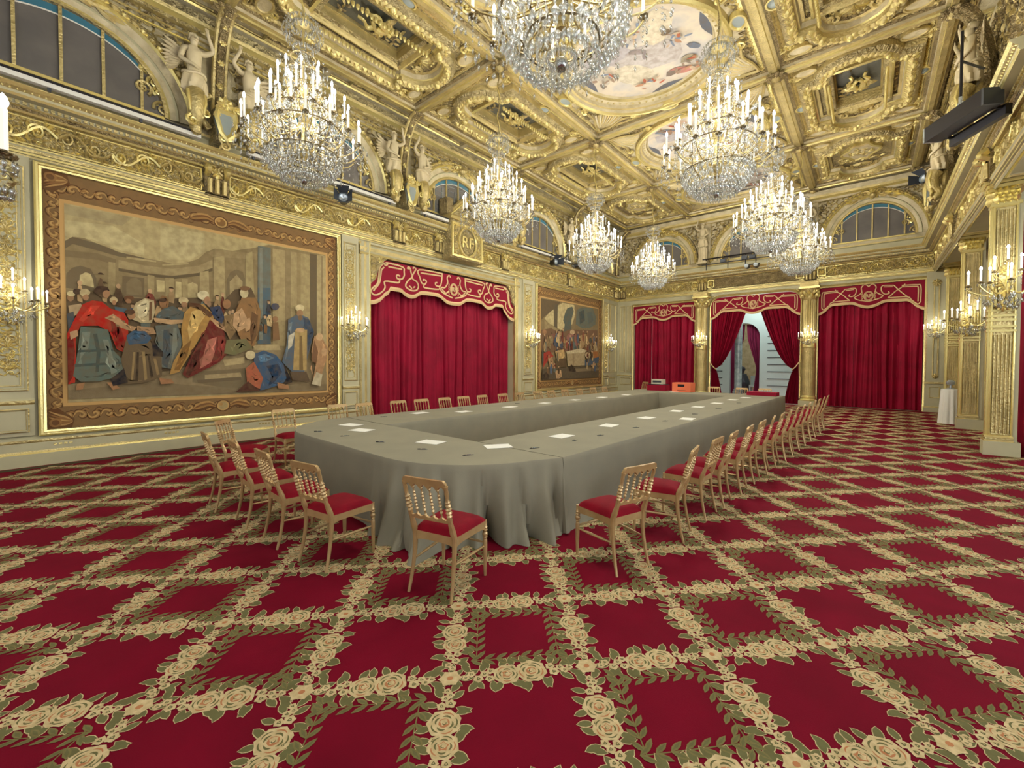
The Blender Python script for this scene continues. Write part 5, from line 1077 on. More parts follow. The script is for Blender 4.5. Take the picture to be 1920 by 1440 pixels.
def letters(parent, T_, u, v, size, d, mat, name, body='RF'):
    cu = bpy.data.curves.new('letters', 'FONT'); cu.body = body; cu.size = size; cu.extrude = .012; cu.bevel_depth = .004; cu.align_x = 'CENTER'; cu.align_y = 'CENTER'
    t = bpy.data.objects.new('letters', cu); COL.objects.link(t)
    me = bpy.data.meshes.new_from_object(t.evaluated_get(bpy.context.evaluated_depsgraph_get())); COL.objects.unlink(t)
    T_ = np.array(T_, float); me.transform(Matrix((T_ @ TR(u, v, d)).tolist())); me.materials.clear(); me.materials.append(mat)
    return link(name, me, parent)
VBOT2 = [(-1, -1.15), (-.95, -1.12), (-.85, -1.0), (-.78, -.86), (-.7, -.77), (-.6, -.77), (-.35, -.76), (-.25, -.8), (-.15, -.9), (0, -.96)]
VPAT2 = [[(-.93, -.85), (-.93, -.25), (-.86, -.17), (-.60, -.15)], [(-.885, -.82), (-.885, -.3), (-.84, -.23), (-.62, -.21)], [(-.93, -.85), (-.88, -.92), (-.78, -.76), (-.7, -.62), (-.36, -.6)],
 [(-.66, -.1), (-.6, -.22), (-.5, -.35), (-.42, -.5), (-.36, -.6)], [(-.46, -.12), (-.52, -.25), (-.6, -.42), (-.7, -.6)], [(-.46, -.12), (-.26, -.1), (-.24, -.3), (-.3, -.44), (-.38, -.42), (-.36, -.34)],
 [(-.44, -.17), (-.28, -.15)], [(0, -.1), (-.03, -.03), (-.09, -.0), (-.14, -.12), (-.13, -.3), (-.2, -.42), (-.27, -.5), (-.2, -.6), (-.08, -.66), (0, -.7)]]
valance(WL, O0, O1, 4.52, .02, 'wide scalloped crimson valance with cream scrollwork over the left wall curtain')
valance(WB, -9.45, -6.35, 4.6, .06, 'scalloped crimson valance at the left end of the far wall', .82, 0., VBOT2, VPAT2)
valance(WB, -5.68, -2.22, 4.7, .06, 'round-cornered crimson valance above the open doorway', .86, .4, VBOT2, VPAT2)
valance(WB, -1.62, 1.46, 4.7, .06, 'scalloped crimson valance at the right end of the far wall', .92, 0., VBOT2, VPAT2)
for a in (-9.5, 1.52):
    b = MB(WB); b.tube([(a, .9+.02*k, .1+.012*sin(k*1.3)) for k in range(170)], .014, BRAID, 5)
    b.obj('cord', CUR[a])
# RF tablet with small pediment over the left wall opening
rt = empty('pediment_tablet', (LX, 9.58, 5.0), label='gilded tablet with oval monogram and pediment over the left wall cornice', cat='wall ornament')
WT = np.array(WL, float); WT[:3, 3] = (0, -9.58, -5.0)
b = MB(WT); b.box((8.86, 4.95, .05), (10.3, 6.12, .46), GOLDT); b.ring(rect(8.9, 10.26, 5.0, 6.05), [(0, .46), (0, .5), (.06, .5), (.08, .46)], GOLDB)
b.ring([(9.58+.36*cos(t), 5.52+.44*sin(t)) for t in np.linspace(0, 2*pi, 33)[:-1]], [(-.05, .46), (-.04, .51), (0, .52), (.03, .49)], [GOLDB, GOLD, GOLDB])
b.ring([(9.58+.28*cos(t), 5.52+.36*sin(t)) for t in np.linspace(0, 2*pi, 33)[:-1]], [(-.01, .46), (0, .48), (.01, .46)], GOLD)
c2 = MB(); clutter(c2, lambda x, y: ((x-9.58)/.46)**2+((y-5.52)/.54)**2 > 1, (8.98, 10.18, 5.06, 6.0), .14, GOLD, GOLDB, 4, .9, .25); b.merge(c2, TR(z=.46))
b.obj('tablet', rt); letters(rt, WT, 9.58, 5.5, .5, .475, GOLDB, 'monogram')
b = MB(WT); b.ext([(6.12, .1), (6.12, .52), (6.2, .58), (6.26, .52), (6.26, .1)], 8.8, 10.36, [GOLD, GOLDB, GOLD, STONEL])
b.poly([(8.9, 6.26), (10.26, 6.26), (9.58, 6.86)], .3, GOLDT, thick=.25)
for p, q in (((8.82, 6.28), (9.58, 6.95)), ((10.34, 6.28), (9.58, 6.95))): b.tube([(p[0], p[1], .36), (q[0], q[1], .36)], .07, GOLD, 6); b.tube([(p[0], p[1]-.08, .44), (q[0], q[1]-.08, .44)], .03, GOLDB, 6)
b.box((8.72, 6.26, .1), (8.98, 6.75, .45), GOLDD); b.box((10.18, 6.26, .1), (10.44, 6.75, .45), GOLDD); b.merge(rosette_t(GOLDB, .16, 8), TR(9.58, 6.48, .31))
b.obj('pediment', rt)
# ================================================================== COLUMNS
def fluted(b, x, y, r, z0, z1, n=20, amp=.07, m=GOLD, rows=2):
    t = np.linspace(0, 2*pi, n*6+1)[:-1]; rr = r*(1-amp*np.abs(np.sin(t*n/2))**1.5*1.0)
    P = np.zeros((len(t), rows, 3)); 
    for j, z in enumerate(np.linspace(z0, z1, rows)): P[:, j] = np.stack([x+rr*np.cos(t), y+rr*np.sin(t), np.full(len(t), z)], 1)
    b.grid(P, m, cu=True)
def column(x, y, label):
    root = empty('column', (x, y, 0), label=label, cat='column'); r = .235
    b = MB(); b.box((-.3, -.3, 0), (.3, .3, .2), STONE); b.lathe([(.3, .2), (.31, .24), (.29, .28), (.27, .3), (.285, .34), (.26, .38), (r, .42)], (0, 0, 0), GOLDB, 28); b.obj('base', root)
    b = MB(); fluted(b, 0, 0, r, .4, 2.35, 26, .03, GOLD); fluted(b, 0, 0, r*.97, 2.5, 4.28, 18, .13, GOLD)
    b.lathe([(r, 2.33), (r*1.05, 2.36), (r*1.02, 2.4), (r*1.04, 2.46), (r, 2.52)], (0, 0, 0), GOLDB, 28)
    for k in range(18): b.tube([(r*1.0*cos(k*pi/9), r*1.0*sin(k*pi/9), 2.54), (r*1.0*cos(k*pi/9), r*1.0*sin(k*pi/9), 2.85)], .018, GOLDB, 5)
    b.obj('shaft', root)
    b = MB(); b.lathe([(r, 4.26), (r*1.1, 4.3), (r*.98, 4.33), (r*1.0, 4.5), (r*1.25, 4.66), (r*1.3, 4.7)], (0, 0, 0), GOLD, 24); b.box((-.34, -.34, 4.7), (.34, .34, 4.78), GOLDB); b.box((-.31, -.31, 4.78), (.31, .31, 4.95), GOLD)
    L = leaf_t(GOLDB, .2, .13, .07)
    for row, (z, n) in enumerate(((4.33, 10), (4.45, 10))):
        for k in range(n):
            a = (k+.5*row)*2*pi/n; M = np.eye(4); o = np.array([cos(a), sin(a), 0]); w = np.array([-sin(a), cos(a), 0]); up = np.array([.35*cos(a), .35*sin(a), .94])
            M[:3, 0] = up; M[:3, 1] = w; M[:3, 2] = o; M[:3, 3] = (r*1.02*cos(a), r*1.02*sin(a), z); b.merge(L, M)
    for sx in (-1, 1):
        for sy in (-1, 1):
            b.tube([(sx*(.2+.03*k+.035*cos(k)), sy*(.2+.03*k+.035*cos(k)), 4.55+.05*k*.5+.03*sin(k)) for k in range(6)], .03, GOLDB, 5)
    b.obj('capital', root); return root
column(-6.04, BY-.2, 'gilded fluted column on the far wall left of the open doorway')
column(-1.9, BY-.2, 'gilded fluted column on the far wall right of the open doorway')
# ================================================================== RIGHT ARCADE
WR = [[0, 0, -1, 1.72], [1, 0, 0, 0], [0, 1, 0, 0], [0, 0, 0, 1]]
PD = .16
def pier(y, label, x0=1.72, w=.31):
    root = empty('pillar', (x0, y, 0), label=label, cat='pillar')
    def face(b, T_, d, u0, u1):
        b2 = MB(); b2.ring(rect(u0, u1, .36, 4.62), [(0, 0), (0, .03), (.02, .035), (.03, .02)], GOLDB)
        n = 5; w_ = (u1-u0-.06)/n
        for z0, z1, m in ((.42, 2.25, GOLD), (2.75, 4.55, GOLD)):
            for k in range(n):
                u = u0+.03+w_*(k+.5); b2.tube([(u, z0, .012), (u, z1, .012)], w_*.34, m, 6)
        for z in (2.3, 2.38, 2.5, 2.58, 2.68): b2.box((u0-.01, z, 0), (u1+.01, z+.04, .05), GOLDB)
        for k in range(n): u = u0+.03+w_*(k+.5); b2.tube([(u, 2.78, .03), (u, 3.1, .03)], w_*.42, GOLDB, 6)
        b2.poly(rect(u0, u1, .36, 4.62), .005, GOLD)
        b.merge(b2, T_)
    b = MB(); b.box((0, 0, .0), (w+.06, PD, 5.1), STONE)
    b.obj('pier', root)
    b = MB(); F1 = np.array([[1, 0, 0, 0], [0, 0, -1, 0], [0, 1, 0, 0], [0, 0, 0, 1.]]); F2 = np.array([[0, 0, -1, 0], [-1, 0, 0, PD], [0, 1, 0, 0], [0, 0, 0, 1.]])
    face(b, F1, 0, .0, w); face(b, F2, 0, .02, PD-.02); b.obj('fluted_face', root)
    b = MB(); b.box((-.06, -.06, 0), (w+.1, PD+.06, .26), STONE)
    for z, e, m in ((.26, .05, GOLDB), (.3, .03, GOLD), (.33, .045, GOLDB)): b.box((-e, -e, z), (w+e*.3, PD+e, z+.035), m)
    b.obj('base', root)
    b = MB(); b.box((-.02, -.02, 4.64), (w+.02, PD+.02, 4.95), GOLD)
    for z, e in ((4.62, .04), (4.95, .1), (5.02, .14)): b.box((-e, -e, z), (w+e, PD+e, z+.06), GOLDB)
    L = leaf_t(GOLDB, .2, .12, .07)
    for F, n, W_ in ((F1, 4, w), (F2, 2, PD)):
        for row in (0, 1):
            for k in range(n+row):
                M = F @ np.array([[0, 1, 0, (k+.5-.5*row)*W_/n], [1, 0, 0, 4.66+.13*row], [0, 0, 1, .02], [0, 0, 0, 1.]]); b.merge(L, M)
    for x, y_ in ((0, 0), (w, 0), (0, PD)): b.merge(bead_t(GOLDB, .07, .1), TR(x-.04, y_-.04, 4.88))
    b.obj('capital', root); return root
pier(11.9, 'gilded fluted pillar of the right-hand row nearest the viewer'); pier(16.2, 'second gilded fluted pillar of the right-hand row, beside the white draped table', 1.84, .33)
pier(20.5, 'gilded fluted half-pillar in the far right corner', 1.98, .3)
tr = MB(WR)
tr.box((8, 5.1, -.7), (BY, 5.2, 0), STONE)
entablature(tr, 8.5, BY-.05, (11.85, 16.3)); tr.add([(8, 5.1, -.02), (BY, 5.1, -.02), (BY, 8.6, -.02), (8, 8.6, -.02)], [(0, 1, 2, 3)], STONEL)
for a, c in ((8.5, 11.7), (12.5, 16.1), (16.8, 20.4)):             # grey soffit panels with gilt edges
    s2 = MB([[0, 1, 0, 1.72], [1, 0, 0, 0], [0, 0, -1, 5.1], [0, 0, 0, 1]]); s2.ring(rect(a, c, .08, .6), [(0, 0), (0, .03), (.03, .04), (.06, .01), (.07, 0)], [GOLD, GOLDB, GOLD, STONE]); tr_s = s2
    inv = np.linalg.inv(np.array(WR, float)); tr.merge(s2, inv)
clutter(tr, lambda x, y: True, (9, 20.9, 6.4, 8.3), .22, GOLDD, GOLD, 15, .95)
for r in (11.8, 16.28):
    P = np.array([(r, 6.3+2.15*sin(t*pi/2)**.8 if t else 6.3, .1+.5*(1-cos(t*pi/2))) for t in np.linspace(0, 1, 12)]); tr.tube(P, .12, GOLDD, 6)
tr.obj('trim_4', label='gilded beam and cornice above the right-hand pillars', kind='structure')
wr = MB(); wr.add([(2.6, 16.9, 0), (2.6, BY, 0), (2.6, BY, 5.1), (2.6, 16.9, 5.1)], [(0, 1, 2, 3)], STONE); wr.add([(4.6, 10.5, 0), (4.6, BY, 0), (4.6, BY, 5.2), (4.6, 10.5, 5.2)], [(0, 1, 2, 3)], STONE)
wr.add([(2.6, 16.9, 0), (4.6, 16.9, 0), (4.6, 16.9, 5.1), (2.6, 16.9, 5.1)], [(0, 1, 2, 3)], STONE)
wr.add([(2.2, 8, 5.2), (4.6, 8, 5.2), (4.6, BY, 5.2), (2.2, BY, 5.2)], [(0, 1, 2, 3)], STONE)
for y in (18.2, 19.8): wr.tube([(2.57, y, 1.2), (2.57, y, 4.6)], .03, GOLDB, 5)
wr.obj('wall_right', label='grey wall and soffit of the aisle behind the right-hand pillars', kind='structure')
WR2 = [[0, 0, -1, 2.35], [1, 0, 0, 0], [0, 1, 0, 0], [0, 0, 0, 1]]
b = MB(); n = 90; a = np.arange(n)*2*pi/n; Z = (.01, .8, 1.8, 2.6, 2.85, 3.2, 5.05); P = np.zeros((n, 7, 3))
for j, (z, rr) in enumerate(zip(Z, (.24, .23, .2, .13, .1, .2, .26))): P[:, j] = np.stack([2.38+rr*(1+.1*np.cos(a*11)+.05*np.cos(a*7))*np.cos(a), 12.2+rr*(1+.1*np.cos(a*11))*np.sin(a), np.full(n, z)], 1)
b.grid(P, VELVET, cu=True); CR = b.obj('curtain', label='gathered crimson curtain at the right edge beside the nearest gilded pillar', cat='curtain')
curtain(WR2, None, 12.6, 13.4, 4.9, 0., 'narrow strip of crimson curtain behind the two right-hand pillars', 33)
b = MB(WR2); b = MB(); b.tube([(2.38+.135*cos(t), 12.2+.135*sin(t), 2.82+.03*sin(t)) for t in np.linspace(0, 2*pi, 17)[:-1]], .035, BRAID, 6, closed=True); b.tube([(2.24, 12.06, 2.8), (2.22, 12.05, 2.3)], [.03, .06], BRAID, 7)
b.obj('tieback', CR)
# ================================================================== ROOM BEYOND THE DOORWAY
rb = MB(); Y0, Y1, X0, X1 = BY+.02, 27., -8.5, -.5
rb.add([(X0, Y0, .005), (X1, Y0, .005), (X1, 34, .005), (X0, 34, .005)], [(0, 1, 2, 3)], PINKC)
rb.add([(X0, Y0, 5.4), (X1, Y0, 5.4), (X1, 34, 5.4), (X0, 34, 5.4)], [(0, 1, 2, 3)], WPAINT)
AX0, AX1, AZ = -5.75, -4.35, 3.1
for x0, x1 in ((X0, AX0), (AX1, X1)): rb.add([(x0, 25, 0), (x1, 25, 0), (x1, 25, 5.4), (x0, 25, 5.4)], [(0, 1, 2, 3)], WPAINT)
t = np.linspace(0, pi, 20); ax, aw = (AX0+AX1)/2, (AX1-AX0)/2; P = np.zeros((20, 2, 3)); P[:, 0] = np.stack([ax-aw*np.cos(t), 25+0*t, AZ+aw*np.sin(t)], 1); P[:, 1] = P[:, 0]; P[:, 1, 2] = 5.4; rb.grid(P, WPAINT)
P2 = P.copy(); P2[:, 1] = P2[:, 0]; P2[:, 1, 1] = 25.5; rb.grid(P2, WPAINT)
for x in (AX0, AX1): rb.add([(x, 25, 0), (x, 25.5, 0), (x, 25.5, AZ), (x, 25, AZ)], [(0, 1, 2, 3)], WPAINT)
rb.add([(X0, 33, 0), (X1, 33, 0), (X1, 33, 5.4), (X0, 33, 5.4)], [(0, 1, 2, 3)], STONEL)
for x in (X0, X1): rb.add([(x, Y0, 0), (x, 34, 0), (x, 34, 5.4), (x, Y0, 5.4)], [(0, 1, 2, 3)], WPAINT)
for x0, x1 in ((-7.3, -6.1), (-4.0, -2.9)):
    for k in range(9): z = .55+.36*k; rb.box((x0, 24.97, z), (x1, 25, z+.03), DGREY)
rb.obj('wall_beyond', label='white panelled hallway seen through the open doorway', kind='structure')
b = MB(); b.box((-.2, -.2, .01), (.2, .2, .35), MARBLE); b.lathe([(.19, .35), (.2, .4), (.165, .46), (.16, 4.6), (.2, 4.8)], (0, 0, 0), MARBLE, 24); o = b.obj('marble_column', label='grey marble column standing in the hallway beyond the doorway', cat='column'); o.location = (-4.95, 23.2, 0)
W25 = [[1, 0, 0, 0], [0, 0, -1, 25.3], [0, 1, 0, 0], [0, 0, 0, 1]]
u = np.linspace(0, 1, 60)
for s, lb in ((-1, 'left'), (1, 'right')):
    v = np.array([.02, .6, 1.3, 1.5, 2.2, 3.0, 3.75]); w = np.array([.34, .28, .2, .2, .4, .62, .66]); P = np.zeros((60, 7, 3))
    for j in range(7): e = AX1 if s > 0 else AX0; P[:, j, 0] = e - s*w[j]*u; P[:, j, 1] = v[j]; P[:, j, 2] = folds(u*2.2, 40+s, .05)
    b = MB(W25); b.grid(P, pm('pink_velvet', (150, 40, 82), 0, .8)); b.obj('curtain', label='%s rose-coloured curtain in the arch beyond the marble column' % lb, cat='curtain')  # pink-red velvet in one even base colour
b = MB(); b.box((-.3, -.25, .36), (.3, .25, .46), WPAINT); b.box((-.3, .18, .46), (.3, .26, 1.0), WPAINT)
for x in (-.26, .26):
    for y in (-.2, .2): b.box((x-.03, y-.03, 0.01), (x+.03, y+.03, .36), WPAINT)
o = b.obj('armchair', label='small white chair in the far room beyond the arch', cat='chair'); o.location = (-4.95, 27.5, 0)
b = MB(); b.tube(smooth_path([(0, 0, 0), (.05, 0, .5), (-.15, 0, 1.1), (0, 0, 1.5)], 5), [.28]*5+[.34]*5+[.2]*5+[.12], DGREY, 9); b.lathe([(.35, 0), (.35, .1), (.2, .14)], (0, 0, 0), DGREY, 12)
o = b.obj('bronze_sculpture', label='dark rounded bronze shape in the far room left of the white chair', cat='sculpture'); o.location = (-5.6, 27.4, 0.012)
lamp('hall_light', (-4.4, 23, 4.8), 160, .4, None, (.9, 1, 1)); lamp('hall_light', (-5, 29, 4.5), 160, .4, None, (1, .95, .9))
# ================================================================== CONFERENCE TABLE
TA = radians(-2.3); TP = (-4.58, 3.65)
def tw(w, s):                                    # table frame (across, along) -> room
    return (TP[0] + w*cos(TA) - s*sin(TA), TP[1] + w*sin(TA) + s*cos(TA))
tab = empty('conference_table', (TP[0], TP[1], 0), TA, 'long hollow rectangular conference table under grey cloth with rounded near corners', 'table')
TH = .755
def cloth(name, outer, inner_flat, seed, hang, fold=.03, holes=()):
    """outer: closed outline; hang: list of (i0, i1) path portions that hang to the floor"""
    b = MB(); b.add([(x, y, TH) for x, y in outer], [tuple(range(len(outer)))], CLOTH)
    r = random.Random(seed)
    for path, fa in hang:
        p = along(path, .012 if len(path) > 3 else .02); p = np.vstack([[path[0]], p, [path[-1]]])
        d = np.gradient(p, axis=0); d /= np.linalg.norm(d, axis=1)[:, None]+1e-9; nrm = np.stack([d[:, 1], -d[:, 0]], 1)
        s = np.concatenate([[0], np.cumsum(np.linalg.norm(np.diff(p, axis=0), axis=1))])
        Z = np.array([TH, TH-.012, TH-.06, TH-.2, TH-.4, TH-.6, .03, .004]); P = np.zeros((len(p), len(Z), 3))
        f = sum(np.sin(s*w+r.uniform(0, 6))*a for w, a in ((3.1, .5), (5.3, .35), (8.2, .3), (1.3, .4)))
        fs = fa(s) if callable(fa) else fa*np.ones_like(s)
        for j, z in enumerate(Z):
            k = ((TH-z)/TH)**1.3; o = .006*min(j, 2) + fs*f*k + fs*.35*k + (np.abs(fs) > .05)*fs*k*(1.5*np.abs(np.sin((s+.12*(1-k))*8.5+1))**.6-.6+.4*np.sin(s*29+2.+k))*1.1
            P[:, j, :2] = p + nrm*o[:, None]; P[:, j, 2] = z
        b.grid(P, CLOTH)
    return b.obj(name, tab)
def rot_arc(cx, cy, r, a0, a1, n=20): return [(cx+r*cos(radians(a)), cy+r*sin(radians(a))) for a in np.linspace(a0, a1, n)]
W2, VI, F, E0, E1 = 2.25, 1.02, -1.2, 9.85, 11.1
front = [(-W2, 0)] + rot_arc(-W2+1.18, F+1.18, 1.18, 180, 270) + rot_arc(W2-1.3, F+1.2, 1.2, 270, 345, 22) + [(W2, -.0)]
def fcorner(s):
    L = s[-1]; return .012 + .16*np.clip((s-(L-2.3))/.9, 0, 1)*np.clip((L-s)/.12+.25, 0, 1) + .03*np.clip((1.9-s)/1.2, 0, 1)
cloth('front_cloth', front + [(VI, 0), (-VI, 0)], 0, 3, [(front, fcorner), ([(VI, 0), (-VI, 0)], .004)])
cloth('right_cloth', rect(VI, W2, .014, E0), 0, 4, [([(W2, .006), (W2, E0)], .022), ([(VI, E0), (VI, .006)], .006)])
cloth('left_cloth', rect(-W2, -VI, .014, E0), 0, 5, [([(-W2, E0), (-W2, .006)], .02), ([(-VI, .006), (-VI, E0)], .006)])
cloth('far_cloth', rect(-W2, W2, E0+.006, E1), 0, 6, [([(W2, E0), (W2, E1)], .03), ([(W2, E1), (-W2, E1)], .02), ([(-W2, E1), (-W2, E0)], .02), ([(-VI, E0+.006), (VI, E0+.006)], .006)])
b = MB(); b.tube([(W2-.0, .0, TH-.01), (W2+.03, -.01, .4), (W2+.06, -.0, .02)], [.006, .02, .035], CLOTH, 6); b.obj('cloth_seam', tab)
for w, s in ((-1.9, .3), (1.9, .3), (-1.9, 9.5), (1.9, 9.5), (-1.1, -.6), (1.1, -.6)):
    b = MB(); b.box((w-.03, s-.03, 0), (w+.03, s+.03, TH-.02), BLACK); b.obj('leg', tab)
# papers and pens
pb = MB(); pb.box((-.105, -.15, 0), (.105, .15, .003), PAPER); PAP = pb.mesh('sheet')
nb = MB(); nb.tube([(-.07, 0, .006), (.05, 0, .006)], .005, BLACK, 6); nb.tube([(.05, 0, .006), (.07, 0, .006)], [.005, .001], STEEL, 6); nb.box((-.02, .03, 0), (.03, .05, .012), STEEL); nb.tube([(-.08, .02, .008), (-.04, .035, .008)], .007, BLACK, 5); PEN = nb.mesh('pen')
papers = [(-5.95, 3.33, 'left side of the near end, farther sheet'), (-5.38, 3.17, 'left part of the near end'), (-3.96, 3.23, 'middle of the near end of the table'), (-3.19, 3.56, 'right corner of the near end beside the cloth seam'),
 (-3.02, 4.6, 'right arm of table, nearest sheet'), (-3.0, 5.85, 'right arm, second sheet from the near end'), (-2.93, 7.1, 'right arm, third sheet in the inner row'), (-2.35, 7.42, 'right arm, creased sheet near the outer edge'),
 (-2.9, 8.5, 'right arm, inner row beyond the creased sheet'), (-2.82, 9.6, 'right arm, inner row, fifth along'), (-2.75, 10.8, 'right arm, inner row, sixth along'), (-2.7, 12.1, 'right arm, seventh along, near the far end'), (-2.6, 13.1, 'right arm, farthest sheet'),
 (-6.4, 4.95, 'left arm of table, nearest sheet'), (-5.95, 5.65, 'left arm, second sheet'), (-5.85, 6.9, 'left arm, third sheet'), (-5.8, 8.1, 'left arm, fourth sheet'), (-5.72, 9.3, 'left arm, fifth sheet'), (-5.6, 10.5, 'left arm, sixth sheet'), (-5.5, 11.8, 'left arm, seventh sheet'), (-4.9, 14.1, 'far end of the table, left of the orange box')]
for i, (x, y, t) in enumerate(papers):
    rz = (radians(-80) if i in (0, 1, 2) else radians(-30) if i == 3 else 0) + rng.uniform(-.12, .12)
    link('paper_sheet', PAP, None, (x, y, TH+.002), (0, 0, rz), label='white sheet, ' + t, cat='paper', group='paper sheets laid round the table')
pens = [(-5.7, 2.72, 'near the left rounded corner of the table'), (-5.1, 2.78, 'near end, second from the left'), (-4.39, 2.83, 'near end, in front of the middle sheet'), (-3.68, 2.89, 'near end, right of middle'), (-3.1, 3.02, 'near right rounded corner of the table'), (-2.8, 3.74, 'on the seam of the right near corner'),
 (-2.72, 4.45, 'right arm, nearest'), (-2.65, 4.96, 'right arm beyond the nearest sheet'), (-2.58, 5.9, 'right arm outer edge, third'), (-2.52, 6.9, 'right arm outer edge before the creased sheet'), (-2.45, 8.2, 'right arm outer edge beyond the creased sheet'), (-2.4, 9.6, 'right arm outer edge, far half'), (-2.35, 11.2, 'right arm outer edge, near the far end'), (-6.4, 4.2, 'left arm, nearest'), (-6.3, 5.9, 'left arm, outer edge, second'), (-6.2, 7.6, 'left arm, outer edge, third')]
for x, y, t in pens: link('pen', PEN, None, (x, y, TH+.002), (0, 0, rng.uniform(-.6, .6)+1.2), s=(.8, .6, .6), label='black pen, ' + t, cat='pen', group='pens beside the paper sheets')
# boxes at the far end
def place(mb, name, loc, rz, label, cat, **k): o = mb.obj(name, label=label, cat=cat, **k); o.location = loc; o.rotation_euler = (0, 0, rz); return o
b = MB(); b.box((-.3, -.2, 0), (.3, .2, .3), ORANGE); b.box((-.12, -.201, .17), (.1, -.2, .25), BLACK); b.box((-.14, -.201, .05), (.14, -.2, .06), BLACK)
x, y = tw(-.55, 10.75); place(b, 'cardboard_box', (x, y, TH+.002), TA, 'orange box with dark print standing on far end of the grey table', 'box')
b = MB(); b.box((-.32, -.2, 0), (.32, .2, .2), VELVET); b.box((-.3, -.18, .2), (.3, .18, .22), BLACK)
x, y = tw(-1.45, 10.85); place(b, 'crate', (x, y, TH+.002), TA, 'low dark red crate on far end of table left of the orange box', 'crate')
b = MB(); b.box((-.2, -.12, 0), (.2, .12, .16), pm('beige_plastic', (196, 188, 160), 0, .5)); b.box((-.15, -.125, .05), (.15, -.12, .12), DGREY); place(b, 'beige_machine', (x, y, TH+.224), TA, 'small beige machine resting on the dark red crate', 'machine')
b = MB(); b.box((-.38, -.22, 0), (.38, .22, .1), VELVET); x, y = tw(1.75, 10.8); place(b, 'cloth_bundle', (x, y, TH+.002), TA, 'folded dark red cloth at the far right corner of the table', 'cloth')
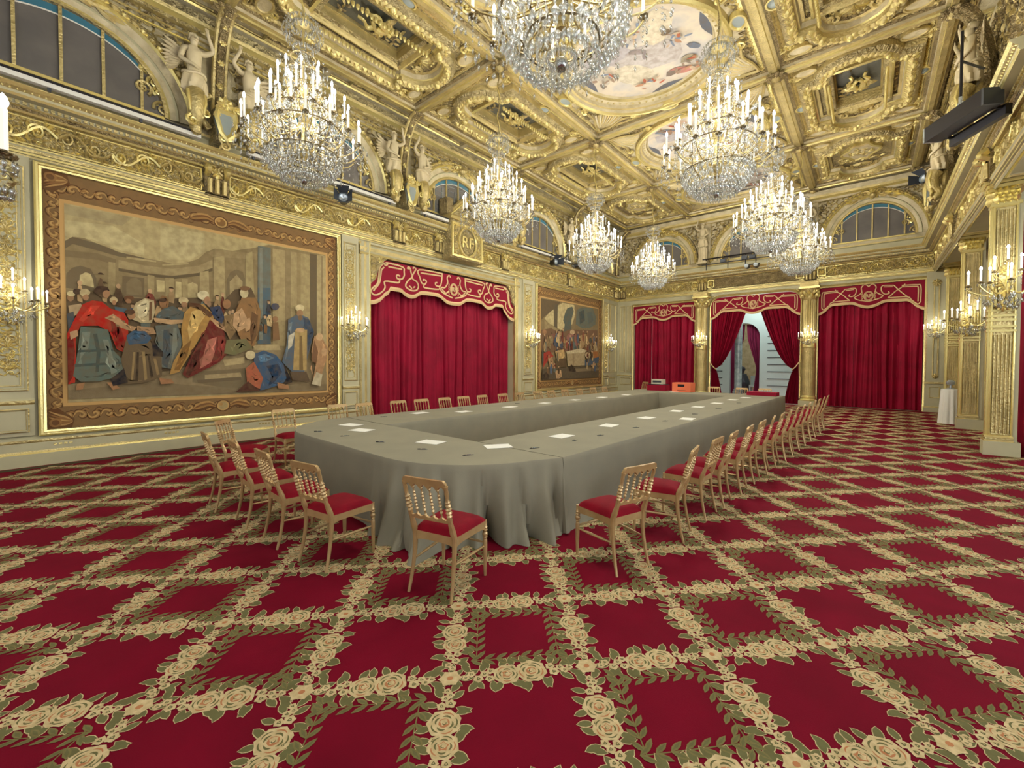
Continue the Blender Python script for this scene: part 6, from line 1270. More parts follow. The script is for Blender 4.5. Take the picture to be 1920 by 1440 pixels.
# ================================================================== CHAIRS (Napoleon III ballroom chairs)
def turned(b, p, q, rad, m=WOOD, n=8):
    """lathe with radii list between p and q"""
    p = np.array(p); q = np.array(q); k = len(rad); b.tube([p+(q-p)*t/(k-1) for t in range(k)], rad, m, n)
def chair():
    root = empty('ballroom_chair', (0, 0, 0), 0, 'pale gilt ballroom chair', 'chair')
    hw, hb = .2, .175                                   # half widths front / back
    b = MB(); N_ = 16; P = np.zeros((N_+1, N_+1, 3))
    for i in range(N_+1):
        for j in range(N_+1):
            u, v = i/N_*2-1, j/N_*2-1; w = hb+.012+(hw+.012-hb-.012)*(v+1)/2; k = (1-abs(u)**5)*(1-abs(v)**5)
            P[i, j] = (u*w, v*.205-.0, .445+.055*k**.5+.014*(1-u*u)*(1-v*v))
    b.grid(P, SEATM); b.add([(-hb-.01, -.205, .445), (hb+.01, -.205, .445), (hw+.01, .205, .445), (-hw-.01, .205, .445)], [(0, 1, 2, 3)], SEATM); b.obj('seat_cushion', root)
    b = MB()
    for (x0, y0), (x1, y1) in (((-hw, .195), (hw, .195)), ((-hb, -.195), (hb, -.195)), ((-hb, -.195), (-hw, .195)), ((hb, -.195), (hw, .195))):
        L = math.dist((x0, y0), (x1, y1)); a = math.atan2(y1-y0, x1-x0); c, s = cos(a), sin(a); n = 9; P = np.zeros((n, 5, 3))
        for i, t in enumerate(np.linspace(0, 1, n)):
            drop = .018*(abs(2*t-1)**4); q = np.array((x0+c*L*t, y0+s*L*t))
            for j, (o, z) in enumerate(((-.011, .392-drop), (.011, .392-drop), (.011, .447), (-.011, .447), (-.011, .392-drop))): P[i, j] = (q[0]-s*o, q[1]+c*o, z)
        b.grid(P, WOOD)
    b.obj('seat_frame', root)
    for s in (-1, 1):                                   # turned front legs
        b = MB(); rad = [.016, .017, .021, .016, .022, .015, .023, .023, .014, .02, .014, .016, .018, .0175, .016, .014, .0125, .011]
        z = [.45, .40, .392, .38, .37, .358, .345, .33, .318, .31, .30, .292, .27, .22, .16, .1, .05, .0]
        b.tube([(s*hw, .195+.006*(k/17), zz) for k, zz in enumerate(z)], rad, WOOD, 8); b.obj('leg', root)
    for s in (-1, 1):                                   # sabre rear legs running up to the back posts
        b = MB(); pth = smooth_path([(s*(hb+.012), -.262, 0), (s*(hb+.006), -.232, .12), (s*hb, -.205, .28), (s*hb, -.198, .42), (s*(hb-.002), -.222, .5), (s*(hb-.004), -.246, .565)], 5)
        b.tube(pth, np.interp(np.arange(len(pth)), [0, 8, 16, 19, 25], [.011, .015, .021, .023, .017]), WOOD, 8); b.obj('leg', root)
    ys = lambda z: -.246-.085*(z-.565)/.33               # rake of the back
    for s in (-1, 1):
        b = MB(); rad = [.017, .015, .02, .016, .022, .0145, .024, .017, .024, .0145, .023, .016, .021, .013, .014, .016, .014, .018]
        z = np.linspace(.56, .845, len(rad)); z[1:14] = .58+np.arange(13)*.0135; z[14:] = (.77, .79, .82, .845)
        b.tube([(s*(hb-.004+.01*(zz-.56)/.28), ys(zz), zz) for zz in z], rad, WOOD, 8); b.obj('back_post', root)
    for k in range(4):
        b = MB(); x = (k-1.5)*.072; rad = [.006, .013, .006, .0055, .013, .0055, .012, .0055, .014, .0055, .012, .0055, .013, .0055, .012, .0055, .006, .013, .006]
        b.tube([(x, ys(zz), zz) for zz in np.linspace(.585, .82, len(rad))], rad, WOOD, 6); b.obj('spindle', root)
    def rail(name, z0, zt, amp, thick, up):
        b = MB(); n = 51; P = np.zeros((n, 5, 3)); W = hb+.012
        for i, t in enumerate(np.linspace(-1, 1, n)):
            ph = (t*W)/.072; sc_ = amp*abs(cos(ph*pi)) if True else 0
            lo, hi = (z0+sc_*(1 if up else 0), zt-.012*t**6*(1 if up else 0)) if up else (z0, zt-sc_)
            if up: hi = zt - .03*max(0, (abs(t)-.88)/.12)**2
            bow = -.012*(1-t*t)
            for j, (o, z) in enumerate(((-thick, lo), (thick, lo), (thick, hi), (-thick, hi), (-thick, lo))): P[i, j] = (t*W, ys(z)+bow*.6+o, z)
        b.grid(P, WOOD); b.add(P[0, :4], [(0, 1, 2, 3)], WOOD); b.add(P[-1, :4], [(0, 1, 2, 3)], WOOD); b.obj(name, root)
    rail('top_rail', .805, .885, .032, .012, True); rail('bottom_rail', .562, .605, .02, .01, False)
    b = MB(); turned(b, (-hw+.005, .19, .24), (-hb+.01, -.2, .24), [.007, .009, .012, .01, .012, .009, .007], WOOD, 6); turned(b, (hw-.005, .19, .24), (hb-.01, -.2, .24), [.007, .009, .012, .01, .012, .009, .007], WOOD, 6); turned(b, (-hw+.01, .195, .27), (hw-.01, .195, .27), [.007, .01, .007, .012, .007, .01, .007], WOOD, 6); b.obj('stretcher', root)
    return root
CH = chair()
chairs = [(-2.47, 2.2, 14, 'pale gilt chair at the near end of the table, frontmost of all'), (-3.545, 1.87, 8, 'pale gilt chair at the near end, left of the frontmost chair'), (-4.25, 1.83, -3, 'pale gilt chair at near end, third from the right'), (-4.98, 1.82, -4, 'pale gilt chair at near end, fourth from the right'), (-5.78, 1.78, -6, 'pale gilt chair at the left end of the near row'),
 (-6.75, 2.2, -42, 'pale gilt chair standing off the left near corner of the table, behind the near row'), (-7.45, 3.1, -88, 'pale gilt chair nearest on the left long side, with its back to the large tapestry'),
 (-1.7, 3.36, 72, 'pale gilt chair at the right near corner of the table, turned towards it'), (-1.6, 4.24, 98, 'pale gilt chair second on the right long side, red seat facing left')]
for x, y, a, t in chairs[:]: pass
for k, y in enumerate((4.08, 4.62, 5.35, 5.92, 6.57, 7.1, 7.7, 8.4, 9.05, 9.75, 10.35, 11.0, 11.75, 12.5, 13.2)):
    chairs.append((-7.47+.06*k-(.0 if k else .05), y, -90+rng.uniform(-5, 5), 'pale gilt chair on the left long side, number %s from the near end' % ['two', 'three', 'four', 'five', 'six', 'seven', 'eight', 'nine', 'ten', 'eleven', 'twelve', 'thirteen', 'fourteen', 'fifteen', 'sixteen'][k]))
for k, y in enumerate((5.03, 5.58, 6.3, 6.95, 7.6, 8.25, 8.85, 9.5, 10.15, 10.8, 11.5, 12.2, 12.9, 13.6)):
    chairs.append((-1.58+.035*k, y, 93+rng.uniform(-5, 5), 'pale gilt chair on the right long side, number %s from the near corner' % ['three', 'four', 'five', 'six', 'seven', 'eight', 'nine', 'ten', 'eleven', 'twelve', 'thirteen', 'fourteen', 'fifteen', 'sixteen'][k]))
for x, y, a, t in ((-5.9, 15.35, 178, 'pale gilt chair behind the far end of the table at left'), (-4.1, 15.6, 190, 'pale gilt chair behind far end just right of the orange box'), (-3.3, 15.5, 172, 'pale gilt chair behind far end in front of the open doorway'), (-2.6, 15.6, 180, 'pale gilt chair behind the right end of the far side'), (-7.6, 17.6, 150, 'lone pale gilt chair standing by the left far curtain')):
    chairs.append((x, y, a, t))
for i, (x, y, a, t) in enumerate(chairs):
    if i == 0: o = CH; o.location = (x, y, 0); o.rotation_euler = (0, 0, radians(a)); o['label'] = t
    else: o = dup(CH, (x, y, 0), radians(a)); o['label'] = t
    o['group'] = 'ballroom chairs around the conference table'
# draped tall table by the second pillar
t_ = empty('cocktail_table', (1.78, 17.35, 0), 0, 'tall narrow table draped in white cloth left of the second right-hand pillar', 'table')
b = MB(); n = 96; a = np.arange(n)*2*pi/n; Z = (.006, .35, .7, .96, .985); P = np.zeros((n, 5, 3))
for j, z in enumerate(Z): r = .2 + (.05*(1-z/.985))*(1+.0*a) + (.02*np.cos(a*9)+.012*np.cos(a*14+1))*(1-z/.985)**.6; r = r if j < 4 else np.full(n, .19); P[:, j] = np.stack([r*np.cos(a), r*np.sin(a), np.full(n, z)], 1)
b.grid(P, WHITE, cu=True); b.add(P[:, 4], [tuple(range(n))], WHITE); b.obj('white_cloth', t_)
b = MB(); b.lathe([(.001, 0), (.09, 0), (.1, .02), (.03, .03), (.025, .1), (.09, .13), (.1, .2), (.06, .25), (.001, .26)], (0, 0, 0), STEEL, 16); place(b, 'metal_lamp', (1.78, 17.35, .99), 0, 'small shiny metal lamp standing on the white draped table', 'lamp')
# ================================================================== CHANDELIERS
cd = MB(); cd.lathe([(.012, 0), (.013, .02), (.013, .17), (.011, .178)], (0, 0, 0), CANDLE, 8); cd.lathe([(.001, -.048), (.015, -.038), (.038, -.024), (.042, -.018), (.018, -.016), (.016, .002), (.001, .002)], (0, 0, 0), GOLDD, 9)
CAND = cd.mesh('candle')
cd = MB(); cd.lathe([(.008, .178), (.015, .19), (.017, .203), (.012, .222), (.001, .238)], (0, 0, 0), BULB, 8); BULBM = cd.mesh('bulb')
drop = MB(); drop.add([(0, 0, 0), (.011, 0, -.022), (0, .011, -.022), (-.011, 0, -.022), (0, -.011, -.022), (0, 0, -.06)], [(0, 1, 2), (0, 2, 3), (0, 3, 4), (0, 4, 1), (5, 2, 1), (5, 3, 2), (5, 4, 3), (5, 1, 4)], CRYST)
bd = MB(); bd.add([(0, 0, .012), (.012, 0, 0), (0, .012, 0), (-.012, 0, 0), (0, -.012, 0), (0, 0, -.012)], [(0, 1, 2), (0, 2, 3), (0, 3, 4), (0, 4, 1), (5, 2, 1), (5, 3, 2), (5, 4, 3), (5, 1, 4)], CRYST)
plaq = MB(); plaq.add([(0, .006, 0), (.028, 0, -.03), (0, .006, -.08), (-.028, 0, -.03), (0, -.006, -.035), (0, .012, -.035)], [(0, 1, 4), (1, 2, 4), (2, 3, 4), (3, 0, 4), (0, 5, 1), (1, 5, 2), (2, 5, 3), (3, 5, 0)], CRYST)
def TRZ(x, y, z, s=1, rz=0): m = TR(x, y, z, rz, s); return m
def crystals(specs, r):
    b = MB(); D, B_, Q = [], [], []
    for x, y, z, s, k in specs:
        (D if k == 0 else B_ if k == 1 else Q).append(TRZ(x, y, z, s, r.uniform(0, 6)))
    for t, L in ((drop, D), (bd, B_), (plaq, Q)):
        if L: b.merge(t, L)
    return b
def build_chandelier():
    """origin at the lowest crystal; ceiling hook 4.1 above"""
    r = random.Random(5); root = empty('chandelier', (0, 0, 0), 0, '', 'chandelier')
    tiers = [(.80, .66, 16), (.62, .93, 14), (.44, 1.18, 10), (.25, 1.42, 6)]
    b = MB()
    b.lathe([(.001, .3), (.05, .32), (.03, .38), (.08, .45), (.1, .5), (.04, .6), (.03, .8), (.06, .88), (.1, 1.0), (.05, 1.1), (.03, 1.3), (.07, 1.4), (.03, 1.5), (.02, 1.7), (.02, 2.3), (.12, 2.34), (.14, 2.38), (.02, 2.42)], (0, 0, 0), GOLD, 12)
    for R_c, z in ((.5, .42), (.3, .22), (.56, .78), (.4, 1.05), (.25, 1.62), (.17, 1.86)): b.tube([(R_c*cos(t), R_c*sin(t), z) for t in np.linspace(0, 2*pi, 33)[:-1]], .011, GOLDD, 5, closed=True)
    for k in range(8):
        a = k*pi/4; b.tube([(.05*cos(a), .05*sin(a), 1.5), (.25*cos(a), .25*sin(a), 1.3), (.5*cos(a), .5*sin(a), .8), (.5*cos(a), .5*sin(a), .42), (.3*cos(a), .3*sin(a), .22)], .01, GOLDD, 5)
    b.obj('gilt_frame', root)
    ab = MB(); cp = MB()
    sp_ = []
    for ti, (R, z, n) in enumerate(tiers):
        for k in range(n):
            a = (k+.5*ti)*2*pi/n; c, s = cos(a), sin(a); rz = .06*((k*7) % 3-1)*.5; zc = z + .05*((k % 2)*2-1)*.5
            ab.tube(smooth_path([(.08*c, .08*s, z-.12), (R*.45*c, R*.45*s, z-.24), (R*.8*c, R*.8*s, z-.2), (R*c, R*s, zc-.05), (R*c, R*s, zc)], 3), .009, GOLD, 5)
            link('bulb', BULBM, link('candle', CAND, root, (R*c, R*s, zc+.018), s=(1.15, 1.15, 1.45)))
            for q in range(6):
                t = q*pi/3; sp_.append((R*c+.036*cos(t), R*s+.036*sin(t), zc-.01, 1.0, 0)); 
            for q in range(5): sp_.append((R*c, R*s, zc-.09-.045*q, 1.3-.1*q, 1 if q < 4 else 2))
            for q in range(4):                              # swags between neighbouring cups
                t2 = a + (q+1)/5*2*pi/n; sp_.append((R*.97*cos(t2), R*.97*sin(t2), zc-.05-.09*sin(pi*(q+1)/5), 1., 1))
    ab.obj('arm_set', root)
    # hanging strings: outer curtain, basket, crown
    for k in range(44):
        a = k*2*pi/44; R = .5+.03*(k % 2)
        for q in range(7): f = q/6; sp_.append((R*(1-.42*f**1.6)*cos(a), R*(1-.42*f**1.6)*sin(a), .42-.05*q-.0, 1.5, 0 if q % 2 else 2))
    for k in range(26):
        a = k*2*pi/26
        for q in range(4): sp_.append((.28*(1-.3*q)*cos(a), .28*(1-.3*q)*sin(a), .24-.05*q, 1.6, 0))
    for k in range(40):
        a = k*2*pi/40
        for q in range(7): f = q/6; sp_.append(((.56-.1*f)*cos(a), (.56-.1*f)*sin(a), .76-.045*q, 1.2, q % 2))
    for k in range(30):
        a = k*2*pi/30
        for q in range(6): sp_.append(((.4+.03*q)*cos(a), (.4+.03*q)*sin(a), 1.03-.045*q, 1.2, q % 2))
    for k in range(18):
        a = k*2*pi/18
        for q in range(10): f = q/9; sp_.append(((.04+.21*f*f)*cos(a), (.04+.21*f*f)*sin(a), 2.0-.4*f, 1.1, 1))
        for q in range(4): sp_.append((.25*cos(a), .25*sin(a), 1.6-.05*q, 1.2, 0))
    for k in range(24):                                    # upper bell of crystals on the stem
        a = k*2*pi/24
        for q in range(7): f = q/6; sp_.append(((.14+.1*sin(pi*f))*cos(a), (.14+.1*sin(pi*f))*sin(a), 2.36-.055*q, 1.35, 0 if q == 6 else (q % 2)))
        for q in range(5): sp_.append(((.14+.035*q)*cos(a), (.14+.035*q)*sin(a), 2.38+.05*q-.02*q*q, 1.3, q % 2))
    for k in range(12):
        a = k*2*pi/12; 
        for q in range(5): sp_.append((.33*cos(a), .33*sin(a), 1.75-.06*q, 1.5, 0 if q % 2 else 1))
    for k in range(320):
        z = r.uniform(.35, 1.35); R = r.uniform(.15, .82-.35*max(0, z-.6)); a = r.uniform(0, 2*pi); sp_.append((R*cos(a), R*sin(a), z, r.uniform(1, 1.9), r.choice((0, 1, 2))))
    for k in range(32):
        a = k*2*pi/32; 
        for q in range(5): sp_.append(((.84+.03*(k % 3))*cos(a), (.84+.03*(k % 3))*sin(a), .6-.055*q, 1.25, 0 if q % 2 == 0 else 1))
    crystals(sp_, r).obj('crystal_drops', root, smooth=False, kind='stuff')
    b = MB(); b.lathe([(.001, -.06), (.035, -.045), (.055, 0), (.045, .035), (.001, .06)], (0, 0, .06), CRYST, 10); b.obj('crystal_ball', root, smooth=False)
    b = MB()
    for k in range(58):
        z = 2.4+k*.03; b.tube([(.02*cos(t)*(1 if k % 2 else .3), .02*cos(t)*(.3 if k % 2 else 1), z+.02*sin(t)) for t in np.linspace(0, 2*pi, 7)[:-1]], .006, GOLDD, 4, closed=True)
    b.tube([(.03*sin(k*.6), .03*cos(k*.6), 2.4+k*.07) for k in range(25)], .014, GOLDB, 5); b.obj('chain', root)
    return root
CHD = build_chandelier()
def ceiling_rod(root, zb):
    b = MB(); L = CZ+.0 - (zb+4.1); return
chs = [(-6.58, 2.95, 4.38, 'crystal chandelier nearest on the left, hanging in front of the large tapestry frieze'), (-6.62, 7.38, 4.48, 'crystal chandelier second in the left row, before the monogram tablet'), (-6.6, 11.85, 4.5, 'crystal chandelier third in the left row'), (-6.5, 16.2, 4.55, 'farthest and smallest-looking crystal chandelier of the left row'),
       (-1.93, 2.9, 4.03, 'huge crystal chandelier cut off by the top edge of the picture'), (-1.93, 7.38, 4.36, 'large crystal chandelier second in the right row, over the table'), (-1.88, 11.9, 4.36, 'crystal chandelier third in the right row'), (-1.76, 16.2, 4.5, 'farthest crystal chandelier of the right row, overlapping the one before it')]
for i, (x, y, z, t) in enumerate(chs):
    o = CHD if i == 0 else dup(CHD)
    o.location = (x, y, z); o.rotation_euler = (0, 0, .37*i); k = 1 if i else 1
    o['label'] = t; o['group'] = 'crystal chandeliers'
    for ch in o.children:                                  # stretch chain and stem to meet the ceiling
        if ch.name.startswith('chain'): ch.scale = (1, 1, 1); f = (CZ-.04-z)/(2.4+24*.07); ch.scale = (1, 1, (CZ-.06-z-2.4)/(24*.07)); ch.location = (0, 0, 2.4-2.4*ch.scale[2])
    for dz, w in ((1.0, 1.),): lamp('chandelier_glow', (0, 0, dz+.02), CHANDELIER_W*w, .3, o)
# ================================================================== WALL SCONCES
def build_sconce():
    """origin on the wall, d along +x (out of the wall)"""
    r = random.Random(9); root = empty('wall_sconce', (0, 0, 0), 0, '', 'wall light')
    b = MB([[0, 0, 1, 0], [1, 0, 0, 0], [0, 1, 0, 0], [0, 0, 0, 1]]); b.box((-.05, -.3, 0), (.05, .22, .03), GOLD)
    for z in (-.28, .0, .2): b.merge(rosette_t(GOLDB, .08, 8), TR(0, z, .03))
    b.tube([(0, -.1, .02), (0, -.2, .12), (0, -.12, .2), (0, .18, .2)], .016, GOLDB, 6); b.obj('backplate', root)
    b = MB(); cp = MB(); pts = []
    for k in range(7): a = radians(-95+k*31.6); R = .27 if k % 2 else .34; pts.append((.19+R*cos(a)*.75, R*sin(a)*1.05, .0+.03*(k % 2)))
    pts += [(.2, -.12, .17), (.2, .12, .17), (.2, 0, .3)]
    sp_ = []
    for x, y, z in pts:
        b.tube(smooth_path([(.19, 0, -.08), (.19+(x-.19)*.5, y*.5, -.14 if z < .1 else .06), (x, y, z-.06), (x, y, z)], 4), .009, GOLDB, 5)
        link('bulb', BULBM, link('candle', CAND, root, (x, y, z+.018), s=(.9, .9, .85)))
        for q in range(6): t = q*pi/3; sp_.append((x+.033*cos(t), y+.033*sin(t), z-.01, .8, 0))
        for q in range(3): sp_.append((x, y, z-.08-.04*q, .9, q % 2))
    for k in range(70): a = r.uniform(-1.6, 1.6); R = r.uniform(.05, .3); z = -.1-.18*(1-R/.32)-r.uniform(0, .06); sp_.append((.17+R*cos(a)*.75, R*sin(a), z, 1.1, r.choice((0, 1, 2))))
    b.obj('arm_set', root); crystals(sp_, r).obj('crystal_drops', root, smooth=False, kind='stuff')
    return root
SCN = build_sconce(); first = True
scs = [((LX+.05, .1, 2.62), 0, 1., 'crystal wall sconce at the left edge beside the large tapestry'), ((LX+.08, 5.8, 2.62), 0, 1., 'crystal wall sconce between large tapestry and left wall curtain'), ((LX+.08, 13.28, 2.62), 0, 1., 'crystal wall sconce left of the far tapestry'), ((LX+.08, 19.85, 2.62), 0, 1., 'crystal wall sconce right of the far tapestry near the corner'),
       ((-6.04, BY-.42, 2.75), -90, .9, 'crystal sconce on the gilded column left of the doorway'), ((-1.9, BY-.42, 2.75), -90, .9, 'crystal sconce on the gilded column right of the doorway'), ((1.74, BY-.15, 2.9), -90, .85, 'crystal sconce farthest along the right-hand side'),
       ((1.93, 16.2, 2.85), -90, 1.25, 'crystal sconce on the second right-hand pillar'), ((1.87, 11.88, 3.15), -90, 1.35, 'large crystal sconce on the nearest right-hand pillar')]
for loc, rz, s, t in scs:
    if first: o = SCN; first = False
    else: o = dup(SCN)
    o.location = loc; o.rotation_euler = (0, 0, radians(rz)); o.scale = (s, s, s); o['label'] = t; o['group'] = 'crystal wall sconces'
    lamp('sconce_glow', (.3, 0, .2), SCONCE_W, .12, o)
# tall candelabrum standing just outside the left edge, one arm reaching in
ro = empty('standing_candelabrum', (-2.75, -.47, 0), 0, 'tall standing crystal candelabrum at the extreme left edge, mostly out of view', 'candelabrum')
b = MB(); b.lathe([(.22, 0), (.22, .03), (.1, .08), (.03, .15), (.022, .9), (.04, .95), (.02, 1.0), (.02, 2.25), (.05, 2.3), (.001, 2.35)], (0, 0, 0), GOLD, 16); b.obj('stand', ro)
b = MB(); sp_ = []
for k, (x, y) in enumerate(((.4, .48), (-.35, .1), (-.2, -.3), (.15, -.38), (-.38, -.1))):
    b.tube(smooth_path([(0, 0, 2.2), (x*.5, y*.5, 2.1), (x, y, 2.3), (x, y, 2.42)], 4), .012, GOLD, 6); b.lathe([(.001, -.03), (.03, -.01), (.034, 0), (.001, .01)], (x, y, 2.43), GOLDD, 10)
    c_ = link('candle', CAND, ro, (x, y, 2.44), s=(.9, .9, .85)); link('bulb', BULBM, c_)
    for q in range(4):
        for w in range(8): sp_.append((x+.03*cos(w*.8)*(1-.15*q), y+.03*sin(w*.8)*(1-.15*q), 2.41-.045*q, .8, q % 2))
b.obj('arm_set', ro); crystals(sp_, random.Random(2)).obj('crystal_drops', ro, smooth=False, kind='stuff')
# ================================================================== CARYATIDS
def skin(V, E, R, sub=2, root=0):
    me = bpy.data.meshes.new('skin'); me.from_pydata(V, E, []); o = bpy.data.objects.new('skin', me); COL.objects.link(o)
    m = o.modifiers.new('s', 'SKIN'); m.use_smooth_shade = True
    for i, v in enumerate(me.skin_vertices[0].data): r = R[i]; v.radius = (r, r) if np.ndim(r) == 0 else r; v.use_root = (i == root)
    s = o.modifiers.new('u', 'SUBSURF'); s.levels = sub; s.render_levels = sub
    out = bpy.data.meshes.new_from_object(o.evaluated_get(bpy.context.evaluated_depsgraph_get())); COL.objects.unlink(o); bpy.data.objects.remove(o); return out
def figure_mesh(full=False):
    V = [(0, 0, .0), (0, .01, .16), (0, .02, .3), (0, .015, .43), (0, 0, .52), (0, .01, .59), (0, .03, .68), (0, .03, .76),     # pelvis..crown
         (.15, .0, .5), (.3, .06, .6), (.2, .12, .82), (.18, .13, .88),          # raised arm: shoulder, elbow, wrist, palm
         (-.15, .0, .49), (-.22, .03, .27), (-.05, .17, .16), (-.01, .19, .14)]    # lowered arm across waist
    E = [(0, 1), (1, 2), (2, 3), (3, 4), (4, 5), (5, 6), (6, 7), (4, 8), (8, 9), (9, 10), (10, 11), (4, 12), (12, 13), (13, 14), (14, 15)]
    R = [(.15, .11), (.105, .085), (.13, .1), (.135, .095), (.07, .06), .045, (.075, .085), (.06, .065), .055, .042, .03, .032, .055, .045, .03, .032]
    for (hx, hy, hz), d in (((.18, .13, .88), (-.15, .1, 1)), ((-.01, .19, .14), (1, .2, -.3))):
        base = 11 if hz > .5 else 15; d = Vector(d).normalized(); side = d.cross(Vector((0, 1, 0))).normalized()
        for k in range(5):
            off = side*(.012*(k-2)) if k < 4 else side*(-.03); L = (.05, .062, .066, .058, .035)[k]; dd = (d + side*(k-1.8)*.12 + Vector((0, -.25, 0))).normalized()
            a = Vector((hx, hy, hz)) + off + d*.01; i = len(V); V += [tuple(a), tuple(a+dd*L*.55), tuple(a+dd*L+Vector((0, .012, 0)))]; E += [(base, i), (i, i+1), (i+1, i+2)]; R += [.009, .0085, .006]
    me = skin(V, E, R, 2)
    me.materials.clear(); me.materials.append(STATUE); return me
FIG = figure_mesh()
def hair_t():
    b = MB(); n, m = 14, 9; P = np.zeros((n, m, 3))
    for i in range(n):
        for j in range(m):
            a = i*2*pi/n; t = j/(m-1)*2.2; r = .088*(1+.06*sin(a*6+t*5)); P[i, j] = (r*sin(t)*cos(a)*.95, .012+r*sin(t)*sin(a)*1.05 - .02, .735+r*1.05*cos(t))
    k = P[..., 1] > .055; P[k] = P[k]*[1, 1, 1] - np.array([0, .035, -.01]); b.grid(P, STATUE, cu=True); b.merge(bead_t(STATUE, .05, .05, 8), TR(0, -.07, .74)); return b
def face_t():
    b = MB(); b.tube([(0, .112, .70), (0, .124, .675), (0, .118, .667)], [.007, .012, .008], STATUE, 6)
    for s in (-1, 1): b.tube([(s*.015, .107, .695), (s*.035, .102, .7), (s*.05, .09, .693)], [.004, .007, .004], STATUE, 5); b.tube([(s*.075, .03, .70), (s*.08, .025, .68), (s*.073, .03, .66)], .009, STATUE, 5)
    b.tube([(-.022, .104, .64), (0, .112, .643), (.022, .104, .64)], [.004, .009, .004], STATUE, 5); return b
def drapery_t():
    b = MB(); n = 48; a = np.arange(n)*2*pi/n; P = np.zeros((n, 6, 3))
    for j, (z, rx, ry, w) in enumerate(((.06, .15, .12, .0), (.02, .175, .14, .012), (-.06, .185, .15, .018), (-.16, .19, .15, .022), (-.27, .18, .14, .03), (-.3, .15, .12, .0))):
        r = 1+w*7*np.cos(a*7+z*9); P[:, j] = np.stack([rx*r*np.cos(a), ry*r*np.sin(a), np.full(n, z)], 1)
    b.grid(P, STATUE, cu=True); b.tube([(.17*cos(t), .14*sin(t), .05+.02*sin(t*2)) for t in np.linspace(0, 2*pi, 25)[:-1]], .03, STATUE, 7, closed=True); return b
def wing_t():
    b = MB()
    for row, (n, L, w) in enumerate(((9, .5, .1), (8, .34, .09), (7, .2, .08))):
        for k in range(n):
            a = radians(28 - k*9); f = leaf_t(STATUE, L*(1-.05*k), w, .025); M = TR(-.1-.02*k, .46-.035*k, .02+.012*row, pi-a); b.merge(f, M)
    b2 = MB(); b2.merge(b, np.array([[.82, 0, 0, 0], [0, 0, -1, -.08], [0, .82, 0, .05], [0, 0, 0, 1.]])); return b2
def console_t():
    b = MB(); P = smooth_path([(0, .06, -.3), (0, .12, -.45), (0, .1, -.7), (0, .02, -.85), (0, .1, -1.0), (0, .16, -.92)], 5)
    b.tube(P, np.linspace(.16, .06, len(P)), GOLD, 9)
    for k in range(5): x = -.13+.065*k; b.tube([(x, .15, -.32), (x, .19, -.5), (x*.8, .16, -.68)], [.028, .03, .02], GOLDB, 6)
    for s in (-1, 1): b.merge(scroll_t(GOLDB, .1, 1.5, .03, 14, s), np.array([[1, 0, 0, s*.1], [0, 0, -1, .16], [0, 1, 0, -.75], [0, 0, 0, 1.]]) @ TR(rz=1.2*s))
    return b
parts = {k: MB() for k in ('hair', 'face', 'drapery', 'wing', 'gilt_console')}
parts['hair'].merge(hair_t()); parts['face'].merge(face_t()); parts['drapery'].merge(drapery_t()); parts['wing'].merge(wing_t()); parts['gilt_console'].merge(console_t())
PM_ = {k: v.mesh(k) for k, v in parts.items()}
def caryatid(loc, rz, mir, label, s=1.0, wing=True, group='winged stucco figures under the ceiling ribs'):
    root = empty('caryatid', loc, rz, label, 'sculpture', group); root.scale = (s*mir, s, s)
    fg = link('figure', FIG, root)
    for k, m in PM_.items():
        if k in ('wing', 'gilt_console') and not wing: continue
        link(k, m, fg if k in ('hair', 'face') else root)
    return root
# local +y faces the room; on the left wall that is +x
lw = ['first', 'second', 'third', 'fourth', 'fifth']
for i, r in enumerate((2.88, 7.33, 11.8, 16.28)):
    for s in (-1, 1):
        caryatid((LX+.42, r+s*.47, 7.1), radians(-90), -1 if s < 0 else 1, 'winged cream stucco woman, left wall, %s side of %s rib' % ('near' if s < 0 else 'far', lw[i]), 1.02)
for i, r in enumerate((11.8, 16.28)):
    for s in (-1, 1):
        caryatid((1.72-.42, r+s*.47, 7.05), radians(90), 1 if s < 0 else -1, 'winged cream stucco figure, right side, %s side of %s rib' % ('near' if s < 0 else 'far', lw[i]), 1.0)
for x, t in ((-6.0, 'left'), (-1.95, 'right')):
    caryatid((x, BY-.34, 7.35), radians(180), 1, 'standing cream stucco woman on the far wall above the %s gilded column' % t, 1.0, False, 'stucco women on the far wall')
    b = MB(); n = 40; a = np.arange(n)*2*pi/n; P = np.zeros((n, 5, 3))
    for j, (z, rr) in enumerate(((7.03, .15), (6.9, .18), (6.6, .17), (6.4, .2), (6.34, .2))): P[:, j] = np.stack([x+rr*(1+.1*np.cos(a*8+z*2))*np.cos(a), BY-.34+rr*.7*(1+.1*np.cos(a*8+z))*np.sin(a), np.full(n, z)], 1)
    b.grid(P, STATUE, cu=True); b.box((x-.22, BY-.5, 6.28), (x+.22, BY-.1, 6.36), STONEL); b.obj('statue_pedestal', label='fluted cream drapery pedestal below the %s stucco woman of the far wall' % t, cat='pedestal')
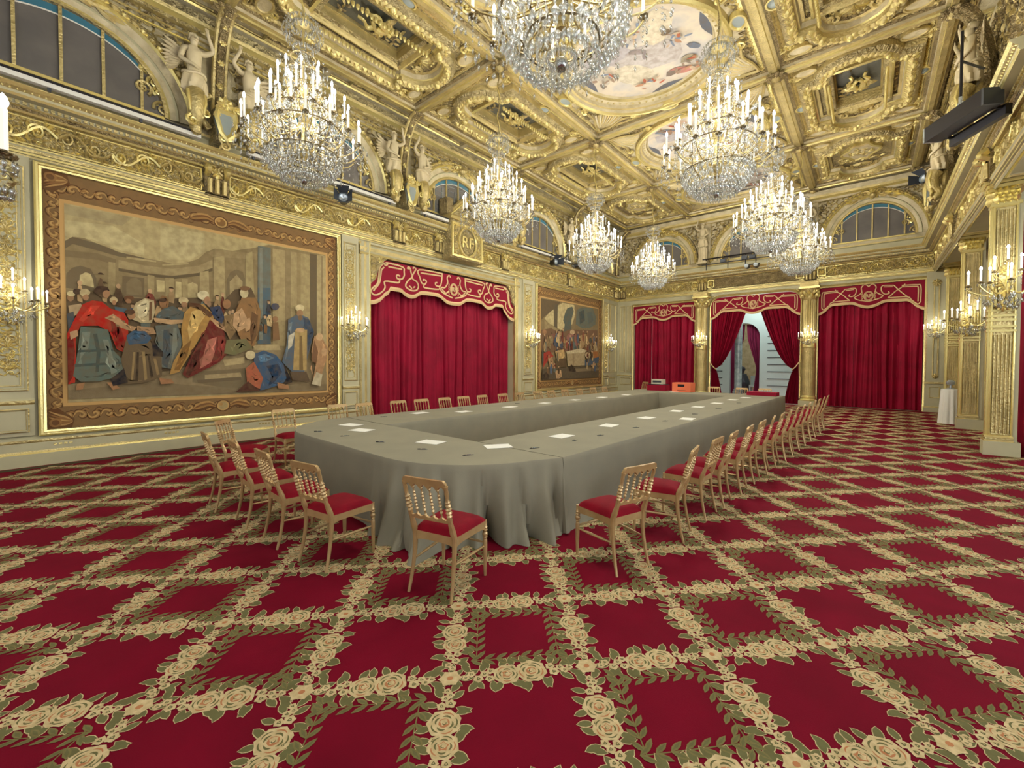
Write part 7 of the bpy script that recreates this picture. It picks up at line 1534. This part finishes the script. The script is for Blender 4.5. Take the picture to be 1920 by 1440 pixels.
# shields with grey-blue enamel at the foot of each rib
def shield(T_, u, label):
    b = MB(T_); q = [(u-.17, 6.62), (u+.17, 6.62), (u+.2, 6.45), (u+.12, 6.15), (u, 6.02), (u-.12, 6.15), (u-.2, 6.45)]
    root = empty('cartouche', label=label, cat='wall ornament', group='enamel shields at the rib feet')
    b.poly(q, .62, SLATE, thick=.1); b.obj('enamel_shield', root)
    b = MB(T_); b.ring(q, [(-.1, .5), (-.08, .62), (-.03, .66), (.01, .63)], GOLDB)
    for k, (x, y) in enumerate(q): b.merge(scroll_t(GOLDB if k % 2 else GOLD, .09, 1.3, .03, 12, 1), TR(x, y, .58, k*1.1)); b.merge(LEAFG, TR(x, y, .58, k*.9+.5, .22))
    b.merge(rosette_t(GOLDB, .16, 8), TR(u, 6.75, .58)); b.box((u-.15, 6.05, .02), (u+.15, 6.7, .52), GOLDT)
    for s in (-1, 1): b.tube(smooth_path([(u+s*.2, 6.3, .3), (u+s*.36, 6.5, .32), (u+s*.32, 6.8, .3), (u+s*.18, 6.95, .3)], 4), .06, GOLD, 7)
    b.obj('gilt_scrolls', root)
for i, r in enumerate((2.88, 7.33, 11.8, 16.28)): shield(WL, r, 'grey-blue enamel shield in gilt scrolls, foot of %s left rib' % lw[i])
for i, r in enumerate((11.8, 16.28)): shield(WR, r, 'grey-blue enamel shield in gilt scrolls, foot of %s right rib' % lw[i])
# ================================================================== STAGE LIGHTING GEAR
for a, c, tt in ((-2.9, 2.5, 'nearest the viewer'), (3.3, 6.9, 'above the large tapestry end'), (7.8, 8.8, 'just left of the tablet'), (10.4, 11.4, 'just right of the tablet'), (12.3, 15.8, 'above the far tapestry')): 
    rl = MB(); rl.box((LX+.38, a, 6.06), (LX+.46, c, 6.1), BLACK); rl.box((LX+.36, a, 5.99), (LX+.46, c, 6.06), WHITE)
    for k in range(int((c-a)/1.1)+1): y = a+.1+1.1*k; rl.box((LX+.38, y, 5.93), (LX+.44, y+.04, 6.0), DGREY)
    rl.obj('lighting_rail', label='white and black lighting rail on the left cornice, ' + tt, cat='rail')
rl = MB(); rl.tube([(-6.0, BY-.45, 6.45), (-2.6, BY-.45, 6.45)], .03, BLACK, 6); rl.tube([(-6.0, BY-.45, 6.2), (-2.6, BY-.45, 6.2)], .02, DGREY, 6)
for x in (-5.8, -4.9, -4.2, -3.8, -2.8): rl.tube([(x, BY-.45, 5.935), (x, BY-.45, 6.47)], .02, BLACK, 6)
for x in (-5.2, -4.35, -4.05): rl.box((x, BY-.52, 6.22), (x+.22, BY-.38, 6.36), DGREY)
rl.obj('lighting_rail', label='black pipe rail with small lamps on the far wall cornice', cat='rail')
def spot(loc, rz, label, s=1., light=False):
    root = empty('stage_spotlight', loc, rz, label, 'spotlight', 'stage spotlights'); root.scale = (s, s, s)
    b = MB(); b.lathe([(.001, -.14), (.1, -.14), (.11, -.05), (.12, .1), (.13, .14), (.11, .14), (.1, .1)], (0, 0, 0), BLACK, 16, 'y'); b.obj('lamp_can', root)
    b = MB(); b.lathe([(.105, .12), (.09, .08), (.001, .05)], (0, 0, 0), STEEL, 16, 'y'); b.obj('lens', root)
    b = MB()
    for s_ in (-1, 1): b.add([(s_*.1, .14, -.1), (s_*.1, .14, .1), (s_*.2, .34, .14), (s_*.2, .34, -.14)], [(0, 1, 2, 3)], DGREY); b.add([(-.1, .14, s_*.1), (.1, .14, s_*.1), (.14, .34, s_*.2), (-.14, .34, s_*.2)], [(0, 1, 2, 3)], DGREY)
    b.obj('barn_doors', root)
    b = MB(); b.tube([(-.15, 0, 0), (-.16, 0, .2), (0, 0, .25), (.16, 0, .2), (.15, 0, 0)], .014, BLACK, 5); b.tube([(0, 0, .25), (0, -.1, .34), (0, -.35, .34)], .018, BLACK, 5); b.obj('yoke', root)
spot((LX+.62, 5.3, 5.62), radians(-120), 'black stage spotlight with open flaps on the left cornice below the nearest chandelier')
spot((LX+.62, 14.2, 5.72), radians(-110), 'black stage spotlight on the left cornice above the far tapestry', 1.1)
spot((1.2, 17.7, 7.2), radians(140), 'black stage spotlight high at right below the far stucco figure', 1.1)
b = MB(); b.box((LX+.4, 15.9, 5.86), (LX+1.0, 16.9, 5.93), DGREY); b.box((LX+.45, 15.95, 5.84), (LX+.95, 16.85, 5.86), BLACK); b.box((LX+.3, 16.2, 5.93), (LX+.5, 16.5, 5.97), BLACK); b.obj('flat_panel_light', label='flat grey panel light tilted off the left cornice by the far corner', cat='light')
b = MB()
for x in (-4.1, -3.75): b.lathe([(.001, -.16), (.09, -.15), (.1, .1), (.001, .12)], (x, BY-.62, 5.86), DGREY, 12, 'y'); b.lathe([(.001, -.165), (.08, -.17), (.085, -.15)], (x, BY-.62, 5.86), STEEL, 12, 'y')
b.box((-4.2, BY-.5, 5.93), (-3.65, BY-.44, 5.97), BLACK); b.obj('twin_projector', label='pair of small grey projectors on the far wall cornice above the doorway', cat='projector')
rt = empty('batten_light', (1.05, 10.0, 5.68), radians(128), 'long black strip light hanging from a pole at upper right', 'stage light')
rt.rotation_euler = (0, 0, radians(120)); rt.scale = (.88, .88, .95)
b = MB(); b.box((-.62, -.15, -.12), (.62, .15, .14), BLACK)
for z in (-.03, .05): b.box((-.62, -.16, z), (.62, -.15, z+.02), DGREY)
b.obj('housing', rt); b = MB(); b.box((-.66, -.15, -.12), (-.62, .15, .14), DGREY); b.obj('end_cap', rt); b = MB(); b.box((.62, -.15, -.12), (.66, .15, .14), STEEL); b.obj('end_cap', rt)
b = MB(); b.box((-.55, -.36, -.24), (.6, -.26, -.08), BLACK); b.box((-.5, -.3, -.12), (-.46, -.1, -.08), BLACK); b.box((.5, -.3, -.12), (.54, -.1, -.08), BLACK); b.obj('lower_bar', rt)
b = MB(); b.tube([(0, 0, .1), (0, 0, .35)], .03, STEEL, 6); b.tube([(0, 0, .35), (0, 0, 1.45)], .022, BLACK, 6); b.tube([(-.2, 0, .1), (0, 0, .3), (.2, 0, .1)], .015, STEEL, 5); b.tube([(0, 0, .95), (.35, -.62, .98)], .02, DGREY, 6); b.obj('hanging_pole', rt)
